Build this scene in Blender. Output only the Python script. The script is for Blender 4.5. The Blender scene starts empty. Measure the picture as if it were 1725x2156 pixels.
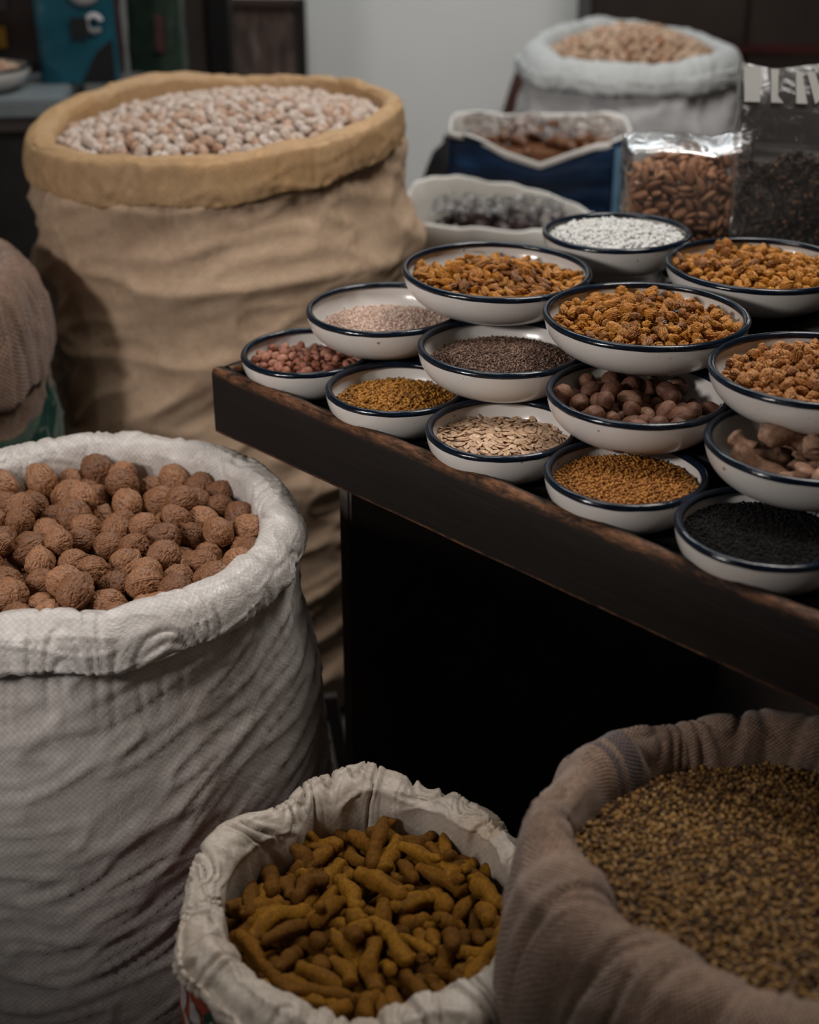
import bpy, bmesh, math, random
import numpy as np
from mathutils import Vector, Matrix, Quaternion

SC = bpy.context.scene
COL = SC.collection
PI = math.pi
rad = math.radians

# ------------------------------------------------------------------ camera, world, lights, exposure
cam_data = bpy.data.cameras.new('camera')
cam = bpy.data.objects.new('camera', cam_data)
COL.objects.link(cam)
cam.location = (0.0, 0.0, 1.38)
cam.rotation_euler = (rad(90 - 26.5), 0, 0)
cam_data.sensor_width = 36.0
cam_data.lens = 50.0
cam_data.clip_start = 0.05
cam_data.dof.use_dof = True
cam_data.dof.focus_distance = 1.46
cam_data.dof.aperture_fstop = 3.0
cam_data.dof.aperture_blades = 9
SC.camera = cam

world = bpy.data.worlds.new('world')
SC.world = world
world.use_nodes = True
wb = world.node_tree.nodes['Background']
wb.inputs[0].default_value = (0.80, 0.88, 1.0, 1)
wb.inputs[1].default_value = 0.022

def area(name, loc, target, sx, sy, power, color):
    l = bpy.data.lights.new(name, 'AREA')
    l.shape = 'RECTANGLE'; l.size = sx; l.size_y = sy; l.energy = power; l.color = color
    o = bpy.data.objects.new(name, l); COL.objects.link(o)
    o.location = loc
    o.rotation_euler = (Vector(target) - Vector(loc)).to_track_quat('-Z', 'Y').to_euler()
    return o
area('ceiling_lamp_light', (0.66, 1.72, 2.50), (0.16, 1.50, 0.6), 0.8, 0.5, 20.0, (1.0, 0.95, 0.89))
area('back_lamp_light', (0.10, 2.95, 2.5), (0.10, 3.05, 0.5), 1.2, 0.5, 11.5, (0.93, 0.98, 1.0))
area('front_top_fill_light', (-0.20, 1.50, 2.6), (-0.22, 1.10, 0.6), 0.5, 0.5, 5.5, (1.0, 0.94, 0.88))  # added overhead fill, brightens the tops of the front sacks
def spot(name, loc, target, power, cone, soft, color):
    l = bpy.data.lights.new(name, 'SPOT'); l.energy = power; l.spot_size = rad(cone); l.spot_blend = 1.0; l.shadow_soft_size = soft; l.color = color
    o = bpy.data.objects.new(name, l); COL.objects.link(o); o.location = loc
    o.rotation_euler = (Vector(target) - Vector(loc)).to_track_quat('-Z', 'Y').to_euler()
spot('front_left_fill_light', (-2.00, 0.00, 1.78), (0.10, 1.95, 1.18), 88.0, 58, 0.15, (1.0, 0.94, 0.90))  # added fill for faces towards the camera, cone set to fall off downwards
spot('walnut_sack_fill_light', (-0.95, 0.45, 1.45), (-0.32, 1.12, 0.86), 24.0, 52, 0.10, (1.0, 0.95, 0.90))  # unseen fill spot added to lift the walnut sack's upper body
for k, (lx, ly, lz) in enumerate([(0.75, 0.2, 2.2), (1.15, 0.7, 2.3), (0.95, -0.3, 2.1)]):
    l = bpy.data.lights.new('warm_bulb_light', 'POINT'); l.energy = 1.1; l.color = (1.0, 0.66, 0.38); l.shadow_soft_size = 0.03
    o = bpy.data.objects.new('warm_bulb_light', l); COL.objects.link(o); o.location = (lx, ly, lz)

SC.view_settings.view_transform = 'Standard'
SC.view_settings.look = 'None'
SC.view_settings.exposure = 0.14
SC.view_settings.gamma = 1.0
SC.view_settings.use_curve_mapping = False

# ------------------------------------------------------------------ helpers
rng = np.random.default_rng(7)
_perm = np.random.default_rng(3).permutation(256); _perm = np.concatenate([_perm, _perm, _perm])
_gr = np.array([[1,1,0],[-1,1,0],[1,-1,0],[-1,-1,0],[1,0,1],[-1,0,1],[1,0,-1],[-1,0,-1],[0,1,1],[0,-1,1],[0,1,-1],[0,-1,-1]], float)
def perlin(x, y, z):
    x, y, z = np.broadcast_arrays(np.asarray(x, float), np.asarray(y, float), np.asarray(z, float))
    xi = np.floor(x).astype(int); yi = np.floor(y).astype(int); zi = np.floor(z).astype(int)
    fx, fy, fz = x - xi, y - yi, z - zi
    w = lambda t: t*t*t*(t*(t*6-15)+10)
    u, v, s = w(fx), w(fy), w(fz)
    xi &= 255; yi &= 255; zi &= 255
    r = 0
    for a in (0, 1):
        for b in (0, 1):
            for c in (0, 1):
                g = _gr[_perm[_perm[_perm[xi+a]+yi+b]+zi+c] % 12]
                d = g[..., 0]*(fx-a) + g[..., 1]*(fy-b) + g[..., 2]*(fz-c)
                r = r + d*(u if a else 1-u)*(v if b else 1-v)*(s if c else 1-s)
    return r
def fbm(x, y, z, o=3):
    r = 0; a = 1.0
    for k in range(o):
        r = r + a*perlin(x*2**k+k*17.3, y*2**k+k*5.1, z*2**k+k*9.7); a *= .5
    return r
def ridge(n, k=3.0): return np.clip(1 - np.abs(n)*k, 0, 1)
def sstep(a, b, x):
    t = np.clip((x-a)/(b-a), 0, 1); return t*t*(3-2*t)

def mesh_np(name, V, F, uv=None, smooth=True, mats=()):
    """V (n,3), F (m,3|4) int array, uv per vertex"""
    V = np.asarray(V, np.float32); F = np.asarray(F, np.int32)
    me = bpy.data.meshes.new(name)
    k = F.shape[1]
    me.vertices.add(len(V)); me.vertices.foreach_set('co', V.ravel())
    me.loops.add(F.size); me.loops.foreach_set('vertex_index', F.ravel())
    me.polygons.add(len(F)); me.polygons.foreach_set('loop_start', np.arange(0, F.size, k, dtype=np.int32))
    if smooth: me.polygons.foreach_set('use_smooth', np.ones(len(F), bool))
    if uv is not None:
        l = me.uv_layers.new(name='UVMap'); l.data.foreach_set('uv', np.asarray(uv, np.float32)[F.ravel()].ravel())
    for m in mats: me.materials.append(m)
    me.update(calc_edges=True)
    return me
def link(name, me, parent=None, loc=None):
    o = bpy.data.objects.new(name, me); COL.objects.link(o)
    if parent is not None: o.parent = parent
    if loc is not None: o.location = loc
    return o
def tag(o, label=None, cat=None, group=None, kind=None):
    if label: o['label'] = label
    if cat: o['category'] = cat
    if group: o['group'] = group
    if kind: o['kind'] = kind
    return o
def empty(name, loc, label, cat, group=None, rz=0.0):
    o = bpy.data.objects.new(name, None); COL.objects.link(o)
    o.empty_display_size = .05; o.location = loc; o.rotation_euler = (0, 0, rz)
    return tag(o, label, cat, group)
def grid(name, P, closed=True, uv=None, mats=(), smooth=True):
    """P (rows, n, 3); closed joins last column to first"""
    r, n = P.shape[:2]
    i, k = np.meshgrid(np.arange(r-1), np.arange(n if closed else n-1), indexing='ij')
    k2 = (k+1) % n
    F = np.stack([i*n+k, i*n+k2, (i+1)*n+k2, (i+1)*n+k], -1).reshape(-1, 4)
    return mesh_np(name, P.reshape(-1, 3), F, None if uv is None else uv.reshape(-1, 2), smooth, mats)
def lathe(name, prof, n=96, mats=(), close_top=False):
    prof = np.array(prof); a = np.linspace(0, 2*PI, n, endpoint=False)
    P = np.stack([prof[:, :1]*np.cos(a), prof[:, :1]*np.sin(a), np.repeat(prof[:, 1:], n, 1)], -1)
    return grid(name, P, True, None, mats)
def box_bm(bm, lo, hi, rot=None):
    vs = []
    for z in (lo[2], hi[2]):
        for x, y in ((lo[0], lo[1]), (hi[0], lo[1]), (hi[0], hi[1]), (lo[0], hi[1])):
            vs.append(bm.verts.new((x, y, z)))
    for f in ((3,2,1,0), (4,5,6,7), (0,1,5,4), (1,2,6,5), (2,3,7,6), (3,0,4,7)):
        bm.faces.new([vs[i] for i in f])
def box(name, lo, hi, mat, parent=None, bevel=0.0, seg=2):
    bm = bmesh.new(); box_bm(bm, lo, hi)
    if bevel: bmesh.ops.bevel(bm, geom=bm.edges[:], offset=bevel, segments=seg, affect='EDGES')
    me = bpy.data.meshes.new(name); bm.to_mesh(me); bm.free(); me.materials.append(mat)
    return link(name, me, parent)
def struct(o): o['kind'] = 'structure'; return o
_ico = {}
def ico(sub):
    if sub not in _ico:
        bm = bmesh.new(); bmesh.ops.create_icosphere(bm, subdivisions=sub, radius=1.0)
        V = np.array([v.co[:] for v in bm.verts]); F = np.array([[v.index for v in f.verts] for f in bm.faces]); bm.free()
        _ico[sub] = (V, F)
    return _ico[sub]
def catmull(pts, m):
    """smooth open curve through pts (k, d), m samples"""
    p = np.array(pts, float); d = np.r_[0, np.cumsum(np.sqrt(np.linalg.norm(np.diff(p, axis=0), axis=1))+1e-6)]
    pp = np.vstack([2*p[0]-p[1], p, 2*p[-1]-p[-2]]); t = np.linspace(0, len(p)-1-1e-6, m)
    i = t.astype(int); f = (t-i)[:, None]
    a, b, c, e = pp[i], pp[i+1], pp[i+2], pp[i+3]
    return .5*((2*b)+(-a+c)*f+(2*a-5*b+4*c-e)*f*f+(-a+3*b-3*c+e)*f**3)
def periodic(ctrl, phi):
    """smooth periodic interpolation of (deg, value) pairs; phi in radians"""
    if not isinstance(ctrl, (list, tuple)): return np.full_like(phi, float(ctrl))
    c = sorted(ctrl); x = np.array([q[0] for q in c], float); y = np.array([q[1] for q in c], float)
    d = np.degrees(phi) % 360
    X = np.r_[x-360, x, x+360]; Y = np.r_[y, y, y]
    i = np.clip(np.searchsorted(X, d, side='right')-1, 1, len(X)-3)
    f = (d-X[i])/(X[i+1]-X[i]); f = f*f*(3-2*f)*.35 + f*.65
    m = lambda j: (Y[j+1]-Y[j-1])/(X[j+1]-X[j-1])
    h = X[i+1]-X[i]; t = (d-X[i])/h
    return (2*t**3-3*t**2+1)*Y[i]+(t**3-2*t**2+t)*h*m(i)+(-2*t**3+3*t**2)*Y[i+1]+(t**3-t**2)*h*m(i+1)

# ------------------------------------------------------------------ materials
class NT:
    def __init__(s, name):
        s.m = bpy.data.materials.new(name); s.m.use_nodes = True
        s.t = s.m.node_tree; s.b = s.t.nodes['Principled BSDF']; s.out = s.t.nodes['Material Output']
    def n(s, kind, **kw):
        nd = s.t.nodes.new('ShaderNode'+kind)
        for k, v in kw.items():
            if k.startswith('i_'):
                key = k[2:]; key = int(key) if key.isdigit() else key.replace('_', ' ')
                nd.inputs[key].default_value = v
            else: setattr(nd, k, v)
        return nd
    def l(s, a, b): s.t.links.new(a, b)
    def coord(s, kind='Object', scale=(1,1,1)):
        tc = s.n('TexCoord'); mp = s.n('Mapping'); mp.inputs['Scale'].default_value = scale
        s.l(tc.outputs[kind], mp.inputs['Vector']); return mp.outputs[0]
    def noise(s, vec, scale, detail=4, rough=.55, dist=0.0):
        nd = s.n('TexNoise'); nd.inputs['Scale'].default_value = scale; nd.inputs['Detail'].default_value = detail
        nd.inputs['Roughness'].default_value = rough; nd.inputs['Distortion'].default_value = dist
        s.l(vec, nd.inputs['Vector']); return nd.outputs['Fac']
    def ramp(s, fac, stops):
        r = s.n('ValToRGB'); e = r.color_ramp.elements
        while len(e) < len(stops): e.new(.5)
        for q, (p, c) in zip(e, stops):
            q.position = p; q.color = (*c, 1) if len(c) == 3 else c
        s.l(fac, r.inputs['Fac']); return r.outputs['Color']
    def mix(s, fac, a, b, blend='MIX'):
        m = s.n('Mix', data_type='RGBA', blend_type=blend)
        for sock, v in ((m.inputs[0], fac), (m.inputs[6], a), (m.inputs[7], b)):
            if hasattr(v, 'is_linked') or hasattr(v, 'links'): s.l(v, sock)
            elif isinstance(v, (tuple, list)): sock.default_value = (*v, 1) if len(v) == 3 else v
            else: sock.default_value = v
        return m.outputs[2]
    def math(s, op, a, b=0.0, c=None, clamp=False):
        m = s.n('Math', operation=op, use_clamp=clamp)
        for i, v in enumerate((a, b) if c is None else (a, b, c)):
            if hasattr(v, 'links'): s.l(v, m.inputs[i])
            else: m.inputs[i].default_value = v
        return m.outputs[0]
    def bump(s, h, strength=.5, dist=.001, prev=None):
        b = s.n('Bump'); b.inputs['Strength'].default_value = strength; b.inputs['Distance'].default_value = dist
        s.l(h, b.inputs['Height'])
        if prev is not None: s.l(prev, b.inputs['Normal'])
        return b.outputs[0]
    def base(s, col):
        if hasattr(col, 'links'): s.l(col, s.b.inputs['Base Color'])
        else: s.b.inputs['Base Color'].default_value = (*col, 1)
    def done(s, rough=.6, spec=.5, normal=None, **kw):
        s.b.inputs['Roughness'].default_value = rough; s.b.inputs['Specular IOR Level'].default_value = spec
        if normal is not None: s.l(normal, s.b.inputs['Normal'])
        for k, v in kw.items(): s.b.inputs[k.replace('_', ' ')].default_value = v
        return s.m
def lin(r, g, b):
    f = lambda c: (c/255/12.92) if c/255 <= .04045 else ((c/255+.055)/1.055)**2.4
    return (f(r), f(g), f(b))

def m_plain(name, col, rough=.6, spec=.4, var=.12, scale=30, bump=0.0, **kw):
    t = NT(name); v = t.coord(); n = t.noise(v, scale)
    lo = tuple(c*(1-var) for c in col); hi = tuple(min(1, c*(1+var)) for c in col)
    t.base(t.ramp(n, [(.3, lo), (.7, hi)]))
    nm = t.bump(n, .4, bump) if bump else None
    return t.done(rough, spec, nm, **kw)
def m_item(name, stops, rough=.55, spec=.4, bscale=200, bdist=.0004, stretch=(1,1,1), speck=None, bstr=.6, **kw):
    """natural item: colour differs from copy to copy, surface grain in its own coordinates"""
    t = NT(name); oi = t.n('ObjectInfo')
    c = t.ramp(oi.outputs['Random'], stops)
    v = t.coord('Object', stretch); n = t.noise(v, bscale, 5, .6)
    c = t.mix(1.0, c, t.ramp(n, [(.30, (.55,.5,.48)), (.62, (1.1,1.1,1.1))]), 'MULTIPLY')
    if speck: c = t.mix(t.math('MULTIPLY', t.ramp(t.noise(v, speck[0], 2), [(.58, (0,0,0)), (.72, (1,1,1))]), speck[2]), c, speck[1])
    t.base(c)
    return t.done(rough, spec, t.bump(n, bstr, bdist), **kw)
def m_grain(name, stops, rough=.6, spec=.35, **kw):
    """countless grains in one mesh: every grain has its own tint"""
    t = NT(name); a = t.n('Attribute', attribute_name='tint')
    t.base(t.ramp(a.outputs['Fac'], stops)); return t.done(rough, spec, **kw)

def m_weave(name, col, tape=.0036, stain=(.3,.2,.1), stain_amt=.35, rough=.42, spec=.45, tapecon=.10, crumple=1.0, **kw):
    t = NT(name); uv = t.coord('UV'); ob = t.coord('Object')
    ck = t.n('TexChecker'); ck.inputs['Scale'].default_value = 1.0/tape; ck.inputs[1].default_value = (1,1,1,1); ck.inputs[2].default_value = (0,0,0,1)
    t.l(uv, ck.inputs['Vector'])
    big = t.noise(ob, 7, 5, .6, .4); fine = t.noise(ob, 60, 5, .65, .8)
    c = t.mix(t.math('MULTIPLY', t.ramp(big, [(.52, (0,0,0)), (.75, (1,1,1))]), stain_amt), col, stain)
    c = t.mix(1.0, c, t.ramp(fine, [(.25, (.80,.79,.78)), (.7, (1.06,1.06,1.06))]), 'MULTIPLY')
    c = t.mix(ck.outputs['Fac'], c, t.mix(1.0, c, (1-tapecon,)*3, 'MULTIPLY'))
    t.base(c)
    nb = t.bump(ck.outputs['Fac'], .25, .0004)
    cr = t.noise(ob, 34, 7, .68, .6); cr = t.math('ABSOLUTE', t.math('SUBTRACT', cr, .5))
    nb = t.bump(t.math('POWER', cr, .8), .38*crumple, .004, nb)
    return t.done(rough, spec, nb, **kw)
def m_burlap(name, col, thread=.0042, stripe=None, dashed=True, rough=.9):
    t = NT(name); tc = t.n('TexCoord'); sep = t.n('SeparateXYZ'); t.l(tc.outputs['UV'], sep.inputs[0])
    ob = t.coord('Object')
    j = t.math('MULTIPLY', t.noise(ob, 45, 3), .004)
    su = t.math('SINE', t.math('MULTIPLY', t.math('ADD', sep.outputs[0], j), 2*PI/thread))
    sv = t.math('SINE', t.math('MULTIPLY', t.math('ADD', sep.outputs[1], j), 2*PI/thread))
    h = t.math('MULTIPLY', su, sv)
    n = t.noise(ob, 14, 5); fz = t.noise(ob, 240, 3)
    c = t.ramp(n, [(.3, tuple(q*.72 for q in col)), (.7, tuple(q*1.15 for q in col))])
    c = t.mix(1.0, c, t.ramp(fz, [(.3, (.65,.65,.65)), (.7, (1.15,1.15,1.15))]), 'MULTIPLY')
    c = t.mix(1.0, c, t.ramp(t.math('MULTIPLY_ADD', h, .5, .5), [(.0, (.42,.40,.38)), (.5, (1.05,1.05,1.05))]), 'MULTIPLY')
    for st in (stripe or []):
        axis, lo, hi, sc = st
        u = sep.outputs[axis]
        mk = t.math('MULTIPLY', t.math('GREATER_THAN', u, lo), t.math('LESS_THAN', u, hi))
        if dashed: mk = t.math('MULTIPLY', mk, t.math('GREATER_THAN', h, -.1))
        c = t.mix(t.math('MULTIPLY', mk, .85), c, sc)
    t.base(c)
    nb = t.bump(h, .7, .0010); nb = t.bump(fz, .5, .0008, nb)
    return t.done(rough, .15, nb, Sheen_Weight=.25)
def m_film(name, tint=(.9,.9,.9), haze=.06, gloss=.12, rough=.12):
    """thin clear plastic film: lets light through, with a glossy skin and a little haze"""
    t = NT(name); t.t.nodes.remove(t.b)
    tr = t.n('BsdfTransparent'); tr.inputs[0].default_value = (*tint, 1)
    gl = t.n('BsdfGlossy'); gl.inputs['Roughness'].default_value = rough
    df = t.n('BsdfDiffuse'); df.inputs[0].default_value = (.8,.8,.8,1)
    v = t.coord('Object'); nb = t.bump(t.noise(v, 26, 4, .6, 1.0), .6, .006); t.l(nb, gl.inputs['Normal'])
    lw = t.n('LayerWeight'); lw.inputs[0].default_value = .35
    a = t.n('MixShader'); b = t.n('MixShader')
    t.l(t.math('MULTIPLY_ADD', lw.outputs['Fresnel'], .5, gloss, clamp=True), a.inputs[0]); t.l(tr.outputs[0], a.inputs[1]); t.l(gl.outputs[0], a.inputs[2])
    b.inputs[0].default_value = haze; t.l(a.outputs[0], b.inputs[1]); t.l(df.outputs[0], b.inputs[2])
    t.l(b.outputs[0], t.out.inputs['Surface']); return t.m

# ------------------------------------------------------------------ settled piles: x y z (0.1 mm), quaternion (1/1000), size (1/100)
D = {
'walnut': [
1130,1279,-595, 615,-722,308,-73, 106,-1041,-1531,-638, 160,37,649,-743, 90,72,-161,-484, 494,-465,319,662, 99,
1325,220,-526, 565,-272,748,216, 111,991,143,-535, 143,193,790,-564, 99,228,1180,-560, 191,-199,-266,-924, 95,
-420,-696,-509, 276,-116,-423,855, 112,-300,-1684,-588, 228,584,-678,-385, 110,-486,1434,-561, 503,827,38,-248, 109,
434,-1174,-561, 784,463,-411,-35, 92,-970,820,-552, 439,545,-707,-99, 100,-799,373,-524, 566,-115,-330,-747, 100,
559,-730,-532, 10,972,-201,123, 100,143,-1683,-584, 290,-219,-766,530, 109,-1161,-393,-574, 222,636,-722,-156, 89,
-1234,-61,-563, 764,-355,-265,469, 97,1295,-1272,-604, 134,256,950,118, 107,487,956,-537, 645,-474,454,-392, 105,
-867,-65,-527, 819,-572,16,-53, 103,341,1802,-588, 548,-379,744,58, 107,1812,-316,-614, 282,47,923,256, 95,
1075,-499,-532, 26,-341,-456,-821, 109,1485,879,-589, 845,449,237,-170, 107,-1316,1271,-582, 503,-534,560,384, 110,
1572,-940,-584, 27,423,-118,-898, 111,-289,790,-544, 143,-36,-681,-717, 90,-25,620,-516, 242,172,-570,-766, 101,
-1724,95,-605, 173,-804,-9,-568, 92,1100,899,-559, 576,778,221,117, 110,-271,1809,-579, 578,-172,-788,122, 111,
-1640,785,-594, 308,-420,-839,158, 111,-1756,-449,-603, 6,-352,-12,936, 106,-1157,474,-550, 363,357,-744,434, 95,
-1429,-1021,-595, 167,270,947,56, 108,-419,-1045,-520, 285,688,368,-556, 105,41,-646,-502, 293,104,-96,-946, 110,
1054,501,-554, 523,746,-115,396, 91,491,147,-476, 558,-346,732,183, 108,-1035,-1129,-576, 445,305,-397,-742, 104,
-732,-994,-559, 424,830,-293,215, 89,-514,-102,-515, 330,-926,96,158, 96,-1287,906,-582, 437,589,445,515, 105,
33,1857,-480, 827,73,220,-513, 92,660,-1385,-585, 209,-429,446,-757, 97,364,-177,-519, 353,-739,-547,-171, 89,
1021,1120,-312, 11,985,172,16, 107,-143,1477,-585, 606,-122,-367,695, 96,1549,-70,-572, 261,233,750,561, 108,
805,1081,-564, 145,-71,-675,-720, 101,1743,588,-613, 144,-636,757,26, 104,-880,1449,-605, 263,-958,-63,-99, 100,
-690,1188,-584, 898,-159,-6,-410, 90,1729,-626,-579, 406,-494,-499,-585, 108,-1671,-767,-531, 736,174,-606,246, 107,
-532,-1402,-557, 500,-545,-637,219, 110,-877,-375,-542, 870,24,356,-341, 91,992,1571,-639, 962,147,-218,-80, 89,
910,-790,-547, 151,-902,390,108, 104,-260,-1828,-265, 252,753,-170,-584, 112,-1081,191,-394, 70,-197,-830,-517, 109,
-1354,-667,-576, 395,-453,279,-749, 101,-1008,1151,-576, 20,-472,350,-809, 100,-1549,-174,-571, 676,-87,-376,-628, 105,
667,-147,-537, 649,744,116,-109, 89,989,-1427,-588, 305,737,109,593, 104,779,-1673,-628, 82,-19,-589,803, 96,
-753,-1677,-626, 235,-67,-96,-965, 96,-242,389,-518, 119,-467,-582,-655, 89,-124,-1369,-579, 427,-716,-552,-19, 93,
-663,126,-351, 53,-570,79,816, 97,-93,-995,-547, 598,-760,-30,253, 91,-1694,431,-600, 90,88,-142,982, 104,
-920,-754,-560, 149,787,599,4, 95,729,-460,-528, 320,-747,366,-453, 99,-1439,556,-435, 457,-429,211,-750, 97,
283,-911,-545, 611,160,576,519, 88,726,435,-500, 266,455,-798,292, 112,1410,-527,-594, 314,784,-515,-143, 94,
-297,1140,-547, 42,993,-2,-114, 101,685,1697,-611, 341,57,-823,-450, 103,-682,672,-540, 204,308,315,874, 92,
-256,-409,-514, 65,-42,988,135, 97,1271,-245,-575, 61,-981,76,165, 90,-55,-1534,-308, 99,-688,627,352, 112,
1171,686,-313, 444,857,-170,-199, 100,1393,555,-565, 12,-176,19,-984, 108,-311,117,-522, 548,-787,237,155, 88,
-10,958,-475, 321,-697,-375,-520, 109,-1286,-1345,-624, 101,816,-479,306, 93,479,-1799,-637, 59,-24,553,831, 92,
1048,-1078,-441, 271,841,207,-420, 103,171,1499,-504, 734,-19,-392,-554, 109,1251,-818,-556, 645,310,-674,-184, 106,
786,1401,-471, 813,535,-35,-226, 109,-1415,-380,-311, 791,-593,-64,139, 110,1429,1192,-520, 657,475,189,555, 89,
-1073,1378,-378, 310,-429,432,731, 91,-1091,-229,-334, 157,742,408,-508, 98,248,14,-276, 433,841,311,91, 96,
-616,1740,-614, 780,-540,-315,-33, 102,-1861,157,-342, 487,195,808,-269, 95,720,-1064,-486, 232,825,-477,-196, 105,
1864,-24,-620, 565,252,747,-243, 91,-799,-1282,-385, 453,-530,198,-689, 103,-1529,-1079,-282, 844,438,184,-249, 97,
-575,-1760,-389, 952,120,106,260, 99,892,-1657,-351, 709,453,454,-294, 88,333,-463,-519, 300,-418,-361,-778, 89,
229,-717,-211, 358,-522,205,-746, 108,-1752,-560,-259, 862,-143,257,412, 109,-1419,210,-567, 437,-223,427,-759, 104,
1701,115,-373, 83,-355,-903,-227, 90,-265,669,-248, 304,242,-429,815, 110,1329,1292,-264, 344,-41,916,-202, 93,
1383,-1080,-359, 151,308,725,-598, 97,-282,-877,-252, 189,-112,959,181, 97,752,772,-411, 616,-263,-69,-740, 103,
-1181,703,-357, 79,-219,-84,969, 91,-875,1630,-312, 778,-403,347,334, 112,-526,454,-369, 72,561,663,490, 104,
498,-922,-268, 73,722,687,-44, 106,-224,-134,-421, 322,-377,-331,-803, 88,-294,1588,-352, 125,163,868,-453, 90,
1577,-359,-412, 20,297,797,526, 96,1671,785,-320, 621,-633,409,217, 108,71,179,-491, 162,646,-645,375, 102,
142,-1223,-416, 1,-47,-376,925, 108,643,1079,-258, 10,-66,-994,-81, 108,-930,-1601,-351, 78,989,-43,-115, 108,
1292,-431,-273, 99,192,761,-612, 101,-1182,-892,-426, 314,946,20,-76, 91,-1514,1070,-395, 539,712,-192,407, 104,
492,1277,-450, 579,434,262,-639, 88,861,-1308,-301, 507,-459,-306,-662, 93,466,1578,-352, 471,-524,-63,707, 101,
-378,-1505,-293, 401,-483,748,-216, 95,-583,-400,-532, 335,797,258,433, 89,1092,-719,-291, 453,49,52,-888, 97,
636,-1521,-276, 93,-540,235,-803, 97,-1135,-606,-349, 226,263,-215,913, 101,-821,1080,-325, 295,460,-21,837, 101,
-1134,450,-213, 674,678,-236,172, 92,1097,311,-312, 172,746,478,-430, 88,546,-125,-240, 636,-39,533,556, 107,
18,-1016,-164, 3,-353,429,-832, 110,-542,1772,-298, 619,386,563,388, 100,-138,1303,-325, 428,-336,-469,696, 98,
435,-1792,-317, 388,-15,815,-430, 110,-1298,1313,-141, 183,257,79,946, 112,416,522,-531, 680,-553,-394,275, 91,
1084,1503,-282, 558,143,762,-297, 109,-75,38,-237, 60,980,175,65, 91,-203,-1203,-329, 335,501,-709,-365, 95,
-820,464,-214, 567,-269,459,629, 99,815,-1017,-171, 840,297,342,300, 107,86,1672,-227, 887,-11,-457,-59, 103,
778,-687,-244, 739,-138,651,-107, 96,-1405,-20,-296, 299,900,211,239, 105,1319,-64,-357, 760,226,-607,-52, 90,
-536,921,-406, 537,-741,-224,335, 100,1567,389,-351, 499,81,-863,-4, 94,-559,-215,-209, 279,190,-255,-906, 112,
-1329,-1328,-328, 52,-864,157,-475, 90,1329,979,-300, 527,-72,-525,-665, 98,-43,-422,-268, 174,-745,-502,402, 103,
1454,-741,-284, 221,-447,665,-556, 111,-1154,1016,-290, 4,338,818,-465, 105,1117,-1486,-227, 80,260,-394,878, 105,
-879,-640,-162, 326,670,563,-357, 97,-1779,486,-282, 162,815,-550,80, 108,514,-492,-244, 647,586,48,485, 111,
-652,-847,-272, 701,-266,-409,-520, 112,898,523,-228, 317,-387,-437,-748, 100,-1227,-1079,-171, 516,762,375,117, 101,
-69,374,-268, 532,1,-559,-637, 104,270,1028,-272, 412,256,-143,863, 103,1837,269,-607, 577,530,551,-287, 95,
-900,-4,-206, 287,-303,888,194, 93,978,-170,-486, 837,270,-151,451, 98,-477,1239,-276, 699,579,-203,369, 109,
895,-369,-229, 280,409,113,-861, 111,-239,1012,-202, 692,74,667,-267, 105,1591,-1011,-108, 126,-442,699,-548, 103,
-212,-1333,-28, 694,-441,-536,192, 110,-517,-1193,-204, 413,-119,186,884, 112,-708,1736,7, 670,-352,-653,-43, 112,
-780,1355,-122, 629,-597,482,123, 105,1845,317,-209, 728,-546,195,-366, 99,-1855,-149,-477, 223,-738,-608,-190, 97,
-228,1843,-162, 655,-597,463,0, 110,-619,106,-25, 350,-502,-516,599, 100,-233,-208,-120, 750,1,-208,-629, 95,
-887,782,-217, 460,402,557,-562, 104,1757,-559,-200, 674,606,-338,-255, 108,-377,114,-228, 268,-536,505,-621, 96,
-1392,297,-264, 147,213,171,951, 89,270,358,-288, 544,-299,-755,-212, 106,-1442,-756,-267, 64,646,-740,177, 102,
817,98,-253, 918,104,-383,21, 112,476,-1259,-266, 534,841,73,-46, 97,-873,-330,-72, 191,-934,218,-208, 106,
-931,-1013,-282, 863,175,-399,257, 91,1849,-165,-305, 143,-607,459,634, 107,585,331,-199, 438,880,163,88, 93,
-1687,799,-283, 52,82,-949,-300, 88,156,1340,-169, 339,-316,-30,-885, 107,764,1698,-261, 795,-349,491,-72, 108,
83,-1850,-305, 30,916,385,106, 100,927,842,-129, 112,-168,-46,978, 104,1158,-1179,-153, 374,918,112,-68, 98,
262,719,-375, 128,781,-316,524, 96,-376,-489,-233, 314,663,-168,658, 96,-388,388,-56, 323,-582,41,-745, 107,
180,-1323,-92, 679,-489,-517,182, 108,1418,171,-194, 452,-150,-761,441, 95],
'turmeric': [
1368,-429,-983, 641,-751,3,160, 64,-601,1024,-884, 820,114,-240,-508, 99,-182,-1509,-764, 502,-473,531,492, 122,
1338,353,-956, 10,138,51,989, 81,19,231,-726, 170,290,-763,-553, 81,746,1287,-764, 309,-682,-377,-545, 112,
-1220,416,-912, 182,148,929,287, 92,1081,-991,-816, 505,-685,-278,-446, 90,535,942,-869, 50,20,-735,676, 105,
-1111,-854,-958, 189,-424,-769,440, 74,754,-96,-794, 621,-6,-31,-783, 108,-1479,-346,-1012, 595,-97,-153,783, 76,
1230,723,-956, 314,-68,-14,-947, 62,-303,-831,-800, 491,-40,-76,867, 63,-883,-1174,-879, 323,-346,-334,-815, 67,
199,-1301,-922, 139,675,-641,-338, 109,617,727,-835, 96,994,-36,-42, 117,969,1155,-937, 835,409,-345,-126, 77,
460,232,-755, 773,-327,172,-516, 62,1516,-151,-759, 525,-483,482,508, 125,-101,-836,-801, 13,387,917,95, 87,
126,1242,-911, 819,-300,-8,-489, 90,-871,458,-846, 413,-242,431,-765, 98,1226,-816,-972, 136,-344,852,-371, 79,
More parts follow.
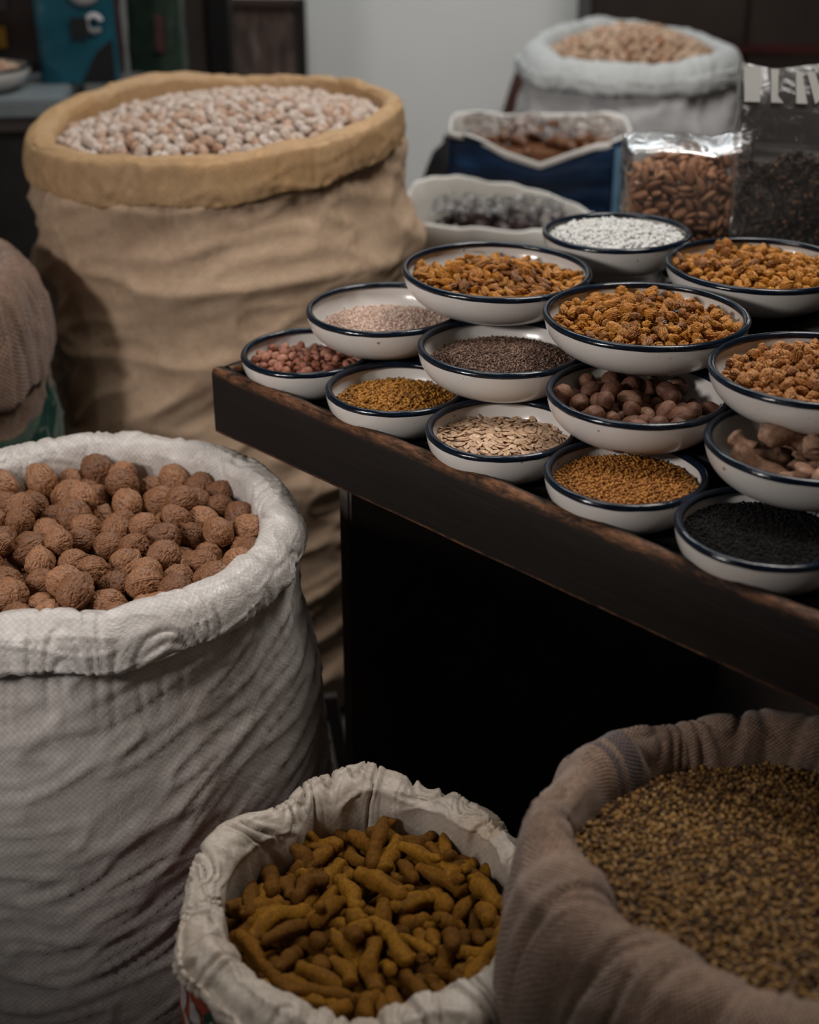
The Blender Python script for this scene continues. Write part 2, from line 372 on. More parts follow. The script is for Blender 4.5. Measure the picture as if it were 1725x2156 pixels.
697,-1015,-905, 12,-747,654,121, 61,-611,532,-805, 192,0,511,-838, 68,-1166,-172,-875, 448,207,530,690, 122,
307,-321,-737, 549,208,261,766, 93,-396,-1211,-920, 104,581,706,391, 123,496,-659,-800, 587,449,-312,-598, 100,
1250,183,-904, 783,-590,86,178, 106,1477,-287,-805, 423,614,-379,548, 99,576,1302,-965, 173,748,-640,41, 69,
-833,21,-807, 292,-567,-690,344, 123,-1488,290,-1010, 83,-769,-625,107, 82,-1159,582,-915, 114,-149,328,926, 111,
-453,1393,-887, 957,142,-69,243, 91,593,-1232,-940, 78,-737,651,166, 86,1012,884,-945, 347,-471,-536,608, 85,
-622,-1231,-963, 313,359,-449,-756, 81,848,-1033,-926, 334,-598,-691,232, 109,-595,-527,-781, 132,-134,-635,749, 81,
-181,1255,-919, 627,102,-383,-671, 76,210,-471,-711, 453,-713,382,-376, 69,-1308,-285,-933, 286,-202,-377,857, 82,
-414,747,-806, 135,169,-853,-476, 100,1310,42,-932, 778,591,205,57, 90,362,113,-726, 203,-493,-799,280, 121,
898,452,-847, 568,-619,369,-398, 71,1183,-638,-935, 164,-181,412,-878, 94,-183,-1286,-882, 342,-329,638,-606, 120,
378,-1292,-941, 605,161,-105,773, 97,-687,-1216,-851, 273,762,-587,28, 106,-911,-270,-811, 293,708,-566,-305, 122,
-354,266,-727, 667,377,392,509, 98,-436,1443,-1008, 7,-149,979,136, 120,-198,-1083,-807, 140,-250,-219,933, 75,
-1151,872,-975, 31,-758,-618,206, 85,-1341,-673,-985, 813,-87,170,-550, 66,1179,618,-811, 475,-520,-707,60, 94,
-151,249,-732, 251,-860,-431,110, 91,-1196,-954,-779, 548,563,321,-530, 121,-733,226,-782, 272,619,685,272, 80,
-975,1045,-851, 612,89,179,-765, 99,870,-668,-876, 407,-881,-201,132, 123,81,-1504,-741, 316,78,-945,35, 86,
885,220,-822, 523,-118,-149,831, 93,-195,-449,-752, 664,-421,356,-504, 99,260,1377,-948, 265,-160,-229,923, 122,
1223,-338,-910, 143,358,-923,-18, 85,253,-939,-827, 397,-895,-162,124, 70,1260,-133,-881, 731,634,176,183, 86,
-490,-813,-838, 445,803,-329,-219, 86,-836,769,-884, 61,-73,856,508, 108,760,-448,-820, 52,803,581,119, 66,
1032,489,-867, 562,217,390,696, 91,-706,-351,-732, 31,-150,638,-755, 100,-327,1087,-882, 93,-753,-593,270, 97,
424,1448,-717, 254,-919,33,-301, 120,60,-36,-718, 464,313,-486,-671, 117,-1410,359,-913, 103,868,-345,-341, 64,
-1418,-103,-805, 190,250,390,865, 79,1211,848,-829, 904,-200,-23,-378, 93,-9,-1254,-909, 473,241,-78,-844, 104,
627,-53,-752, 605,518,401,452, 113,-458,1077,-827, 41,-637,633,-437, 117,139,-606,-771, 84,-978,186,45, 82,
-561,-1169,-789, 41,-793,591,-140, 82,960,-285,-834, 216,-86,-796,558, 63,70,724,-769, 318,317,-771,-450, 95,
-717,-225,-715, 124,118,-985,-15, 93,-614,827,-734, 591,607,-504,-169, 109,688,1069,-857, 823,565,-56,10, 121,
-1425,112,-895, 621,480,133,605, 110,563,-1397,-856, 34,198,-852,-483, 124,1401,554,-969, 804,291,-328,-401, 69,
-1365,-415,-913, 167,329,669,645, 96,-99,-27,-685, 491,746,297,340, 84,1180,-642,-786, 383,163,316,853, 100,
-96,-1389,-618, 356,639,-328,598, 110,1334,104,-789, 850,-321,-78,410, 120,-522,-724,-701, 10,987,163,6, 75,
-118,914,-815, 811,471,-224,-264, 74,-1161,-779,-820, 664,-674,4,322, 78,258,-871,-701, 96,993,12,-63, 67,
1393,498,-800, 709,495,-458,-206, 97,233,103,-673, 637,237,-44,732, 80,-876,1182,-961, 122,371,-821,-417, 101,
-496,274,-758, 555,459,-435,-542, 82,627,852,-767, 910,-405,87,-30, 111,-1150,199,-820, 203,-413,-856,236, 98,
-251,1312,-833, 825,-158,64,539, 116,999,-1132,-891, 3,-842,-164,514, 78,-52,1341,-881, 682,199,147,688, 89,
-992,186,-716, 439,-772,366,-278, 107,347,-310,-572, 73,368,907,-194, 103,100,-1266,-794, 768,-329,-389,388, 124,
181,-759,-792, 919,386,-21,-69, 106,879,900,-918, 529,-230,-110,809, 64,-1188,-647,-895, 770,538,287,187, 67,
1332,-397,-839, 723,129,-37,678, 63,154,575,-765, 800,-310,-117,501, 100,-849,1204,-679, 214,-394,-385,-807, 100,
-379,-386,-743, 332,514,582,536, 64,617,-497,-785, 158,-692,688,-147, 67,-931,-1046,-948, 892,156,-170,390, 73,
1439,35,-698, 38,-607,763,220, 123,-867,-1250,-706, 363,-198,-889,197, 77,125,111,-583, 463,508,467,556, 72,
973,-825,-870, 41,446,43,893, 61,-503,1420,-755, 189,7,441,-877, 123,-853,419,-706, 284,605,702,246, 95,
-310,630,-678, 219,-416,700,538, 79,1026,-337,-703, 141,986,-90,-11, 112,-1071,-123,-728, 392,-454,-582,549, 82,
-1080,1095,-593, 129,-583,381,706, 90,511,609,-787, 969,242,34,-23, 102,499,-1184,-797, 173,493,852,-46, 110,
247,-411,-541, 365,-337,-41,867, 72,-1204,507,-793, 56,-136,-575,805, 113,-889,1058,-723, 697,544,299,-361, 74,
-3,-1043,-673, 558,-770,26,-308, 95,76,947,-772, 543,213,-728,-361, 76,1047,-173,-745, 263,25,741,617, 101,
392,445,-696, 195,168,-886,385, 94,-714,-83,-702, 66,-134,319,-936, 109,-904,-696,-867, 164,-426,-859,231, 99,
883,-520,-791, 799,458,390,18, 70,970,948,-772, 17,163,28,-986, 79,-55,-466,-696, 414,29,-445,-793, 77,
-108,481,-691, 400,-848,-196,-288, 62,772,-979,-792, 624,429,-281,-590, 80,-472,-1433,-882, 825,-176,-438,-310, 77,
-1303,92,-776, 691,657,-40,-299, 86,63,-666,-653, 745,-207,-253,581, 119,177,1341,-833, 888,-175,188,-382, 124,
975,-930,-744, 395,-813,-322,282, 110,-1164,-499,-793, 758,-71,56,-646, 79,-326,-1119,-713, 663,-528,111,-519, 74,
-1312,39,-658, 90,77,935,-333, 112,229,-1313,-731, 265,440,-69,855, 88,-739,636,-725, 607,253,378,652, 100,
1059,233,-721, 269,-77,13,-960, 86,-364,999,-692, 788,-508,284,-199, 87,1277,-526,-720, 752,621,25,-219, 84,
417,10,-594, 74,-113,-304,-943, 89,-967,863,-808, 7,206,-883,-422, 95,-788,-1010,-802, 898,-323,54,295, 99,
1029,-14,-723, 201,857,310,-359, 65,-251,-755,-679, 214,654,704,173, 100,569,1260,-802, 692,-319,-12,648, 86,
-472,531,-630, 804,-587,96,1, 112,-71,-177,-577, 478,329,-265,-770, 121,-1326,-305,-763, 348,908,192,134, 91,
-1177,937,-845, 717,559,352,221, 65,-592,1184,-797, 458,804,375,53, 70,-1301,-631,-777, 87,-315,273,905, 68,
802,-706,-742, 973,-208,78,67, 120,-164,-1255,-750, 152,11,972,-177, 87,968,585,-747, 515,493,-539,-448, 121,
-813,-472,-631, 87,-118,69,-987, 101,-106,669,-618, 54,-459,515,722, 106,-272,-12,-687, 596,-706,-369,101, 114,
-133,1323,-764, 159,-666,-727,49, 84,-892,-911,-779, 179,11,692,-700, 97,376,-1234,-741, 757,-75,89,-643, 119,
-1198,638,-770, 814,567,-126,7, 65,770,1141,-719, 90,54,-994,22, 65,-376,-1332,-713, 252,-492,-722,415, 94,
-334,783,-658, 978,91,179,-51, 118,835,-52,-681, 649,351,408,537, 66,346,1076,-759, 808,-89,36,581, 118,
309,-701,-675, 388,902,187,18, 77,1063,-624,-675, 310,-279,-597,685, 96,-1272,-117,-702, 588,77,598,539, 68,
-473,20,-609, 646,-27,197,-737, 115,-113,-1146,-641, 887,-243,-89,-381, 77,-1296,-706,-645, 103,356,859,354, 88,
714,327,-747, 133,297,-583,-745, 70,-1065,-890,-709, 122,-855,-376,334, 87,-279,-409,-587, 108,630,754,-151, 117,
1382,-418,-635, 459,644,-547,-273, 88,-980,699,-805, 549,-827,-79,-96, 68,-463,1285,-696, 22,-10,380,-925, 109,
283,683,-645, 33,-131,-989,56, 124,-612,231,-730, 664,79,-152,728, 70,-1157,-89,-575, 46,989,-100,-101, 72,
800,-645,-605, 35,-37,553,-832, 76,500,-1081,-672, 357,636,643,235, 117,1048,748,-640, 658,-439,480,-380, 76,
795,518,-745, 90,898,223,368, 66,945,-941,-595, 384,117,637,658, 100,681,-1148,-740, 762,-327,69,-554, 104,
-712,101,-640, 152,-50,-780,605, 81,565,1272,-642, 25,279,536,-797, 66,-505,-1261,-609, 247,-47,773,-582, 118,
-692,-637,-726, 834,195,-455,242, 80,-1262,102,-536, 62,243,-908,336, 111,82,1130,-755, 198,47,-169,-964, 104,
-747,740,-585, 635,736,-234,-8, 78,819,-419,-614, 307,-124,656,-678, 106,-105,294,-578, 226,341,908,-91, 91,
-32,1399,-580, 927,-359,-99,45, 93,-42,-578,-589, 791,-298,-352,402, 110,-967,-534,-709, 518,851,-16,-78, 90,
476,741,-708, 641,762,-80,-52, 62,7,1389,-725, 35,-724,-638,-262, 67,372,-999,-559, 228,492,810,224, 101,
-988,930,-694, 38,231,438,-868, 60,346,-127,-639, 930,277,-37,-237, 72,-787,451,-575, 522,-672,391,-352, 83,
866,291,-644, 507,71,481,-712, 76,-1285,229,-684, 24,-422,-901,-94, 66,-425,-826,-608, 476,206,-130,845, 76,
-220,995,-630, 655,-135,155,727, 99,1125,-85,-613, 620,427,570,329, 124,-320,-694,-578, 297,-553,-539,562, 102,
1464,-342,-444, 286,783,393,388, 72,-1351,-469,-735, 895,77,370,-238, 68,156,-1401,-617, 732,545,96,-398, 107,
469,225,-615, 37,344,938,-11, 76,696,995,-730, 940,-338,-37,-30, 67,-682,-1013,-688, 211,314,-710,-594, 92,
287,-612,-562, 963,-82,20,256, 91,86,-272,-672, 87,484,-773,401, 65,-1357,692,-654, 124,840,526,-49, 116,
158,561,-628, 37,-58,54,996, 65,1173,425,-657, 68,-505,-543,667, 84,1287,-593,-555, 415,650,-594,-231, 103,
87,1081,-610, 622,-445,-287,576, 118,-1334,460,-709, 147,-117,-540,820, 71,-475,-564,-559, 399,-420,127,805, 73,
161,16,-451, 341,-548,720,-255, 117,-464,-1000,-553, 122,-992,-31,24, 107,314,-1268,-618, 669,413,-282,-550, 115,
-740,-895,-583, 491,-744,-406,203, 113,1294,521,-687, 185,-718,670,26, 124,-962,-666,-716, 34,60,58,996, 72,
465,-343,-691, 533,88,451,710, 86,-717,1251,-565, 592,-151,466,-640, 75,-1118,-383,-675, 84,-47,-785,612, 67,
1056,1099,-714, 412,-205,320,828, 83,1300,36,-623, 680,-448,250,-524, 107,207,1413,-705, 188,-862,467,56, 62,
26,591,-513, 923,-151,-50,350, 123,720,162,-618, 767,-295,115,-558, 69,36,-797,-526, 32,321,866,381, 89,
-475,1401,-608, 982,166,-45,-83, 64,-590,-449,-561, 439,100,-521,-725, 103,-1054,542,-641, 876,-57,62,474, 99,
619,407,-689, 446,-268,456,-722, 72,-599,-1124,-655, 105,-949,-292,57, 77,-145,1519,-581, 42,-39,994,-98, 112,
516,966,-618, 809,-97,10,-580, 115,909,929,-666, 764,108,26,636, 122,996,-3,-515, 628,324,-473,-527, 125,
622,-1258,-611, 609,346,391,598, 78,-932,-929,-636, 391,162,-361,-831, 94,-273,-9,-484, 960,-270,54,-41, 71,
1051,-535,-550, 189,942,-235,-146, 76,-57,-911,-583, 964,101,-91,-226, 69,1435,55,-492, 816,267,201,472, 99,
734,280,-485, 62,-654,531,-535, 98,358,956,-612, 776,-94,14,-624, 100,-248,-1354,-579, 488,705,392,334, 87,
-378,193,-469, 222,-864,-365,268, 90,-1008,-663,-565, 466,-138,655,-579, 75,1095,-795,-571, 42,-359,34,932, 93,
-87,931,-637, 429,518,593,443, 67,840,-378,-466, 528,-590,-553,260, 92,1164,625,-529, 319,-325,852,-257, 121,
-1296,735,-920, 159,-824,-160,-520, 65,-357,-27,-600, 239,-782,-555,153, 89,-1246,-357,-541, 568,735,276,248, 111,
762,566,-583, 279,136,792,526, 82,-832,60,-511, 382,-801,-449,105, 98,199,975,-589, 514,-240,663,-489, 91,
526,-233,-543, 145,-535,-829,76, 77,-689,-1181,-530, 154,31,-495,-855, 101,185,-558,-451, 274,-362,-66,888, 62,
522,-791,-599, 71,-126,602,785, 73,-503,960,-601, 67,-220,246,942, 69,-723,-414,-527, 273,-445,468,-713, 120,
-126,1211,-652, 190,61,-844,498, 69,880,201,-468, 234,355,-709,-563, 118,-305,463,-538, 263,-338,903,-23, 104,
-1512,207,-632, 185,729,658,-34, 104,345,-1495,-500, 272,-184,918,223, 78,-577,242,-526, 549,-635,-377,391, 112,
405,-1322,-509, 192,469,628,590, 84,-122,946,-489, 198,543,816,2, 68,384,440,-518, 526,788,-176,-266, 120,
513,1177,-525, 111,-947,208,217, 72,-858,1098,-487, 154,479,-685,-527, 73,-138,-230,-408, 563,-114,513,638, 124,
1218,-196,-480, 745,-54,309,589, 68,-1093,-969,-514, 667,-505,297,-461, 102,-1468,137,-410, 481,-659,25,577, 104,
616,-926,-598, 205,40,-718,664, 99,871,645,-562, 834,403,-322,-194, 120,-147,-1260,-435, 318,-293,144,-890, 110,
675,-293,-666, 543,332,-392,-664, 63,-120,-1032,-506, 409,826,200,331, 62,-494,734,-466, 46,826,549,117, 122,
-380,-224,-434, 478,530,686,139, 68,844,-732,-420, 450,-281,69,845, 61,479,552,-545, 187,121,351,910, 94,
1384,296,-597, 100,656,-739,114, 83,695,1127,-477, 566,-745,-287,207, 110,100,1320,-453, 558,717,-63,413, 97,
-896,-744,-536, 126,-865,-424,239, 93,-154,132,-500, 865,-140,-242,-416, 111,691,-69,-582, 31,149,-355,-922, 96,
-1007,829,-583, 504,-801,-293,-138, 123,-833,-167,-548, 596,-763,-247,42, 121,-1110,276,-505, 99,442,-813,367, 121,
738,-318,-537, 179,-835,-497,151, 76,-963,414,-484, 698,-41,292,652, 76,-585,1062,-549, 57,352,-904,-236, 120,
802,-1032,-552, 521,369,279,717, 124,464,834,-478, 596,-624,381,-333, 96,-544,-768,-424, 263,-71,-202,941, 87,
-946,-14,-407, 572,732,222,296, 94,-78,-404,-482, 379,459,-539,-596, 89,462,-704,-523, 918,-333,-215,14, 60,
943,732,-511, 888,-183,-130,-401, 124,393,111,-494, 833,302,-325,-330, 82,-771,-45,-370, 269,-184,508,-798, 119,
1290,-395,-463, 751,-389,-242,475, 98,487,1326,-527, 143,290,-7,-946, 112,188,-1260,-465, 500,419,490,579, 99,
229,1301,-548, 654,557,437,266, 114,548,-566,-527, 97,-673,-347,-646, 78,1227,158,-479, 691,587,-412,-91, 86,
-1375,391,-424, 250,695,-675,13, 125,-586,1210,-591, 575,194,182,-774, 80,-956,170,-552, 548,-208,181,-790, 94,
202,370,-488, 692,-623,-203,-303, 111,841,643,-426, 505,-350,508,-604, 74,-257,-283,-486, 502,-340,-36,795, 64,
681,502,-371, 407,-844,310,-159, 100,612,-101,-467, 514,401,583,484, 91,-645,-1388,-491, 579,753,-307,58, 114,
-849,-358,-534, 10,887,414,-204, 70,-155,1210,-519, 78,-368,-863,-338, 89,-133,-456,-347, 457,-158,-584,652, 90,
-641,-214,-339, 159,354,-919,69, 118,981,-847,-485, 327,-167,179,913, 86,1149,29,-508, 404,456,793,-18, 66,
477,278,-410, 169,-289,617,-712, 106,-1486,-172,-671, 121,-780,346,507, 77,-713,514,-466, 602,-434,279,-610, 61,
649,809,-449, 69,-807,538,232, 79,260,-938,-479, 743,-41,121,-657, 72,765,-297,-365, 662,56,466,584, 103,
-537,1198,-419, 72,31,837,542, 78,1202,357,-425, 354,-132,-646,663, 91,-449,-1170,-449, 140,913,345,167, 82,
-606,-238,-488, 141,-21,-879,455, 111,1097,280,-325, 782,451,-203,-379, 93,419,-266,-450, 333,-253,-146,897, 103,
-999,-334,-509, 283,-454,844,-28, 61,-947,167,-428, 124,-223,906,-339, 85,979,-624,-452, 232,13,-413,881, 76,
679,-1158,-516, 138,367,826,405, 67,-731,1002,-413, 423,835,-149,-319, 87,1073,73,-392, 654,-350,90,-665, 66,
-437,-1378,-530, 744,614,-40,259, 82,367,705,-433, 206,524,824,-53, 91,837,1034,-420, 721,-284,-361,518, 117,
-286,-769,-414, 191,948,-172,-187, 115,286,1152,-403, 514,-843,159,4, 106,234,-332,-342, 328,334,656,592, 123,
0,1041,-437, 278,274,498,775, 89,-531,435,-403, 10,-915,-397,69, 76,-690,-834,-423, 949,-142,74,-270, 122,
-320,72,-364, 125,-489,679,-533, 105,1059,828,-421, 504,227,-621,-555, 113,65,-1001,-419, 534,-657,-392,361, 62,
1071,-538,-314, 64,-908,-414,-13, 101,651,-878,-451, 650,434,-181,-598, 76,-1219,554,-571, 151,330,-782,-506, 108,
1007,-437,-400, 454,-874,-5,171, 81,298,695,-289, 670,-355,-470,452, 102,-383,-469,-466, 309,382,853,174, 69,
-1196,-593,-599, 837,95,-215,-495, 61,685,-543,-427, 687,26,355,-634, 64,125,413,-343, 731,-579,121,-339, 120,
470,-855,-403, 406,-754,477,-197, 97,-1427,-317,-557, 323,-375,-142,-857, 73,568,751,-338, 177,940,-289,-30, 120,
-352,-958,-339, 93,-56,-669,-735, 106,107,955,-312, 662,-338,-428,515, 113,-648,-467,-417, 504,93,-514,-688, 74,
-1169,-560,-441, 799,318,-108,-500, 114,674,345,-300, 943,-127,74,-298, 107,-1219,850,-584, 838,-168,121,506, 84,
-34,-166,-369, 838,-236,-190,-453, 67,951,908,-411, 661,401,633,37, 93,1130,-653,-356, 680,554,295,380, 93,
83,-616,-357, 732,-79,214,-641, 95,-1064,-396,-393, 280,-844,421,-181, 110,-336,715,-530, 303,753,497,308, 76,
1346,-725,-401, 22,540,-745,390, 99,-870,530,-440, 212,743,-630,-73, 76,-660,-1235,-395, 97,922,-370,65, 101,
228,872,-398, 441,-624,-518,386, 88,-124,323,-391, 570,-55,-113,812, 86,-161,-639,-393, 246,-506,-643,519, 77,
757,-57,-392, 328,910,177,-179, 60],
'raisinA': [
-12,554,-32, 11,157,-819,-552, 93,871,132,-164, 644,-22,343,684, 89,206,-544,-37, 142,77,-430,-888, 102,
-885,-64,-144, 773,-409,32,483, 103,-79,282,38, 258,-107,407,869, 110,-103,-864,-158, 112,-95,942,-301, 94,
216,-264,16, 561,-352,595,-456, 85,-514,-507,-65, 284,-581,92,757, 98,-731,-515,-135, 669,-540,509,-37, 104,
578,-671,-146, 246,-21,717,-651, 112,780,185,-126, 235,581,714,311, 94,-100,-81,49, 102,891,-442,-19, 105,
-386,803,-140, 570,629,131,512, 111,662,-424,-107, 983,-66,-164,-41, 95,-692,466,-152, 421,-409,-200,785, 81,
-303,571,-53, 933,-217,175,229, 109,207,459,-11, 316,787,505,-161, 108,606,621,-135, 53,536,-809,-234, 112,
-385,-547,-79, 31,-165,-898,407, 83,-481,-20,2, 592,492,598,223, 99,-493,-737,-139, 857,-447,93,240, 108,
-871,139,-152, 667,500,332,442, 109,348,-454,-11, 401,-148,903,37, 106,29,872,-153, 489,807,-280,-178, 104,
90,496,-22, 345,-629,-384,581, 87,-281,772,-97, 727,334,565,-200, 106,-691,-279,-93, 290,8,-898,-332, 80,
329,-129,21, 373,-891,174,192, 99,708,542,-138, 672,-259,-540,435, 112,58,-721,-83, 417,383,-297,769, 90,
-398,-113,6, 61,-122,535,834, 97,-575,-649,-165, 320,-678,659,-64, 86,69,-618,-61, 973,185,122,-71, 89,
-580,682,-155, 857,-65,360,-363, 84,-806,429,-114, 427,-14,-835,-346, 109,-397,98,6, 721,197,186,638, 98,
94,-214,42, 966,183,-53,173, 108,864,-110,-151, 585,243,-158,758, 103,502,194,-29, 145,-427,523,-723, 88,
206,41,31, 614,-136,116,-769, 83,338,854,-107, 906,186,188,-331, 105,688,-539,-159, 465,-682,-540,164, 101,
811,-456,-83, 392,-71,917,24, 113,-198,862,-164, 898,-250,-232,277, 86,-687,38,-89, 610,49,57,-789, 81,
-368,663,-98, 952,111,197,205, 106,-225,3,30, 95,113,-153,-977, 85,879,-242,-130, 273,-402,122,865, 93,
-116,768,-105, 902,39,-21,430, 111,38,-24,47, 762,-629,-152,39, 85,453,65,3, 353,84,-736,-572, 107,
-576,407,-95, 462,136,-86,-872, 82,-637,-455,-111, 390,-788,389,-275, 112,-56,-764,-105, 932,54,126,335, 98,
541,-370,-64, 323,-747,579,-52, 103,202,227,32, 233,945,-18,-227, 104,-680,596,-122, 1,-422,903,78, 109,
515,402,-65, 695,652,-18,-303, 93,-245,-471,-15, 360,561,-367,-649, 112,-91,889,-152, 405,558,-224,-689, 83,
587,-554,-97, 357,-885,39,-297, 109,191,854,-150, 109,183,-689,693, 104,-70,-385,3, 134,-82,-427,891, 87,
-621,-215,-62, 309,-211,-756,537, 90,849,254,-163, 359,-29,393,846, 87,-296,-830,-151, 200,126,354,905, 114,
410,695,-133, 271,416,866,-60, 83,50,-844,-131, 179,362,-164,-900, 110,-790,287,-129, 538,399,-654,-352, 111,
-462,546,-71, 626,672,-77,387, 106,-462,-328,-25, 748,-388,229,-487, 111,460,-471,-63, 750,162,97,-634, 110,
356,-802,-154, 895,245,151,340, 107,-789,-408,-151, 9,-229,-303,-925, 92,-674,-89,-42, 890,-3,334,310, 114,
-478,-622,-99, 163,-65,-979,-103, 114,169,-77,70, 525,-543,-645,-120, 108,715,416,-117, 18,806,13,592, 80,
166,-706,-67, 212,478,-115,845, 111,388,477,-49, 984,6,62,168, 107,884,13,-170, 502,-32,226,834, 80,
116,352,19, 145,306,904,260, 107,-505,194,-36, 309,-326,642,-622, 82,268,768,-138, 924,-362,106,59, 90,
-68,36,44, 486,-689,347,-411, 83,289,-31,24, 291,18,-622,-727, 84,-292,893,-93, 232,-786,255,513, 84,
-137,-929,-77, 44,-60,-996,-40, 102,-361,380,-32, 628,-226,137,-732, 85,-432,740,-44, 699,648,145,267, 99,
-258,-303,14, 126,715,536,430, 104,-661,-641,-110, 239,-625,-354,653, 98,-775,-30,-106, 306,719,-613,118, 96,
80,-421,7, 382,138,-306,861, 105,455,784,-125, 201,782,-100,-582, 93,-624,221,-61, 60,593,802,19, 114,
-196,-683,-84, 29,992,11,120, 106,90,940,-71, 406,-748,424,309, 105,505,307,-46, 555,807,-163,-116, 87,
697,-147,-97, 265,-6,-930,254, 85,278,357,0, 119,-464,804,-352, 105,281,131,38, 430,-679,558,207, 89,
-177,518,-34, 44,-799,590,-111, 96,669,-324,-74, 978,50,-196,-47, 92,-240,-119,53, 400,-10,807,-433, 114,
198,-842,-166, 200,-327,-921,-70, 83,-582,-349,-77, 227,-117,175,951, 97,740,66,-90, 450,-725,266,449, 91,
69,209,33, 752,-621,191,-111, 83,591,51,-37, 333,-217,343,-851, 115,763,-572,-55, 38,292,-349,-890, 108,
442,-692,-131, 472,-131,-118,864, 90,486,-54,17, 464,784,-43,410, 103,-152,-268,26, 664,356,-246,-609, 98,
-197,844,-43, 523,388,675,348, 114,-187,-807,-91, 130,777,388,-478, 108,323,584,-35, 886,155,-255,355, 113,
-569,-21,-44, 191,-517,-751,364, 83,-289,105,29, 545,271,-408,-680, 102,-484,713,-156, 168,-300,-421,840, 90,
242,-401,-14, 657,-395,490,-416, 84,328,693,-82, 58,901,252,347, 101,695,291,-106, 358,637,-659,-177, 98,
724,-44,-84, 278,35,-519,807, 112,-304,243,10, 384,264,-687,-558, 93,-816,-169,-145, 570,-373,-451,577, 91,
-681,339,-114, 793,319,195,480, 86,-408,-694,-37, 39,-777,-556,-293, 96,-130,-563,-28, 278,864,144,395, 106,
554,-235,-48, 24,971,4,-237, 100,537,504,-95, 335,852,-248,-317, 99,-488,447,-53, 509,748,84,-417, 81,
-415,-466,-33, 340,327,-854,218, 92,-432,298,-8, 499,494,6,-712, 89,675,161,-87, 962,-161,89,-202, 89,
-2,690,-72, 208,603,748,-181, 111,235,-177,104, 146,-188,-966,-99, 103,643,467,-49, 701,301,564,-315, 103,
7,-949,-62, 211,-640,78,734, 96,-896,243,-76, 590,-438,282,616, 97,-726,-165,-104, 571,-573,279,-517, 89,
129,-923,-95, 49,349,-638,684, 100,565,-132,-43, 1,310,589,746, 87,-193,213,42, 485,386,471,627, 114,
-347,-709,-127, 53,168,861,477, 88,40,-119,40, 157,98,-222,-957, 85,208,634,-58, 504,-568,-71,647, 109,
-545,-162,-33, 708,-398,36,-582, 93,788,-342,-148, 172,-127,-11,-977, 110,506,680,-140, 485,174,847,132, 84,
-421,875,-27, 977,211,44,-5, 102,405,-588,-90, 139,33,294,945, 86,-304,-793,-32, 333,-667,473,-470, 110,
-590,527,-118, 458,-300,531,-646, 97,799,424,-144, 21,667,549,504, 86,508,-384,27, 54,-241,-406,880, 82,
-522,324,-53, 579,-90,123,-801, 99,416,588,-100, 936,218,-67,-269, 83,-794,-248,-31, 748,-75,-267,-603, 111,
-33,-853,-33, 78,5,-476,-876, 102,-75,443,16, 493,604,-415,-469, 113,-343,-375,-26, 505,-124,-481,706, 84,
-895,-218,-122, 698,225,-408,-544, 81,-134,-184,106, 100,990,-25,-96, 92,-533,649,-79, 317,-200,-927,29, 100,
426,-283,-22, 553,59,-111,824, 99,273,-886,-95, 185,245,281,-909, 90,403,268,6, 961,-8,-193,-200, 115,
110,96,48, 161,317,-918,-177, 104,888,158,-74, 287,107,302,903, 90,-34,920,-50, 482,-223,-303,792, 111,
-749,-596,-27, 225,-251,64,-939, 112,567,-486,2, 916,79,60,389, 110,194,883,-44, 714,671,79,-183, 88,
735,-244,-111, 138,-989,-31,-37, 93,-785,94,-104, 305,-751,-195,553, 91,-615,359,-12, 783,-523,-336,-22, 92,
-313,348,66, 136,-984,-105,-52, 110,858,353,-110, 168,-452,701,526, 84,621,-189,32, 845,320,356,-239, 103,
130,750,-93, 410,864,169,238, 104,-218,687,-54, 692,77,-510,505, 104,-412,-844,-79, 519,-725,133,-432, 103,
727,-481,-14, 837,-356,-415,17, 92,-328,-533,27, 421,406,118,-802, 91,42,314,85, 875,-4,4,-485, 91,
-635,77,-7, 176,-70,-75,-979, 98,941,-25,-75, 368,-604,532,-466, 108,-814,-303,-143, 12,-87,843,-531, 102,
415,379,-14, 670,-91,736,-20, 85,314,-268,10, 524,-340,612,-485, 102,274,-638,-63, 133,218,919,-300, 101,
587,-737,-52, 39,66,-183,980, 99,-711,169,-103, 731,443,-390,-342, 84,174,696,29, 279,-754,75,-590, 94,
-566,552,-15, 623,730,170,224, 90,406,886,-36, 406,-198,-875,175, 87,-48,-646,-73, 170,-921,348,-46, 84,
601,-303,10, 500,612,-51,-610, 82,324,-706,-118, 324,918,117,198, 84,261,765,-28, 43,-684,642,-344, 105,
579,162,0, 489,46,-770,-406, 83,-111,638,-42, 85,737,-588,-321, 104,143,-340,44, 180,-336,-901,205, 91,
-673,472,-50, 942,-3,-134,-308, 103,-60,154,47, 278,-238,-722,587, 98,-553,-831,22, 222,-837,115,-487, 101,
-501,98,-5, 719,-376,-565,-151, 86,-390,-224,3, 166,88,865,465, 108,129,467,72, 905,-203,-74,367, 86,
267,48,120, 530,-67,-846,2, 112,-927,-149,-45, 58,13,-324,944, 99,948,-166,-45, 286,-722,-507,-374, 92,
834,25,-60, 307,-583,571,490, 106,-754,-394,-43, 362,-473,-17,-803, 110,-416,466,3, 285,-422,432,-744, 87,
-830,340,-10, 78,677,-589,-434, 104,152,-834,-34, 596,-508,265,-562, 87,-306,-643,-33, 709,61,558,426, 94,
173,810,39, 795,519,-272,156, 112,-735,387,-41, 254,723,-42,641, 83,196,-634,25, 53,968,151,-196, 83,
733,-146,-8, 343,720,-527,-294, 97,-313,667,15, 199,404,884,-123, 111,1,-527,-16, 557,-138,-25,-819, 97,
-173,69,105, 488,848,-199,-52, 110,306,250,65, 725,-320,381,-476, 86,378,-40,74, 509,644,27,-571, 92,
608,251,-60, 343,-220,900,-156, 81,-88,-718,1, 20,766,618,174, 110,527,610,-42, 9,-60,-822,566, 93,
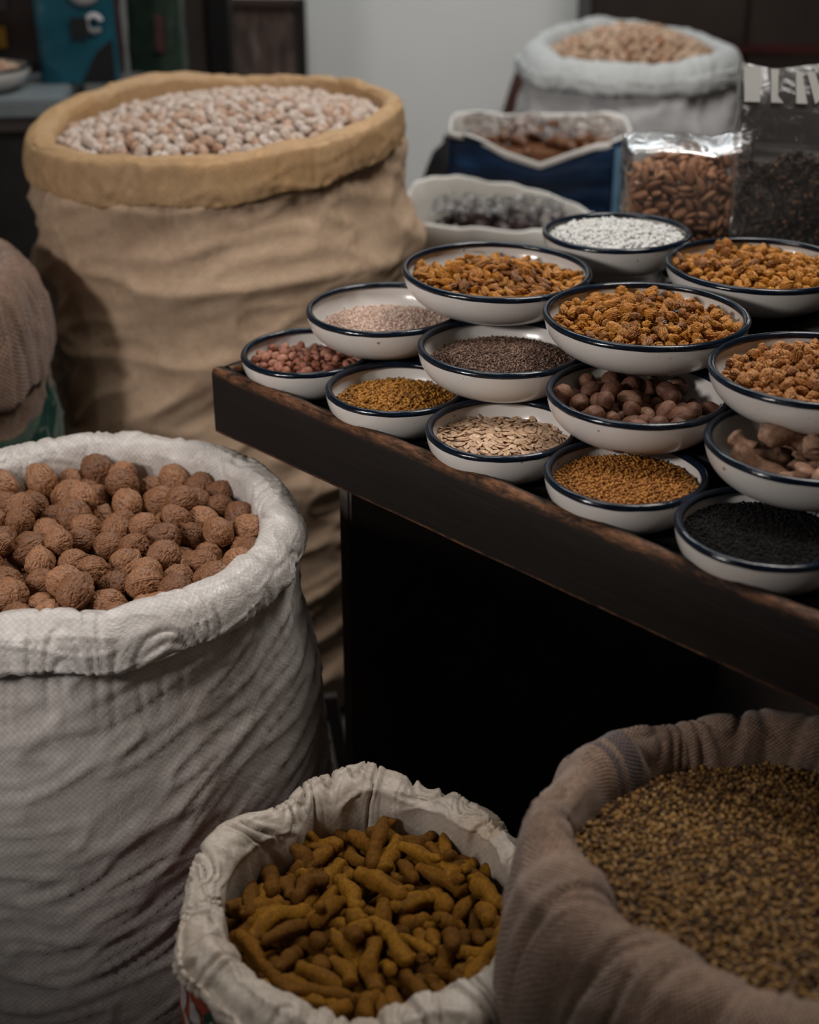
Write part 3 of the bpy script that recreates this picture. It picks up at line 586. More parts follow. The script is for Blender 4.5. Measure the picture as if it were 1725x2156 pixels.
-644,-520,-9, 283,-310,-904,85, 94,-272,455,6, 612,167,-192,748, 114,-388,-415,57, 58,-274,-886,-369, 104,
-657,678,-33, 267,611,735,128, 98,-938,-1,-74, 576,-548,-39,605, 102,50,806,-58, 313,501,164,-790, 82,
-578,-302,13, 321,746,574,102, 94,-137,949,16, 743,421,-391,-343, 112,702,-675,-30, 669,-515,-400,-358, 98,
33,168,115, 746,620,-170,-173, 92,381,157,1, 946,-263,-94,-166, 83,-875,-407,-30, 682,208,-666,-219, 107,
323,-571,11, 435,-173,-571,-675, 100,498,167,80, 264,847,427,173, 100,115,598,33, 304,-518,-30,799, 113,
-840,-64,-23, 495,-222,-366,756, 97,-462,642,0, 61,-5,-974,-216, 89,-567,176,43, 314,546,737,243, 99,
633,-53,18, 39,-832,-553,-12, 100,797,392,-55, 243,437,-300,-812, 81,96,-551,39, 559,-524,595,-242, 105,
-583,-684,-32, 753,-405,517,-32, 93,913,259,-79, 347,474,805,-82, 82,-147,560,51, 788,83,323,518, 87,
-33,-40,132, 893,-154,13,423, 101,-486,-772,-24, 639,-557,143,-511, 85,267,-780,-54, 71,138,-407,900, 97,
-362,-159,109, 108,-81,934,330, 106,863,-341,-61, 107,79,-977,-166, 96,59,735,10, 205,-386,-899,-19, 93,
309,-384,62, 106,897,419,90, 89,-141,-452,7, 287,-685,373,556, 85,-738,255,-9, 449,352,-490,-659, 114,
-556,-434,13, 710,654,-193,174, 110,7,-196,129, 302,511,763,255, 115,5,529,70, 292,-898,328,25, 105,
-176,390,41, 812,9,-279,513, 93,813,291,-54, 375,-446,-765,-274, 90,824,-247,-17, 304,715,573,-262, 104,
364,-915,-5, 749,-563,-156,312, 108,376,132,105, 183,680,621,343, 113,-389,-769,36, 743,-13,-415,525, 96,
-60,800,-10, 315,-270,-898,144, 89,-814,-504,-33, 641,-64,765,-20, 90,-914,117,-39, 199,954,-188,124, 114,
-671,165,43, 732,177,458,472, 86,195,-965,-4, 735,-490,42,467, 112,-503,801,-79, 407,-731,340,429, 92,
787,196,-13, 241,-55,962,-119, 103,-36,-286,45, 559,-209,79,799, 105,793,507,-57, 437,570,674,-172, 88,
583,741,-66, 307,-135,660,672, 112,458,-817,-84, 263,77,-172,-946, 103,460,-166,25, 575,456,544,-407, 105,
-363,-23,65, 22,115,991,59, 104,-765,574,-29, 115,47,-200,-972, 102,435,-597,13, 547,488,614,294, 100,
-129,222,145, 575,400,458,548, 114,464,-497,90, 117,796,-592,-52, 114,612,352,9, 850,170,-255,-429, 100,
846,-115,-35, 806,454,-186,331, 101,-219,-574,55, 72,416,-823,-381, 113,-16,640,40, 109,982,-110,108, 87,
-920,-275,-22, 263,868,-416,70, 104,-529,-732,65, 40,773,438,-456, 95,-440,209,48, 970,-152,88,166, 93,
426,-727,-21, 41,167,460,-871, 107,214,-478,50, 84,-168,-586,789, 97,444,577,37, 90,568,623,530, 106],
'raisinB': [
112,229,-8, 697,154,295,636, 94,719,-426,-172, 31,-263,765,-587, 107,311,835,-148, 90,360,-295,-881, 109,
-285,831,-173, 973,104,203,9, 106,-719,-533,-152, 481,556,675,-66, 98,-652,-3,-104, 869,-16,-114,-482, 101,
-75,-206,-7, 451,-834,294,-123, 82,530,44,-67, 375,-915,84,121, 94,231,-857,-172, 84,309,727,-607, 88,
824,265,-182, 138,541,830,16, 111,-723,467,-192, 536,148,-180,-811, 102,403,375,-67, 112,255,-890,361, 107,
490,-765,-130, 474,-89,-398,-781, 111,-204,412,-47, 139,-724,585,-339, 95,101,-444,-52, 801,133,154,-562, 82,
-126,-892,-131, 22,-525,344,-778, 114,776,113,-153, 175,-672,-713,95, 107,-749,256,-164, 91,623,-777,-5, 94,
15,394,-25, 701,-612,-162,329, 106,-526,-684,-196, 957,12,-14,-288, 94,601,-612,-153, 649,-745,1,-155, 109,
177,715,-142, 297,153,-760,-558, 81,-699,-264,-135, 874,449,-173,78, 114,-129,-19,14, 761,350,-254,-484, 110,
-409,-385,-81, 238,212,694,646, 80,480,765,-145, 449,-626,-613,-175, 99,868,-74,-196, 747,198,-279,-570, 86,
-520,700,-182, 383,-195,679,-595, 104,-111,427,-38, 114,725,-665,141, 103,-767,120,-104, 300,739,140,587, 114,
-564,-317,-110, 301,-878,-359,-99, 86,23,507,-52, 483,-812,-153,290, 103,-229,-202,-8, 132,-138,-811,554, 104,
335,-799,-202, 968,184,10,172, 84,-483,609,-157, 76,164,-379,-907, 93,498,-211,-72, 163,-952,242,93, 93,
728,390,-170, 325,546,-737,-229, 109,43,887,-170, 447,-80,-831,322, 84,-245,-830,-196, 11,90,948,-304, 94,
868,83,-189, 58,801,-582,129, 95,753,-508,-133, 180,376,-559,-717, 108,-832,341,-148, 252,-489,-703,-450, 97,
338,39,-18, 41,772,635,-4, 102,-394,742,-183, 708,-509,-71,484, 94,43,-854,-169, 37,-196,-476,-857, 115,
429,641,-146, 721,-650,175,-165, 107,801,-110,-172, 496,645,-362,-456, 87,430,-689,-172, 940,-196,-59,274, 94,
-649,-585,-189, 640,451,-495,-376, 81,-391,-727,-169, 123,840,510,139, 95,241,-444,-50, 834,-518,189,-4, 109,
-314,-315,-40, 67,-174,701,688, 93,-244,731,-106, 124,209,968,-68, 101,701,518,-163, 376,447,741,-331, 83,
-851,203,-165, 218,-431,-875,32, 100,546,-457,-124, 861,198,135,-449, 110,87,-211,-3, 699,-395,-354,480, 91,
276,-129,-6, 105,-113,-62,-986, 114,-843,-299,-165, 11,-507,-352,-787, 82,640,401,-150, 715,-262,-79,643, 89,
-472,283,-75, 77,210,-645,-731, 84,348,750,-177, 96,192,-975,63, 99,-29,836,-174, 130,-266,-621,726, 107,
-363,-599,-114, 11,-145,-927,347, 113,-625,616,-151, 244,667,484,511, 113,-345,382,-66, 271,43,608,745, 85,
255,-766,-163, 505,845,54,165, 90,-276,-722,-144, 405,-53,268,-873, 109,894,-48,-102, 513,-809,68,-279, 114,
-132,-781,-164, 854,515,-23,-73, 92,153,-293,-14, 532,405,-396,-630, 99,576,638,-186, 784,561,-83,-254, 103,
-196,-504,-76, 242,-801,545,-43, 83,-572,-20,-35, 425,223,-835,-267, 96,385,-624,-142, 349,100,-106,-926, 88,
204,285,-25, 14,696,-706,130, 91,-3,663,-102, 936,352,-20,-7, 108,-768,535,-114, 137,-716,-637,-250, 80,
680,118,-120, 621,-68,-5,-781, 100,-739,-34,-144, 132,343,929,-46, 92,210,-698,-131, 246,-284,724,-578, 98,
-379,51,-28, 797,88,-196,-564, 99,811,-208,-114, 93,-779,-328,-526, 105,-474,-637,-150, 412,-43,364,834, 91,
-356,-233,-40, 21,176,664,-727, 86,274,-267,-27, 377,117,-142,908, 101,-44,-525,-64, 33,-48,493,-868, 95,
-762,-385,-196, 46,-708,-705,-3, 83,392,172,-43, 590,-628,337,-381, 80,130,792,-157, 645,576,473,169, 111,
10,62,14, 717,-499,-255,415, 101,379,-831,-115, 715,244,-462,-464, 84,831,358,-98, 90,-334,910,228, 99,
7,-746,-139, 913,364,15,-184, 106,-674,439,-120, 363,-146,-129,-911, 101,916,-191,-92, 319,-766,-531,-172, 102,
327,463,-85, 746,151,359,540, 81,-288,645,-120, 69,-185,-407,892, 108,734,-317,-156, 856,-477,167,105, 111,
436,281,-65, 147,37,-921,359, 92,-386,494,-95, 335,-84,363,865, 103,389,-780,-48, 495,664,559,-28, 101,
505,-82,-53, 377,805,-348,-299, 114,-929,8,-111, 326,522,485,621, 100,-26,-432,-40, 865,-448,143,-175, 93,
-167,852,-141, 818,416,45,-394, 98,-702,-433,-146, 462,865,189,-52, 92,-764,32,-34, 3,238,-857,457, 109,
135,-662,-119, 780,-370,-385,325, 82,-84,196,3, 193,980,-39,39, 106,285,593,-112, 5,123,932,341, 84,
914,128,-123, 509,-341,-512,602, 91,129,40,10, 66,-928,-344,130, 103,-441,-38,-30, 657,-297,552,-419, 82,
213,-535,-87, 815,389,24,-428, 83,693,-125,-104, 978,-207,-1,-29, 109,236,790,-106, 263,-398,-588,653, 87,
-821,218,-76, 117,399,-909,-14, 110,-158,-704,-93, 494,-7,-134,-859, 113,-509,481,-119, 901,165,-343,-206, 98,
585,548,-152, 996,3,-81,27, 90,-560,-234,-40, 52,-732,442,-516, 105,316,236,9, 560,741,118,351, 112,
390,-265,-52, 30,915,-339,-214, 91,552,-335,-103, 223,-348,-909,-61, 97,27,827,-57, 409,625,-397,-534, 113,
-282,-441,-30, 749,393,-474,-246, 102,-592,286,-109, 834,-2,40,550, 96,-365,231,-46, 688,48,-209,-693, 84,
-295,-870,-123, 810,-556,107,-156, 104,749,-21,-102, 111,879,-368,283, 94,117,-548,-39, 836,493,0,-240, 88,
482,-626,-100, 301,203,-415,-834, 85,229,7,9, 324,381,-606,-619, 110,-122,742,-144, 341,-931,67,-109, 94,
492,339,-39, 444,208,-860,143, 83,272,673,-113, 76,-212,525,821, 86,-838,-212,-132, 156,671,178,-703, 103,
194,-913,-111, 887,-395,-209,-118, 93,448,-448,-15, 336,-922,-1,193, 89,409,-35,31, 260,-689,663,-134, 104,
-875,300,-50, 9,-315,897,310, 107,26,-632,-94, 103,-146,974,-142, 104,482,487,-111, 117,85,274,951, 112,
641,-696,-91, 85,937,255,222, 92,199,684,-63, 782,-448,-369,228, 93,678,-42,-65, 375,198,905,46, 94,
-690,-168,-102, 875,-280,62,390, 88,-287,125,-10, 129,405,-898,115, 84,-324,564,-90, 152,-155,-656,723, 107,
362,-527,-101, 125,102,-818,552, 90,718,314,-67, 320,-707,-630,-22, 99,-143,280,-17, 518,-854,-37,-34, 89,
239,-569,-10, 400,-2,-274,-875, 95,-692,604,-84, 691,342,-120,-626, 104,-289,-523,-83, 406,-39,29,912, 95,
-785,-118,-121, 563,-155,-613,533, 113,-2,-153,28, 372,-463,-492,637, 113,412,-409,-79, 190,-507,-834,-103, 101,
-504,355,-63, 562,739,366,-69, 98,482,169,-63, 653,-625,378,-201, 85,578,-634,-65, 153,-846,-419,-292, 93,
352,762,-88, 206,-276,-938,-51, 93,-650,-667,-111, 326,120,589,730, 86,-111,782,-73, 198,-51,522,828, 86,
-689,292,-98, 478,-448,-741,146, 94,714,-228,-117, 290,216,854,373, 84,191,553,-90, 883,-414,110,-191, 83,
-635,365,-146, 8,922,373,104, 80,182,180,42, 236,-762,577,-176, 85,-818,-399,-104, 215,494,-842,-16, 106,
499,517,-29, 954,-251,118,117, 95,-103,896,-78, 383,-189,-523,738, 113,288,-376,-16, 561,795,-191,-128, 92,
-120,-292,-7, 283,-2,867,-410, 85,-505,-758,-128, 304,-913,222,-157, 99,555,205,-67, 402,-312,-835,209, 96,
155,-821,-107, 922,372,62,89, 94,-596,81,-29, 280,-149,-664,-677, 106,-233,805,-56, 256,435,846,-172, 103,
791,-355,-83, 73,-965,-36,251, 107,-866,20,-190, 311,666,-618,-280, 104,-34,-599,-33, 725,664,-1,182, 88,
-499,-333,-29, 406,153,-343,-833, 106,507,-359,-23, 274,30,-48,960, 93,594,406,-87, 864,-256,-412,137, 83,
-254,23,12, 518,-250,563,-594, 112,83,933,-87, 479,-361,-784,156, 103,-381,-892,-44, 30,-238,-896,374, 113,
-891,-137,-144, 466,-237,-707,-477, 96,-273,460,-1, 780,-72,19,621, 112,-581,-585,-155, 702,-216,-84,-674, 83,
-637,135,-113, 162,21,902,-400, 82,585,707,-120, 259,51,-367,892, 85,302,-828,-77, 663,450,-354,-481, 105,
202,484,-35, 516,-831,-142,-151, 106,268,384,-21, 87,830,-386,394, 91,-137,-826,-52, 136,345,-688,624, 103,
-131,664,-29, 810,484,148,297, 105,-857,70,-106, 501,-439,-329,670, 92,113,-737,-57, 659,-730,77,-164, 108,
807,475,-111, 773,445,-449,-49, 83,-284,266,-5, 298,-294,-520,745, 96,-75,114,53, 14,-133,205,970, 96,
-538,680,-82, 460,-494,603,-424, 113,661,-562,-80, 498,850,-171,23, 96,493,93,13, 48,-472,-828,300, 94,
-636,-559,-96, 668,-327,-36,-668, 101,-371,878,-86, 868,445,212,63, 89,622,290,-82, 607,277,95,-739, 99,
3,291,40, 109,193,-970,-97, 109,652,-410,-65, 498,233,279,787, 115,347,-181,65, 888,-9,460,14, 109,
-124,576,-85, 16,-103,882,-460, 96,-210,-75,28, 124,-649,645,383, 98,-30,-759,-41, 267,-873,401,73, 115,
-577,-460,-136, 714,-233,106,-652, 80,314,-657,-76, 429,-425,-626,494, 97,-732,-128,-40, 71,916,386,-82, 99,
603,-73,-52, 749,-482,-51,-453, 81,622,616,-85, 145,71,-376,-912, 114,756,205,-65, 185,-176,227,-940, 103,
160,869,-63, 396,343,-601,-604, 111,-563,-114,-48, 272,-3,-588,-761, 99,276,625,-32, 626,-140,267,-719, 95,
463,-534,-43, 793,-581,56,174, 111,-13,-901,-46, 326,836,-281,-340, 112,-408,775,-104, 23,-378,-905,192, 94,
-42,-340,-25, 899,-433,-53,42, 81,-399,-383,6, 699,16,-112,706, 110,232,300,52, 562,500,-466,-467, 94,
-474,-486,-88, 62,-115,-21,-991, 107,656,-243,-37, 966,-78,38,-241, 114,-683,217,-41, 719,613,-141,-294, 98,
937,28,-61, 121,145,882,-432, 90,213,-267,57, 205,-877,432,55, 97,-699,-437,-55, 59,-474,-844,246, 106,
-173,347,52, 95,173,770,606, 99,-676,-355,-122, 521,-679,-216,-470, 84,-456,552,-38, 65,89,425,-898, 100,
-472,71,-50, 652,-352,-442,505, 85,-225,-650,-61, 566,735,331,171, 84,490,695,-70, 85,-382,-824,410, 84,
226,-685,-42, 61,-575,-744,336, 90,-825,476,-71, 431,500,0,751, 111,110,190,88, 239,-241,-51,939, 96,
629,87,-25, 477,840,-225,-129, 113,-154,203,76, 159,-57,974,-153, 93,485,432,-29, 910,338,227,-81, 84,
-185,-400,-43, 846,-449,152,-245, 91,567,-98,26, 253,670,656,239, 107,77,615,-33, 43,-62,978,194, 97,
-159,-541,-10, 599,-232,-378,667, 89,927,243,-62, 350,451,805,163, 108,-276,902,-40, 832,-355,7,426, 94,
325,143,62, 226,-956,163,89, 111,-586,457,-72, 311,653,-651,-231, 102,-896,416,-13, 565,-126,622,-527, 96,
427,-659,-18, 304,54,-268,-913, 111,404,576,-53, 887,-401,-23,226, 111,-526,-633,-78, 348,-475,-606,535, 99,
85,87,71, 897,258,246,260, 84,392,709,-20, 504,691,408,319, 108,-447,201,7, 128,-490,-780,367, 103,
-517,-399,-104, 991,-15,90,-102, 80,349,-287,28, 323,862,-267,-285, 92,-592,-457,-18, 716,515,-406,-239, 85,
-556,176,-47, 145,802,395,-425, 82,515,-256,2, 878,333,-13,-342, 103,126,400,2, 96,402,-248,876, 98],
'peanut': [
-457,-397,-154, 178,-745,177,618, 107,491,161,-137, 595,-285,315,682, 111,-320,65,-116, 558,432,553,444, 101,
-66,571,-173, 700,194,348,593, 106,-108,-189,-111, 411,-103,-174,889, 88,601,-23,-181, 772,-203,-359,483, 95,
145,587,-170, 157,-302,810,478, 105,75,97,-98, 93,-577,810,-52, 95,-253,354,-125, 708,-584,-382,-103, 108,
-46,-587,-185, 475,-748,435,-160, 88,-470,-188,-161, 380,736,-499,-253, 91,-196,579,-164, 331,-602,-626,-369, 101,
-153,-577,-185, 167,-250,-886,354, 92,94,-100,-94, 133,-378,-914,-58, 106,371,473,-184, 943,225,-123,-213, 95,
-577,163,-179, 345,-699,-512,360, 104,379,-432,-165, 746,-349,515,-237, 111,494,-209,-150, 680,476,557,16, 105,
104,-387,-128, 400,374,151,823, 104,-259,-448,-165, 104,-976,-42,-188, 89,109,485,-153, 487,801,-322,-133, 103,
156,16,-99, 256,448,715,472, 96,-492,108,-156, 65,-890,-448,-56, 103,530,275,-182, 798,-404,42,-446, 97,
-501,-295,-175, 87,66,953,283, 108,-108,216,-106, 329,814,-477,-30, 102,-7,-16,-97, 613,132,-95,-773, 91,
393,-83,-126, 521,844,119,-40, 111,27,438,-144, 488,-753,351,-267, 91,-547,294,-138, 609,387,-285,631, 109,
-134,-487,-156, 873,-451,108,-151, 100,241,-253,-122, 262,78,-885,-378, 95,577,91,-168, 203,-11,353,-913, 111,
39,-277,-112, 384,-601,695,-93, 95,-251,-248,-119, 631,5,-221,743, 109,165,310,-125, 677,735,-24,39, 94,
-390,428,-172, 642,443,-515,-356, 105,352,381,-163, 247,128,9,961, 95,-84,97,-91, 647,595,-55,-474, 94,
-257,241,-115, 252,-8,-939,235, 99,81,243,-98, 520,-725,450,17, 104,-572,-201,-167, 330,93,-874,343, 100,
411,-302,-153, 235,-615,-752,31, 110,-20,286,-112, 467,711,524,43, 95,490,-2,-152, 809,572,109,-82, 100,
-100,-618,-113, 114,-766,-628,69, 95,135,-282,-109, 115,724,-281,-619, 91,-454,260,-163, 545,-286,396,-682, 94,
-265,-550,-160, 580,-343,-311,-671, 105,277,-531,-179, 782,-476,-120,383, 103,0,-168,-91, 310,-855,-353,-218, 101,
-593,24,-170, 344,-540,-63,766, 97,-376,-173,-132, 829,-271,126,-472, 106,257,-46,-114, 967,-204,90,127, 90,
9,-396,-57, 126,103,353,-921, 104,-116,-2,-91, 215,27,781,-586, 100,-125,336,-125, 38,-967,218,-124, 99,
191,-475,-150, 428,592,169,661, 105,-130,-394,-137, 164,-39,544,822, 95,-403,-300,-101, 304,598,729,135, 105,
-85,-97,-74, 184,-402,-493,-749, 106,237,523,-170, 279,-183,-151,-931, 110,592,-235,-128, 356,351,-32,-866, 97,
319,208,-122, 67,261,297,916, 108,-374,194,-124, 339,-668,661,-27, 110,292,-145,-120, 747,-386,479,-252, 89,
182,142,-110, 349,-89,139,-923, 92,60,-601,-164, 899,170,394,82, 107,-597,-91,-163, 309,-174,-933,54, 111,
-480,377,-158, 482,-376,-776,-154, 106,567,-129,-183, 338,-884,321,20, 90,-419,27,-129, 499,-514,-594,364, 110,
284,319,-131, 482,1,-475,736, 100,85,1,-39, 934,154,-213,-243, 96,-117,497,-93, 606,-288,741,36, 106,
-358,303,-149, 192,-230,-734,610, 94,207,-168,-96, 759,-78,622,174, 91,292,-458,-99, 6,-872,487,-57, 109,
32,-466,-144, 314,-897,277,146, 103,443,257,-143, 646,-414,-461,-446, 90,467,-399,-132, 849,245,333,-329, 90,
0,168,-87, 463,-534,50,-705, 98,-512,-122,-101, 446,850,131,249, 91,-348,-389,-153, 520,-639,-446,349, 111,
-288,-67,-117, 601,760,-245,15, 91,508,-59,-77, 207,171,-395,878, 98,-506,-38,-145, 361,-367,-855,-61, 97,
-562,209,-82, 264,283,-58,920, 102,-53,-329,-122, 101,-344,-932,43, 98,70,351,-104, 306,756,182,550, 90,
303,103,-95, 120,444,-159,-874, 111,-314,-472,-98, 707,-157,-606,328, 90,-460,184,-74, 126,-694,705,68, 89,
206,-357,-118, 511,517,-677,116, 96,-192,137,-106, 360,-833,368,-204, 99,-302,-157,-62, 328,817,451,145, 92,
5,-78,-24, 827,166,231,486, 90,224,413,-150, 949,181,199,167, 96,-321,516,-157, 506,-328,-780,165, 111,
170,-594,-156, 423,479,-722,266, 99,380,-184,-121, 659,246,635,-318, 94,577,24,-85, 801,-588,98,-59, 104,
-60,407,-125, 406,-795,352,281, 89,-395,-78,-76, 287,892,348,5, 95,-203,-146,-88, 24,692,433,-577, 99,
516,-318,-134, 64,872,-217,-435, 100,558,-152,-81, 464,800,366,106, 96,460,393,-169, 743,-156,534,-373, 101,
-231,35,-106, 173,690,-601,-364, 91,301,-585,-87, 726,-676,-126,33, 106,38,608,-152, 317,755,-173,548, 105,
337,-40,-40, 193,-757,375,-500, 106,-314,-285,-48, 594,205,-55,776, 102,-443,480,-93, 344,260,-807,-404, 104,
-305,437,-85, 539,-139,767,-319, 104,-227,-361,-82, 615,135,522,-575, 109,106,-195,-53, 978,128,-72,146, 93,
306,-333,-147, 137,-814,-546,144, 94,201,239,-64, 963,-117,-78,229, 103,375,298,-85, 822,-13,275,498, 104,
642,-82,-115, 158,-834,-363,-384, 92,-379,69,-39, 23,-657,-709,257, 95,-187,277,-64, 309,658,-685,-54, 91,
-291,-13,-42, 1,-57,974,218, 95,346,542,-116, 902,-167,-17,-398, 93,-28,-533,-108, 200,-94,-475,852, 92,
-288,164,-50, 880,403,-37,247, 106,-616,89,-95, 326,-137,756,551, 107,-214,467,-143, 132,-822,537,136, 111,
278,-316,-50, 391,853,337,-77, 109,241,597,-92, 380,337,616,602, 102,-367,-552,-90, 184,87,224,953, 96,
-494,67,-61, 107,877,326,338, 105,-173,52,-35, 471,-134,194,-850, 96,235,45,-40, 98,-920,356,-133, 103,
-35,-260,-44, 494,-232,-310,779, 106,302,-210,-55, 974,134,-59,-172, 91,453,-143,-65, 66,-616,-711,-333, 90,
107,-537,-107, 263,512,-807,134, 91,407,60,-93, 794,365,82,479, 112],
'nutmeg': [
200,-646,-243, 51,-33,212,975, 100,-633,173,-244, 917,-337,66,-203, 97,106,354,-209, 312,106,-801,-500, 107,
460,192,-221, 134,-787,-591,116, 107,-92,-278,-203, 200,-49,954,216, 111,-299,588,-230, 837,-78,128,526, 110,
396,-212,-233, 330,147,-234,-903, 91,-304,9,-222, 23,-6,-977,-212, 93,260,33,-202, 7,726,678,112, 112,
90,144,-217, 153,-70,-62,-984, 91,-263,-606,-231, 655,-581,428,-224, 110,-616,-272,-242, 152,114,-596,780, 95,
400,554,-251, 286,-145,-428,845, 91,649,-187,-237, 644,-50,-155,-747, 104,-386,229,-215, 721,-594,-302,188, 109,
-284,-183,-194, 679,-79,-550,-480, 107,-147,-460,-236, 325,-237,-556,727, 90,651,71,-226, 17,984,-53,172, 111,
-126,-54,-217, 2,309,-746,590, 90,209,-410,-215, 77,-191,966,155, 111,-728,169,-56, 286,678,502,-454, 110,
-463,465,-221, 483,393,-432,653, 97,-105,550,-236, 300,-710,571,-282, 97,266,-174,-102, 149,773,-227,574, 108,
86,657,-230, 97,-787,600,108, 105,454,-23,-166, 886,-279,-207,308, 104,-177,147,-208, 221,81,-417,878, 102,
-347,-381,-213, 396,204,746,496, 112,129,-244,-218, 487,833,92,-247, 91,-147,345,-196, 107,618,515,-584, 108,
-499,-99,-216, 151,-985,-23,84, 110,254,243,-211, 438,-158,-760,-454, 92,541,413,-254, 609,-489,362,-509, 88,
450,-498,-247, 518,211,-157,-814, 97,-591,335,-159, 341,-904,255,51, 111,-60,-679,-245, 128,114,-979,-113, 94,
-387,68,-79, 612,-506,-309,523, 96,326,-561,-110, 321,725,-529,-302, 109,-90,720,-120, 72,-863,252,433, 104,
-12,221,-107, 247,960,1,131, 89,639,258,-233, 508,-523,-569,-380, 91,261,657,-161, 180,708,-56,680, 99,
-78,-577,-102, 624,-726,169,-235, 98,523,-185,-99, 134,-580,786,168, 99,-322,403,-103, 395,152,165,891, 104,
-535,-433,-234, 453,-155,-876,57, 93,71,-55,-196, 541,211,599,551, 107,-685,1,-244, 797,-263,418,-349, 90,
-193,557,-66, 525,551,-246,-601, 109,387,-349,-72, 12,-2,-18,1000, 111,-74,-141,-82, 180,-912,-12,368, 89,
-474,-263,-100, 56,-941,-312,-118, 110,-74,52,-65, 286,74,-69,953, 111,159,516,-111, 918,63,305,-246, 100,
-576,53,-99, 358,-398,579,-615, 106,586,-398,-150, 692,-70,402,596, 103,718,-67,-115, 132,117,-888,424, 89,
35,-526,-230, 437,-201,262,837, 91,367,380,-218, 480,-251,-800,259, 96,-451,247,-39, 9,-372,870,325, 101,
133,-537,-77, 289,-135,-23,-948, 91,-330,518,64, 72,-712,34,697, 93,-340,-116,-10, 593,511,585,-213, 101,
28,-410,-108, 350,157,-819,-427, 91,362,84,-43, 286,497,-811,118, 100,496,500,-94, 554,-657,-17,511, 106,
-15,437,-71, 25,536,413,-736, 107,-436,591,-76, 457,-349,34,-817, 101,-700,-144,-147, 396,-118,149,-899, 89,
-235,226,-32, 907,230,-49,350, 106,15,609,22, 569,-295,-383,-665, 110,-452,-544,-109, 878,467,68,83, 111,
92,-722,-99, 49,277,362,-889, 110,-715,345,30, 641,-237,-430,-590, 107,346,286,-62, 127,189,94,969, 105],
'melon': [
-137,212,-99, 322,-26,158,933, 106,437,176,-136, 996,-63,62,9, 91,-530,287,-165, 843,63,-146,-514, 93,
-398,-199,-128, 551,-62,-72,829, 114,137,145,-95, 33,-63,12,997, 98,-282,-326,-125, 630,80,-39,772, 104,
-214,496,-149, 42,-67,45,996, 101,7,502,-140, 664,-95,109,734, 103,202,-28,-94, 157,-139,50,-976, 100,
45,-479,-136, 250,-15,117,-961, 112,370,-583,-158, 273,15,900,-340, 102,-398,-490,-168, 314,36,112,-942, 111,
-482,376,-167, 812,-52,-88,-574, 92,-105,447,-133, 839,-45,30,542, 99,389,18,-121, 591,-85,21,-802, 99,
-508,-43,-142, 662,77,-36,-745, 107,404,-401,-156, 386,-22,137,-912, 100,331,289,-122, 66,-830,543,111, 91,
-489,93,-141, 104,847,517,70, 92,122,-223,-103, 910,33,38,412, 91,-70,-46,-89, 637,-42,58,-768, 103,
309,524,-134, 609,-564,156,535, 103,-97,138,-96, 27,553,-831,57, 91,401,-122,-121, 437,144,-15,888, 113,
54,310,-110, 966,-110,20,-233, 95,266,-417,-139, 37,-21,89,-995, 106,458,-325,-153, 843,-36,148,-516, 109,
-25,-241,-102, 965,0,5,-261, 93,68,36,-89, 930,-32,-16,-365, 114,411,455,-167, 970,-134,101,176, 99,
-298,80,-110, 762,-19,11,647, 90,-88,-490,-140, 728,48,90,-678, 98,-537,-174,-154, 409,72,9,-910, 113,
-683,79,-161, 410,-568,-642,312, 107,127,-623,-173, 743,63,-93,660, 94,106,642,-176, 959,-73,-15,-274, 100,
250,352,-127, 598,-43,75,797, 103,597,277,-173, 561,-29,-28,827, 110,556,160,-158, 918,-18,74,-388, 97,
-126,-401,-126, 749,76,-10,-658, 92,-330,-64,-113, 363,-38,-53,929, 93,-357,281,-131, 818,-44,-54,-571, 107,
-55,646,-174, 984,-167,-26,-62, 114,-138,-630,-174, 957,78,-32,276, 100,-272,-524,-160, 33,-297,-948,-108, 96,
-371,-377,-146, 796,86,30,-598, 102,628,-119,-170, 142,971,-22,-193, 90,292,-171,-113, 361,-6,4,-933, 99,
-51,-132,-93, 86,-20,55,-995, 108,51,-42,-91, 247,-31,18,-968, 91,-170,611,-172, 360,-72,152,918, 102,
-365,472,-160, 208,-91,145,963, 111,2,-589,-159, 156,56,24,-986, 98,-318,610,-159, 488,-808,-319,81, 112,
190,-487,-144, 824,87,117,-548, 115,593,-247,-172, 573,66,-56,815, 102,-248,-174,-108, 996,0,-80,27, 106,
427,312,-145, 645,31,64,761, 112,148,506,-146, 992,-89,69,50, 103,-227,306,-120, 814,-18,-43,-579, 94,
569,29,-145, 48,558,802,208, 97,-520,-369,-169, 815,-45,-65,574, 115,53,-406,-124, 19,-978,-205,-36, 96,
-625,-163,-174, 332,-72,-44,940, 103,339,112,-116, 998,-1,48,43, 93,535,342,-173, 980,-12,100,174, 91,
-1,188,-97, 794,-46,-18,605, 96,-195,-42,-96, 587,17,31,-809, 111,-124,241,-90, 951,-199,182,148, 98,
44,439,-130, 960,-128,18,250, 90,174,-154,-99, 113,-53,-4,-992, 109,521,-17,-145, 972,40,110,-204, 100,
-162,385,-125, 780,-23,-112,-616, 98,289,574,-172, 985,-120,23,118, 108,-449,-333,-152, 457,-24,-67,887, 109,
-387,294,-109, 796,-192,96,567, 103,475,405,-165, 760,-118,104,-631, 113,432,-474,-172, 808,165,54,562, 115,
-107,-238,-104, 625,37,10,779, 93,251,-601,-175, 76,-971,-225,3, 106,625,175,-176, 903,-55,65,-420, 96,
321,398,-142, 890,7,79,449, 107,326,-359,-137, 909,-3,75,-411, 107,115,-455,-126, 348,-147,101,-920, 105,
-2,44,-84, 725,-46,-150,671, 103,-547,0,-131, 582,25,-77,-809, 104,267,249,-117, 798,37,74,596, 98,
-371,400,-148, 933,-143,-46,-328, 113,-583,157,-160, 17,787,617,-14, 112,118,358,-119, 524,-59,-85,-846, 94,
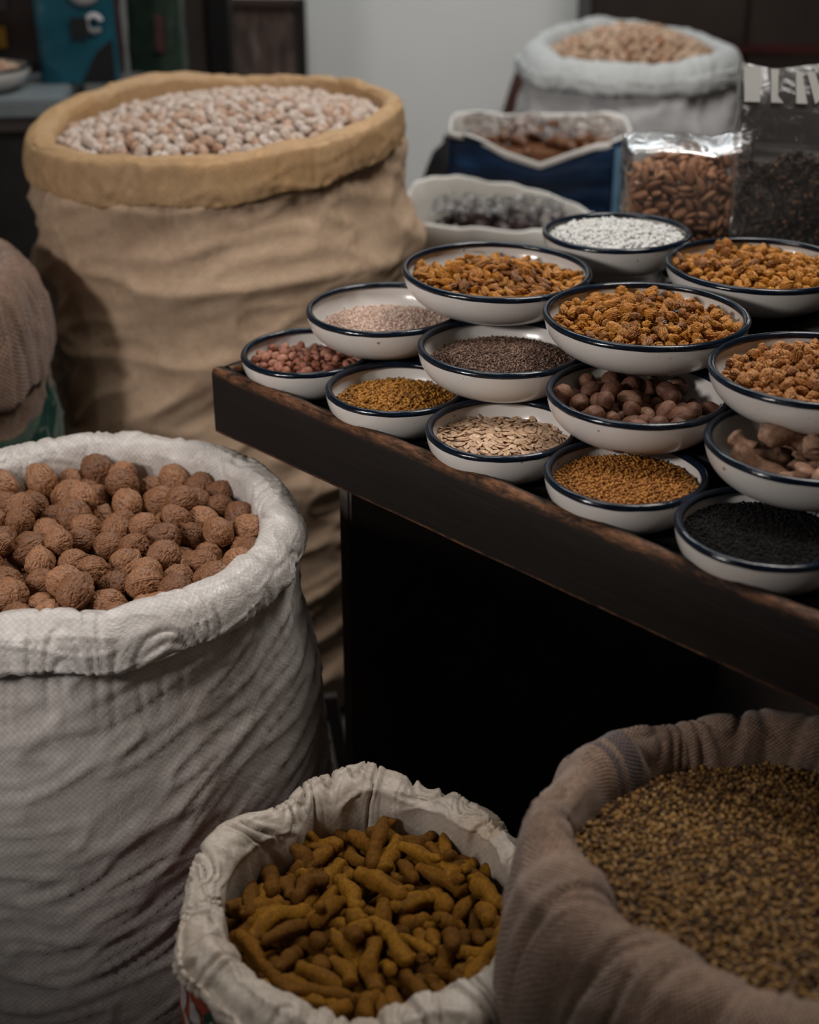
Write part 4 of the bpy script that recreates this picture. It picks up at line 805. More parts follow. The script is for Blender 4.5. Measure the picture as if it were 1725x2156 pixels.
-253,175,-108, 927,12,-94,-363, 107,26,-660,-174, 75,992,-87,-43, 97,272,-11,-102, 602,-114,154,-775, 105,
496,124,-143, 987,21,111,-117, 92,93,-335,-112, 383,55,2,922, 114,-48,-450,-125, 298,141,-39,943, 109,
-34,578,-157, 987,-158,-13,29, 108,-337,-459,-151, 438,135,14,889, 90,500,-216,-146, 971,180,155,3, 103,
-416,-110,-123, 607,-96,52,787, 98,-234,-322,-116, 877,-74,133,-456, 93,70,193,-97, 730,-67,10,681, 108,
369,-155,-110, 569,67,-233,786, 95,-179,-594,-164, 201,98,-62,-973, 104,-387,54,-119, 993,-46,-104,-43, 115,
-601,-244,-171, 262,0,-51,964, 109,-229,-237,-111, 131,22,3,-991, 101,147,549,-129, 530,51,15,846, 90,
10,-88,-76, 996,26,-9,-89, 112,406,235,-130, 239,-11,54,-969, 105,511,-408,-174, 388,-95,28,-916, 108,
-203,558,-162, 247,-100,110,957, 91,407,-37,-113, 210,-130,279,-928, 114,244,97,-102, 483,5,67,873, 115,
614,-171,-172, 900,-70,118,-413, 100,-26,309,-106, 908,-1,-108,-404, 112,-289,-14,-105, 909,53,0,-413, 103,
193,-378,-126, 797,56,7,601, 101,-309,-570,-177, 530,11,-91,843, 92,196,666,-152, 503,-853,91,-106, 101,
-470,277,-146, 734,-43,4,-677, 114,318,-261,-122, 892,-18,63,-448, 115,619,30,-168, 958,-81,103,-254, 105,
45,-198,-97, 479,-4,-14,-878, 102,-358,535,-163, 203,6,108,973, 107,-644,-34,-175, 80,-502,861,-33, 98,
168,33,-93, 358,-7,-21,-934, 115,-176,-443,-132, 949,57,-176,255, 98,505,261,-156, 845,-116,43,-520, 98,
363,516,-167, 776,-102,25,621, 115,-298,348,-129, 8,-152,985,82, 98,-38,-562,-148, 991,-106,-53,-61, 94,
192,573,-163, 506,-12,172,845, 113,-460,466,-178, 452,63,-120,-882, 94,-19,-169,-85, 433,-16,155,-888, 96,
117,-526,-150, 863,148,-32,481, 94,-381,-402,-130, 341,-84,-93,932, 100,-147,396,-105, 358,12,-151,-921, 93,
517,-278,-148, 937,278,208,-30, 110,31,366,-112, 69,-58,-227,-970, 107,-115,540,-153, 738,-67,81,667, 90,
279,-492,-154, 268,103,-112,951, 110,64,519,-143, 795,-198,42,-572, 101,442,216,-117, 972,111,58,199, 101,
-66,-306,-108, 325,48,138,-934, 94,274,162,-106, 4,117,138,984, 111,573,102,-150, 107,131,-978,-121, 109,
-637,153,-176, 772,-31,-6,634, 104,-401,350,-117, 975,-195,-50,94, 110,-412,95,-113, 914,-338,-130,184, 111,
-537,-326,-151, 590,-15,-27,-807, 105,-169,97,-96, 956,10,-16,-294, 108,154,-86,-94, 203,-27,4,979, 101,
-130,-48,-92, 758,64,0,650, 98,-201,-317,-109, 941,-124,158,-274, 97,-417,-74,-108, 158,-6,-23,-987, 103,
191,304,-115, 311,28,129,941, 111,-574,-39,-156, 776,154,-124,-599, 99,466,-79,-135, 782,113,57,610, 99,
386,-423,-138, 254,81,101,-959, 92,-597,249,-170, 327,98,52,-939, 111,-343,-262,-119, 990,125,59,-10, 114,
156,-301,-112, 585,19,-3,811, 101,-63,76,-91, 25,-874,-485,15, 104,103,116,-84, 149,-576,803,23, 104,
318,342,-125, 950,45,166,-261, 101,352,-238,-111, 556,81,153,813, 97,-151,-475,-117, 587,377,-86,711, 110,
325,-68,-112, 8,671,-741,-2, 97,-45,224,-93, 737,-139,-135,647, 112,-484,-237,-149, 872,119,-14,-474, 95,
-197,-564,-152, 932,-153,-56,324, 108,23,-344,-106, 354,-107,-169,914, 114,-154,-176,-101, 946,-33,-45,318, 94,
-218,226,-109, 469,-41,-74,879, 91,638,-214,-143, 13,-353,884,-307, 105,38,642,-164, 721,25,-9,693, 109,
-280,574,-173, 909,-101,-43,402, 94,700,8,-143, 126,846,185,485, 111,-350,-555,-163, 597,-70,-88,794, 96,
513,462,-154, 379,-876,-6,-299, 105,198,412,-130, 878,-140,52,454, 114,425,100,-128, 845,-100,113,-512, 104,
97,-203,-83, 455,-6,50,-889, 104,-266,-57,-93, 747,168,135,-628, 94,584,237,-156, 491,109,32,-864, 102,
-309,158,-106, 170,181,47,-967, 103,-564,53,-156, 637,-117,-104,755, 97,304,601,-155, 14,-989,146,-15, 94,
60,252,-89, 994,-86,-48,45, 105,-617,-253,-148, 855,61,47,513, 93,-425,362,-148, 790,-154,-78,-588, 114,
-246,-454,-142, 778,117,-58,-615, 104,578,-385,-149, 465,610,641,32, 114,-426,204,-134, 428,36,-34,-903, 107,
531,-63,-139, 760,199,-27,618, 101,557,324,-155, 256,-37,1,-966, 111,467,-166,-138, 738,190,58,646, 94,
-285,425,-142, 786,-117,-35,606, 108,146,-410,-109, 678,81,-5,731, 106,-37,425,-126, 663,-57,11,747, 105,
593,-271,-152, 130,-305,-939,89, 90,522,400,-152, 192,83,-22,978, 114,-38,-379,-118, 276,-10,-128,952, 106,
247,-95,-102, 956,126,52,-259, 101,-36,518,-128, 367,31,-129,-921, 113,43,112,-79, 542,-63,12,838, 111,
-345,-346,-126, 415,115,160,888, 113,191,-254,-102, 768,-163,191,-589, 114,-277,80,-92, 864,64,78,494, 95,
322,112,-95, 346,-19,-39,-937, 97,-287,247,-103, 997,6,-82,0, 111,-151,-293,-108, 548,55,49,833, 113,
-487,-168,-134, 14,88,-32,995, 90,84,-521,-119, 380,-51,-385,839, 109,-275,-593,-162, 422,107,-35,900, 105,
54,-146,-83, 756,-20,-168,-632, 103,-612,235,-150, 389,54,85,-916, 108,403,-242,-135, 685,67,46,724, 96,
-433,432,-141, 572,-140,100,802, 114,95,320,-94, 998,-18,23,-46, 108,504,42,-131, 492,15,222,842, 111,
514,207,-134, 151,-936,304,-95, 107,320,482,-146, 978,-40,-78,191, 111,-247,-73,-77, 989,139,41,4, 104,
414,-104,-99, 260,197,-45,944, 105,-585,-101,-155, 770,-9,-250,588, 92,141,440,-128, 109,-89,164,976, 105,
320,30,-105, 389,191,182,883, 94,25,-27,-73, 125,-12,-152,-980, 92,-331,-183,-117, 427,-118,-155,883, 103,
-460,-437,-172, 343,-24,-91,935, 98,-61,-518,-129, 116,-51,183,-975, 105,-408,136,-115, 114,149,-332,-924, 109,
186,-615,-167, 666,165,-71,-724, 98,-74,-636,-170, 792,164,54,586, 94,-222,400,-130, 717,-34,-180,-673, 103,
213,-451,-118, 962,147,99,208, 103,-419,242,-114, 123,536,-835,-11, 97,-215,609,-159, 525,-146,2,839, 94,
191,241,-98, 980,61,-99,163, 106,339,224,-115, 594,-10,-110,797, 113,-300,524,-149, 716,37,120,687, 97,
475,-406,-148, 7,55,-3,998, 101,619,-23,-146, 545,406,39,733, 108,35,655,-133, 584,-201,-12,786, 106,
-446,-28,-126, 954,-85,31,-287, 95,-102,300,-104, 480,-84,162,858, 114,76,-599,-163, 707,187,21,-682, 94,
101,592,-159, 159,6,45,-986, 98,107,-44,-80, 936,48,15,347, 103,-312,-456,-137, 701,78,71,705, 105,
-164,-116,-89, 993,67,-81,57, 107,364,-500,-168, 668,153,17,728, 101,-142,34,-88, 974,187,-54,-120, 109,
626,180,-152, 967,106,41,-230, 113,-582,-313,-162, 141,66,-988,8, 95,610,-338,-134, 301,825,-300,372, 99,
-84,-228,-85, 547,12,60,835, 107,-83,398,-114, 837,30,-92,538, 103,-615,-178,-152, 82,96,39,-991, 97,
528,-133,-143, 966,114,227,49, 106,393,368,-136, 689,-229,83,683, 111,-538,135,-146, 836,18,82,542, 102,
-524,353,-155, 919,-63,-286,-264, 114,264,-299,-114, 548,132,84,-822, 110,234,501,-148, 187,-114,85,-972, 102,
-197,-390,-124, 427,61,-124,-894, 93,-662,149,-142, 864,-106,198,-451, 111,537,-329,-165, 108,-185,187,-959, 106,
684,95,-151, 308,-773,273,-483, 109,402,-226,-111, 934,-13,189,301, 106,374,78,-106, 105,-4,86,-991, 93,
-23,592,-134, 869,-251,33,425, 112,23,-541,-133, 943,71,111,-306, 92,-272,-394,-123, 963,91,11,254, 94,
-274,312,-114, 899,-27,-173,400, 92,215,-246,-88, 691,159,332,622, 114,431,515,-161, 507,782,-178,-316, 91,
-298,-114,-103, 979,204,-1,-14, 108,-511,-66,-121, 982,104,-69,145, 106,-181,162,-88, 216,47,163,961, 111,
109,504,-122, 305,-17,-31,952, 93,-25,129,-77, 308,-119,128,935, 91,116,-111,-83, 397,146,133,-896, 98,
472,336,-140, 936,-24,189,294, 96,-117,343,-99, 6,20,184,983, 91,-117,-558,-149, 152,-442,-878,103, 95,
479,-452,-139, 929,354,-56,-92, 108,133,233,-93, 709,-69,-162,683, 109,-650,-116,-164, 479,-48,-221,-848, 93,
-409,-280,-140, 440,-31,-33,897, 94,322,-325,-112, 118,144,-109,977, 92,-456,288,-124, 96,977,-95,-168, 104,
-502,178,-138, 138,-731,-650,155, 97,248,-515,-138, 713,140,-99,680, 93,87,-670,-161, 992,-103,22,63, 92,
372,296,-107, 341,65,-80,934, 98,-190,541,-136, 108,36,42,993, 92,-417,-9,-112, 971,-226,48,-55, 109,
-166,-163,-77, 289,41,116,-950, 115,524,169,-118, 861,233,-63,-447, 112,132,-332,-93, 811,-72,-31,580, 97,
-340,434,-131, 187,-62,-55,979, 96,17,408,-104, 865,-121,-59,-484, 102,-231,37,-97, 796,1,-151,-586, 96,
175,98,-90, 127,108,-177,-970, 91,-314,-256,-98, 692,74,-36,717, 100,-406,-514,-152, 106,38,113,-987, 99,
581,-67,-151, 538,-263,309,-739, 92,330,-38,-90, 398,86,-41,-912, 99,-246,-549,-141, 969,-61,10,241, 102,
-555,-238,-146, 857,99,176,-473, 106,-51,13,-76, 818,-105,91,-559, 91,282,431,-129, 430,-179,3,885, 103,
345,-550,-150, 238,280,-49,-929, 109,-128,-379,-103, 73,-40,22,-996, 105,-83,200,-75, 761,26,67,-644, 108,
-26,-231,-75, 59,79,83,992, 102,-28,-348,-94, 770,-59,-25,635, 95,-119,648,-153, 636,56,-75,766, 102,
-329,122,-97, 723,-91,-162,666, 99,217,619,-170, 902,-377,81,-193, 98,-447,-448,-150, 892,-21,-34,450, 112,
346,205,-92, 736,-100,-219,633, 96,-491,417,-158, 363,-145,95,916, 95,-677,-12,-151, 484,-614,-314,538, 112,
61,295,-72, 140,109,-36,-983, 112,-382,498,-143, 60,190,12,-980, 95,-437,-198,-117, 789,109,-119,-592, 99,
-82,510,-109, 61,609,784,-105, 105,-176,432,-113, 766,-424,119,469, 101,-608,296,-148, 433,31,-669,-603, 113,
-191,-630,-142, 770,158,-37,617, 93,258,-164,-87, 454,836,287,111, 105,525,33,-110, 332,-203,-50,-920, 90,
246,-610,-153, 798,-48,0,-601, 96,562,241,-139, 696,-125,-86,702, 100,220,76,-65, 912,71,45,-400, 108,
-614,54,-164, 825,147,-234,-493, 96,308,-469,-134, 948,-1,128,-291, 107,-364,-465,-122, 978,122,-154,-68, 106,
-6,-200,-68, 23,-122,-132,-983, 91,102,392,-107, 240,-51,93,965, 108,-202,-246,-86, 649,-65,120,749, 97,
489,-69,-114, 103,65,-109,987, 113,-30,287,-76, 942,-157,-117,-273, 109,281,231,-94, 855,98,-4,-509, 106,
163,-139,-73, 949,92,113,279, 112,129,-621,-150, 818,-28,93,-566, 103,512,282,-134, 993,-67,-43,87, 98,
-341,415,-111, 994,85,-59,43, 112,-520,272,-136, 447,-201,-91,867, 95,-229,110,-65, 139,123,169,968, 115,
-228,465,-127, 700,-159,-22,695, 92,455,183,-109, 852,206,-48,478, 99,-37,-620,-145, 975,223,12,-13, 113,
344,-176,-92, 107,38,36,-993, 110,472,-250,-130, 939,293,179,20, 98,646,-98,-160, 848,-124,206,472, 105,
47,180,-74, 950,-143,-34,-275, 103,390,-349,-138, 851,-38,137,505, 91,47,-562,-118, 619,101,15,-779, 93,
-183,665,-136, 866,26,337,-368, 99,-82,-159,-71, 575,-46,38,-816, 102,-411,28,-97, 988,-119,-96,-25, 115,
362,36,-94, 847,55,58,-526, 109,101,-345,-78, 183,-94,53,977, 91,92,-47,-57, 826,-31,-8,-563, 111,
203,529,-119, 41,510,859,29, 90,-363,-175,-102, 599,89,-60,-794, 98,-647,-90,-152, 941,-125,-89,-300, 100,
611,74,-134, 795,-293,372,-378, 97,368,420,-135, 421,-133,14,-897, 92,-564,-120,-133, 897,108,-238,355, 97,
-583,-296,-136, 337,6,38,-941, 110,-47,-416,-102, 948,-60,77,-302, 93,-338,-544,-139, 188,-9,-82,-979, 103,
22,515,-110, 834,124,82,531, 114,-351,202,-112, 297,-954,-2,-49, 97,57,603,-141, 737,-38,58,673, 106,
-418,504,-136, 106,-914,321,-226, 102,-284,-143,-89, 961,108,7,254, 101,-421,-316,-127, 627,129,-51,-766, 94,
522,-391,-130, 833,-28,-99,-544, 107,280,-70,-80, 702,4,-47,-711, 102,209,337,-103, 9,21,172,985, 98,
-512,398,-136, 399,-139,92,902, 112,-244,71,-78, 996,-10,76,42, 105,-188,316,-106, 917,-60,82,-387, 107,
-216,-524,-126, 931,-74,142,328, 96,272,574,-142, 61,-39,-156,985, 113,399,435,-124, 131,968,52,-207, 112,
-265,564,-145, 897,-185,52,-399, 108,222,-338,-104, 965,146,99,-194, 107,-41,652,-150, 353,-95,-222,-904, 109,
-611,189,-138, 202,37,-28,978, 100,298,-572,-152, 584,-70,-96,803, 98,-116,9,-67, 515,-4,-116,849, 108,
-564,131,-123, 25,-813,-578,62, 96,183,-523,-133, 133,83,174,-972, 92,-84,396,-90, 287,67,-88,951, 108,
129,-253,-86, 887,167,195,383, 90,-527,-415,-136, 789,150,194,564, 112,629,-283,-129, 641,-130,-187,-733, 111,
498,108,-121, 190,17,-66,979, 111,431,-513,-151, 259,53,4,-964, 113,-628,-24,-153, 844,-11,-6,-535, 92,
442,285,-108, 945,57,174,-271, 96,-276,13,-75, 965,217,-25,144, 109,26,-378,-90, 556,207,-1,-805, 98,
322,-428,-115, 52,368,923,-103, 101,-51,-542,-117, 833,187,-60,518, 102,115,32,-70, 987,-47,48,-144, 107,
97,564,-135, 531,316,86,782, 93,-189,268,-88, 894,99,36,435, 101,-3,430,-89, 726,18,-117,-678, 95,
478,-161,-111, 982,177,-29,60, 110,187,285,-77, 110,-77,-106,-985, 91,-551,214,-138, 977,-89,195,23, 106,
-29,-124,-60, 852,3,7,-524, 109,164,-636,-136, 627,123,191,745, 114,-189,-330,-86, 875,-66,26,-479, 108,
237,449,-119, 412,-60,84,905, 104,567,43,-108, 767,-157,175,-597, 115,216,-143,-74, 315,-880,-224,277, 103,
391,-308,-114, 976,131,165,51, 105,-498,473,-136, 94,298,-948,-66, 103,-430,382,-106, 997,-56,-33,46, 110,
-267,-616,-143, 244,76,-244,935, 107,284,-607,-134, 485,-66,30,871, 100,577,368,-135, 809,45,-53,-584, 104,
645,-75,-128, 205,975,-58,63, 97,-494,-133,-113, 643,78,41,761, 99,-297,-316,-93, 750,87,124,-644, 113,
-325,-407,-107, 870,75,38,-485, 99,-479,196,-118, 527,24,-76,846, 98,201,-63,-76, 988,50,20,143, 92,
-83,-334,-86, 909,-58,-18,413, 113,-161,-57,-72, 759,-6,-79,-647, 105,-297,494,-124, 532,48,81,841, 114,
-339,-54,-94, 308,31,-64,-949, 95,-96,135,-70, 434,-45,-175,883, 96,550,-314,-143, 211,-241,27,-947, 92,
-518,60,-120, 760,-81,-84,-639, 111,307,10,-74, 766,-76,-2,-638, 112,-409,-572,-136, 142,189,496,836, 106,
639,90,-152, 641,-441,423,-465, 98,-132,595,-144, 993,43,16,107, 96,164,615,-139, 43,-464,883,50, 112,
-535,-270,-118, 612,-48,60,-787, 106,-230,600,-137, 962,-139,-64,-225, 105,149,-517,-117, 682,-74,-189,702, 105,
-156,-211,-69, 169,-46,-209,962, 102,416,-482,-133, 984,-94,-149,29, 110,297,296,-100, 448,-104,-54,887, 101,
-58,357,-81, 153,-54,134,-978, 98,66,-278,-97, 239,-79,144,957, 92,434,474,-140, 821,-546,137,-100, 109,
465,68,-105, 312,14,55,-948, 114,644,163,-131, 59,-169,-984,-2, 102,-479,-262,-133, 980,159,-118,25, 95,
-637,-166,-134, 64,75,65,-993, 104,301,163,-82, 976,-12,-19,-216, 110,-140,485,-122, 970,-198,-5,137, 112,
55,-645,-151, 125,150,967,-163, 98,279,-209,-93, 892,72,-217,389, 92,101,214,-69, 288,93,-2,953, 108,
-427,88,-85, 985,-62,-155,38, 98,-34,-665,-148, 944,321,-52,59, 111,129,533,-108, 37,-44,-994,92, 97,
362,588,-130, 737,247,75,-624, 111,-260,216,-80, 993,20,-54,-99, 100,-498,-419,-125, 452,-204,55,-866, 111,
-38,34,-62, 775,-140,130,-602, 96,-591,339,-129, 225,860,399,-225, 113,202,187,-93, 2,137,-905,402, 97,
30,-277,-84, 280,100,-78,-952, 93,255,-246,-76, 310,111,49,943, 111,324,-522,-125, 74,-384,918,64, 107,
488,141,-100, 991,-129,15,11, 93,425,-196,-98, 601,30,29,798, 93,422,28,-85, 376,121,26,918, 113,
-327,267,-91, 199,-210,949,-123, 100,-136,308,-73, 62,-134,-989,1, 114,82,465,-111, 994,11,-51,94, 102,
192,14,-69, 138,210,54,966, 106,-309,128,-67, 758,-18,72,648, 115,376,-456,-123, 653,141,-79,-740, 102,
-238,508,-115, 843,-66,-68,-529, 103,-244,-209,-80, 928,-67,-263,256, 113,-622,-21,-132, 10,-501,-859,104, 103,
544,-209,-133, 271,-933,180,155, 102,486,-247,-105, 963,67,140,221, 104,202,456,-101, 88,-122,148,977, 113,
555,-158,-132, 720,224,271,-598, 111,-107,553,-134, 997,13,58,52, 95,-619,131,-131, 815,84,117,-561, 112,
65,-609,-135, 91,-400,900,-146, 104,135,90,-64, 323,82,47,942, 100,312,474,-120, 29,10,157,987, 96,
153,356,-84, 999,-3,34,-12, 98,-443,-495,-134, 445,66,66,-891, 93,-495,123,-110, 974,-42,-23,222, 110,
-92,-620,-122, 751,59,-62,655, 108,481,410,-125, 558,32,87,-824, 101,-276,-505,-127, 683,-61,29,-728, 97,
-439,463,-123, 142,723,670,91, 91,-81,-68,-68, 22,432,-896,-102, 103,-666,-97,-130, 468,-12,-120,-875, 114,
-281,634,-123, 24,-968,-217,122, 93,-625,-202,-120, 120,-934,-313,-120, 111,-216,-497,-111, 713,-2,186,676, 108,
-555,366,-134, 82,612,698,-363, 92,63,-126,-60, 80,-5,-996,31, 109,263,-395,-108, 347,926,145,32, 105,
-204,-23,-64, 787,-116,64,603, 97,-42,675,-138, 23,-42,234,971, 101,-129,-635,-148, 777,57,-134,612, 102,
-365,567,-138, 989,94,-54,96, 114,222,389,-98, 103,-61,35,992, 113,670,50,-146, 578,254,701,331, 106,
-490,-336,-132, 5,-392,-911,124, 95,-387,-296,-102, 936,8,-64,346, 93,118,656,-157, 965,-210,120,-104, 93,
-387,-39,-82, 6,-39,76,996, 103,-557,276,-124, 162,793,587,-12, 106,64,442,-92, 904,42,-28,-424, 106,
539,-36,-105, 973,-71,219,-3, 108,251,-352,-91, 138,-873,-467,32, 92,-641,62,-145, 492,456,-23,-742, 109,
-309,327,-105, 426,154,-94,-887, 108,232,554,-128, 940,63,-107,-319, 93,-144,-283,-81, 212,-331,-920,3, 102,
206,-577,-134, 279,-108,335,893, 106,595,288,-131, 914,-213,218,267, 94,258,101,-81, 847,-9,14,-531, 90,
-118,103,-67, 222,-865,447,-49, 112,441,-352,-131, 125,-123,99,-979, 93,669,-77,-148, 642,-188,183,721, 107,
63,22,-44, 35,998,44,-42, 110,-432,-128,-95, 106,-988,-110,-16, 113,118,-469,-101, 768,79,-33,-634, 90,
30,-451,-111, 10,80,-9,-997, 99,652,6,-140, 772,-263,436,-381, 95,11,25,-58, 502,-90,112,-853, 106,
489,342,-121, 34,-129,23,-991, 114,-587,35,-129, 818,69,-210,-530, 92,553,-104,-119, 953,225,187,-79, 110,
-430,-401,-124, 602,147,-73,-781, 98,644,-174,-141, 164,76,-242,-953, 111,-396,165,-102, 142,100,959,-222, 94,
-32,194,-64, 63,-627,-775,38, 107,-467,-315,-118, 381,-66,61,920, 91,109,-703,-118, 90,12,795,-600, 108,
492,-370,-117, 734,33,-106,-670, 100,224,-536,-114, 977,125,172,-32, 108,-231,-123,-73, 778,16,182,-601, 102,
-204,348,-82, 895,-44,45,442, 114,394,191,-97, 104,-601,792,5, 112],
'almond': [
-533,-52,527, 336,-515,-1,-789, 91,458,-249,65, 413,909,29,-40, 103,-606,-371,39, 30,314,946,-79, 88,
-183,-256,47, 127,-15,240,-962, 94,-167,-5,1422, 950,-10,-20,311, 96,595,-391,130, 966,-238,105,3, 91,
156,22,1432, 202,-47,-63,976, 109,-559,21,111, 802,35,-100,-588, 105,118,-289,50, 814,286,-159,-479, 90,
-280,134,1446, 100,-814,-564,-96, 100,-613,-73,44, 29,893,447,-44, 97,521,-367,49, 989,10,19,144, 108,
586,80,50, 398,-73,38,-914, 112,-24,-313,45, 89,-769,-631,51, 103,-594,-93,176, 4,220,-9,-975, 99,
372,-381,101, 228,-97,969,-3, 97,36,206,1455, 362,5,169,-917, 97,-299,-391,278, 475,852,41,-216, 108,
-496,-380,315, 273,-180,192,925, 91,592,-95,205, 159,-959,-232,37, 95,590,101,150, 177,248,-935,-180, 106,
410,306,1477, 615,-21,106,-781, 110,263,-273,44, 74,-969,235,35, 99,-586,-38,264, 306,-226,252,890, 109,
-407,-253,53, 5,5,-296,955, 101,-350,296,1474, 43,-2,18,-999, 106,-152,-376,78, 262,-116,956,68, 106,
11,-245,244, 11,115,794,597, 110,219,280,1468, 12,853,515,81, 100,-254,-246,651, 878,-470,-45,80, 99,
590,-39,114, 401,-848,137,317, 110,-241,-310,142, 459,487,512,538, 97,-630,276,45, 646,2,-100,-757, 98,
638,-202,63, 693,162,-321,-624, 102,611,-302,170, 181,858,-431,211, 103,-637,-298,105, 658,-233,-84,711, 97,
434,-257,874, 2,-9,-277,961, 107,367,-280,169, 923,-184,-281,185, 109,131,-312,148, 310,-589,723,-185, 102,
-81,-249,357, 778,392,-327,367, 97,-528,190,92, 172,-779,252,-548, 90,-476,-365,97, 14,255,945,-204, 105,
-400,207,1532, 965,181,90,-166, 98,590,-29,387, 976,140,163,23, 100,-174,-295,227, 362,292,35,884, 112,
615,173,418, 846,-293,293,336, 98,-135,-150,1401, 83,-920,-373,-86, 100,-439,95,1444, 842,163,4,-514, 111,
-26,-372,221, 964,-81,228,115, 112,368,-261,272, 6,-975,-98,-201, 100,234,-404,124, 807,-517,-246,-141, 91,
-112,234,1467, 136,-899,-405,98, 103,-316,-353,63, 65,-724,629,276, 91,16,-294,122, 210,-720,-656,87, 90,
120,-239,1017, 601,753,183,-195, 110,602,361,46, 168,921,336,100, 97,-286,-320,389, 52,-663,740,-103, 110,
233,-288,157, 221,-800,390,-398, 92,-633,38,315, 248,605,756,-24, 100,28,-331,324, 517,83,109,-845, 101,
-358,-263,189, 291,-893,-267,-214, 105,-390,400,1518, 55,74,810,-579, 107,592,351,822, 182,-296,-869,352, 111,
523,8,265, 644,347,-442,-519, 91,-535,364,789, 275,-505,-206,792, 93,-164,-360,333, 60,246,967,-10, 105,
5,-38,1414, 465,112,-37,878, 90,156,328,1537, 54,857,503,100, 108,494,-335,229, 208,654,-646,-335, 97,
-568,-32,658, 49,-891,282,-352, 106,-336,-387,157, 865,173,386,-268, 89,149,-371,242, 4,-988,141,69, 104,
-266,-247,516, 595,-609,-151,-502, 90,-38,-364,408, 186,89,-47,977, 108,-148,391,1504, 42,113,-866,-485, 104,
-618,-339,210, 265,826,483,116, 102,574,-155,112, 250,24,930,-269, 89,596,-299,280, 385,707,562,-191, 94,
-550,-186,115, 408,595,499,-480, 101,345,-397,253, 585,744,100,-308, 105,221,-138,1401, 174,-923,-344,-10, 95,
-625,-26,448, 717,-280,-158,-618, 107,-144,-259,467, 386,-83,440,807, 90,-590,381,100, 231,948,-196,94, 96,
52,90,1502, 139,-530,836,-9, 103,-464,-259,337, 193,68,972,116, 99,591,-409,287, 2,-34,768,639, 93,
338,-255,452, 396,-908,134,-40, 102,560,-181,279, 294,-206,126,-925, 91,628,103,235, 765,88,16,637, 102,
31,-370,484, 132,-239,-958,-91, 98,142,345,1625, 116,-679,725,-10, 89,-437,-262,444, 213,-144,951,170, 105,
641,-190,345, 622,-145,-294,711, 88,200,-243,292, 644,-729,-56,223, 91,-569,-173,436, 132,-891,-414,135, 100,
398,82,1444, 57,311,-923,-218, 110,590,238,101, 160,-244,955,62, 102,-513,-337,177, 175,720,672,22, 91,
557,371,208, 897,21,-296,-329, 89,-564,105,207, 372,277,424,778, 99,97,-246,492, 190,-327,474,795, 111,
597,-258,387, 885,212,-130,-394, 94,158,-346,387, 406,511,-88,-752, 108,93,-100,1457, 700,191,-94,681, 94,
-199,-365,474, 43,269,956,109, 98,-548,-360,408, 407,195,470,758, 91,410,-389,635, 131,-875,144,444, 92,
-443,-293,251, 681,52,68,-727, 88,471,-306,360, 139,724,-618,-273, 99,261,-293,331, 759,525,39,383, 92,
437,-58,1416, 191,-968,-161,-16, 101,-210,-371,604, 411,-87,-811,406, 101,379,-238,1003, 675,-735,64,1, 109,
-314,-111,1418, 235,-829,502,70, 109,-659,222,147, 440,-536,560,-453, 94,-340,-371,493, 102,-846,-253,-458, 107,
282,148,1455, 308,-739,-600,-9, 92,-651,-371,385, 10,-691,-128,-711, 112,264,-328,514, 716,379,-256,-528, 105,
-641,225,291, 708,-2,313,633, 91,514,-300,454, 336,743,-327,-477, 103,141,-384,564, 765,590,15,-257, 111,
549,125,337, 77,675,-559,475, 108,-231,45,1496, 47,497,-858,-123, 98,-626,-213,259, 758,-136,-3,638, 106,
584,374,323, 77,940,-29,330, 106,-626,-187,361, 130,-635,-761,40, 107,-584,-188,536, 154,-299,-933,-127, 112,
-499,-376,574, 905,242,305,-171, 110,22,362,1506, 169,-215,219,-937, 105,162,-257,670, 205,-73,601,-769, 109,
601,372,134, 241,149,-291,-914, 93,-89,-260,565, 206,111,-969,74, 100,320,-366,385, 942,-71,243,222, 105,
586,-118,448, 144,-237,-959,-55, 97,627,9,474, 267,595,-749,118, 105,-533,130,297, 701,132,486,505, 100,
-595,-232,620, 744,105,-1,660, 93,-547,325,553, 443,451,-773,61, 102,-45,-390,562, 166,68,937,301, 88,
233,-357,646, 281,341,-895,-57, 101,-198,-121,1478, 112,-805,-580,-48, 93,-363,-355,606, 501,-122,-336,788, 88,
590,-176,534, 243,-950,27,-191, 101,438,-372,467, 27,-754,-357,-551, 98,394,-263,745, 372,39,-900,-222, 105,
183,184,1570, 239,-886,-375,128, 100,-528,-35,1147, 594,-310,-697,256, 107,-409,-259,552, 224,102,234,-940, 95,
-601,-363,535, 295,208,-917,-171, 103,366,-288,586, 162,680,302,649, 110,-3,-256,627, 170,41,-962,-211, 98,
633,-4,294, 769,33,150,-620, 96,-35,-240,949, 666,526,366,-383, 110,-48,-385,659, 969,-232,-88,-11, 100,
590,-27,601, 15,975,60,-215, 102,-261,263,1553, 943,-112,100,-297, 106,-421,-402,698, 774,-630,-35,-54, 109,
-554,-231,697, 277,-784,-543,117, 100,547,-392,601, 551,248,723,-336, 104,323,336,1552, 564,126,39,-815, 100,
494,-148,1431, 660,636,-6,400, 92,-590,67,479, 185,-62,-381,-904, 95,557,330,420, 766,100,-176,610, 109,
-94,60,1495, 757,148,185,610, 99,633,-354,446, 745,288,40,-600, 91,-226,-393,745, 783,509,176,-310, 98,
-592,-356,752, 338,-48,238,-909, 106,-47,-244,765, 262,-73,-650,-709, 104,276,-321,730, 263,-631,-719,124, 107,
-188,-312,726, 223,198,-548,781, 97,590,-150,661, 945,102,225,215, 108,-542,-387,831, 55,141,-371,916, 107,
-116,325,1587, 92,774,599,183, 92,-649,-126,679, 471,-430,-217,739, 93,319,-135,1464, 252,176,-206,929, 96,
656,-381,595, 705,-165,-690,-14, 98,-288,389,1637, 98,239,-380,888, 105,659,282,267, 81,689,-62,718, 94,
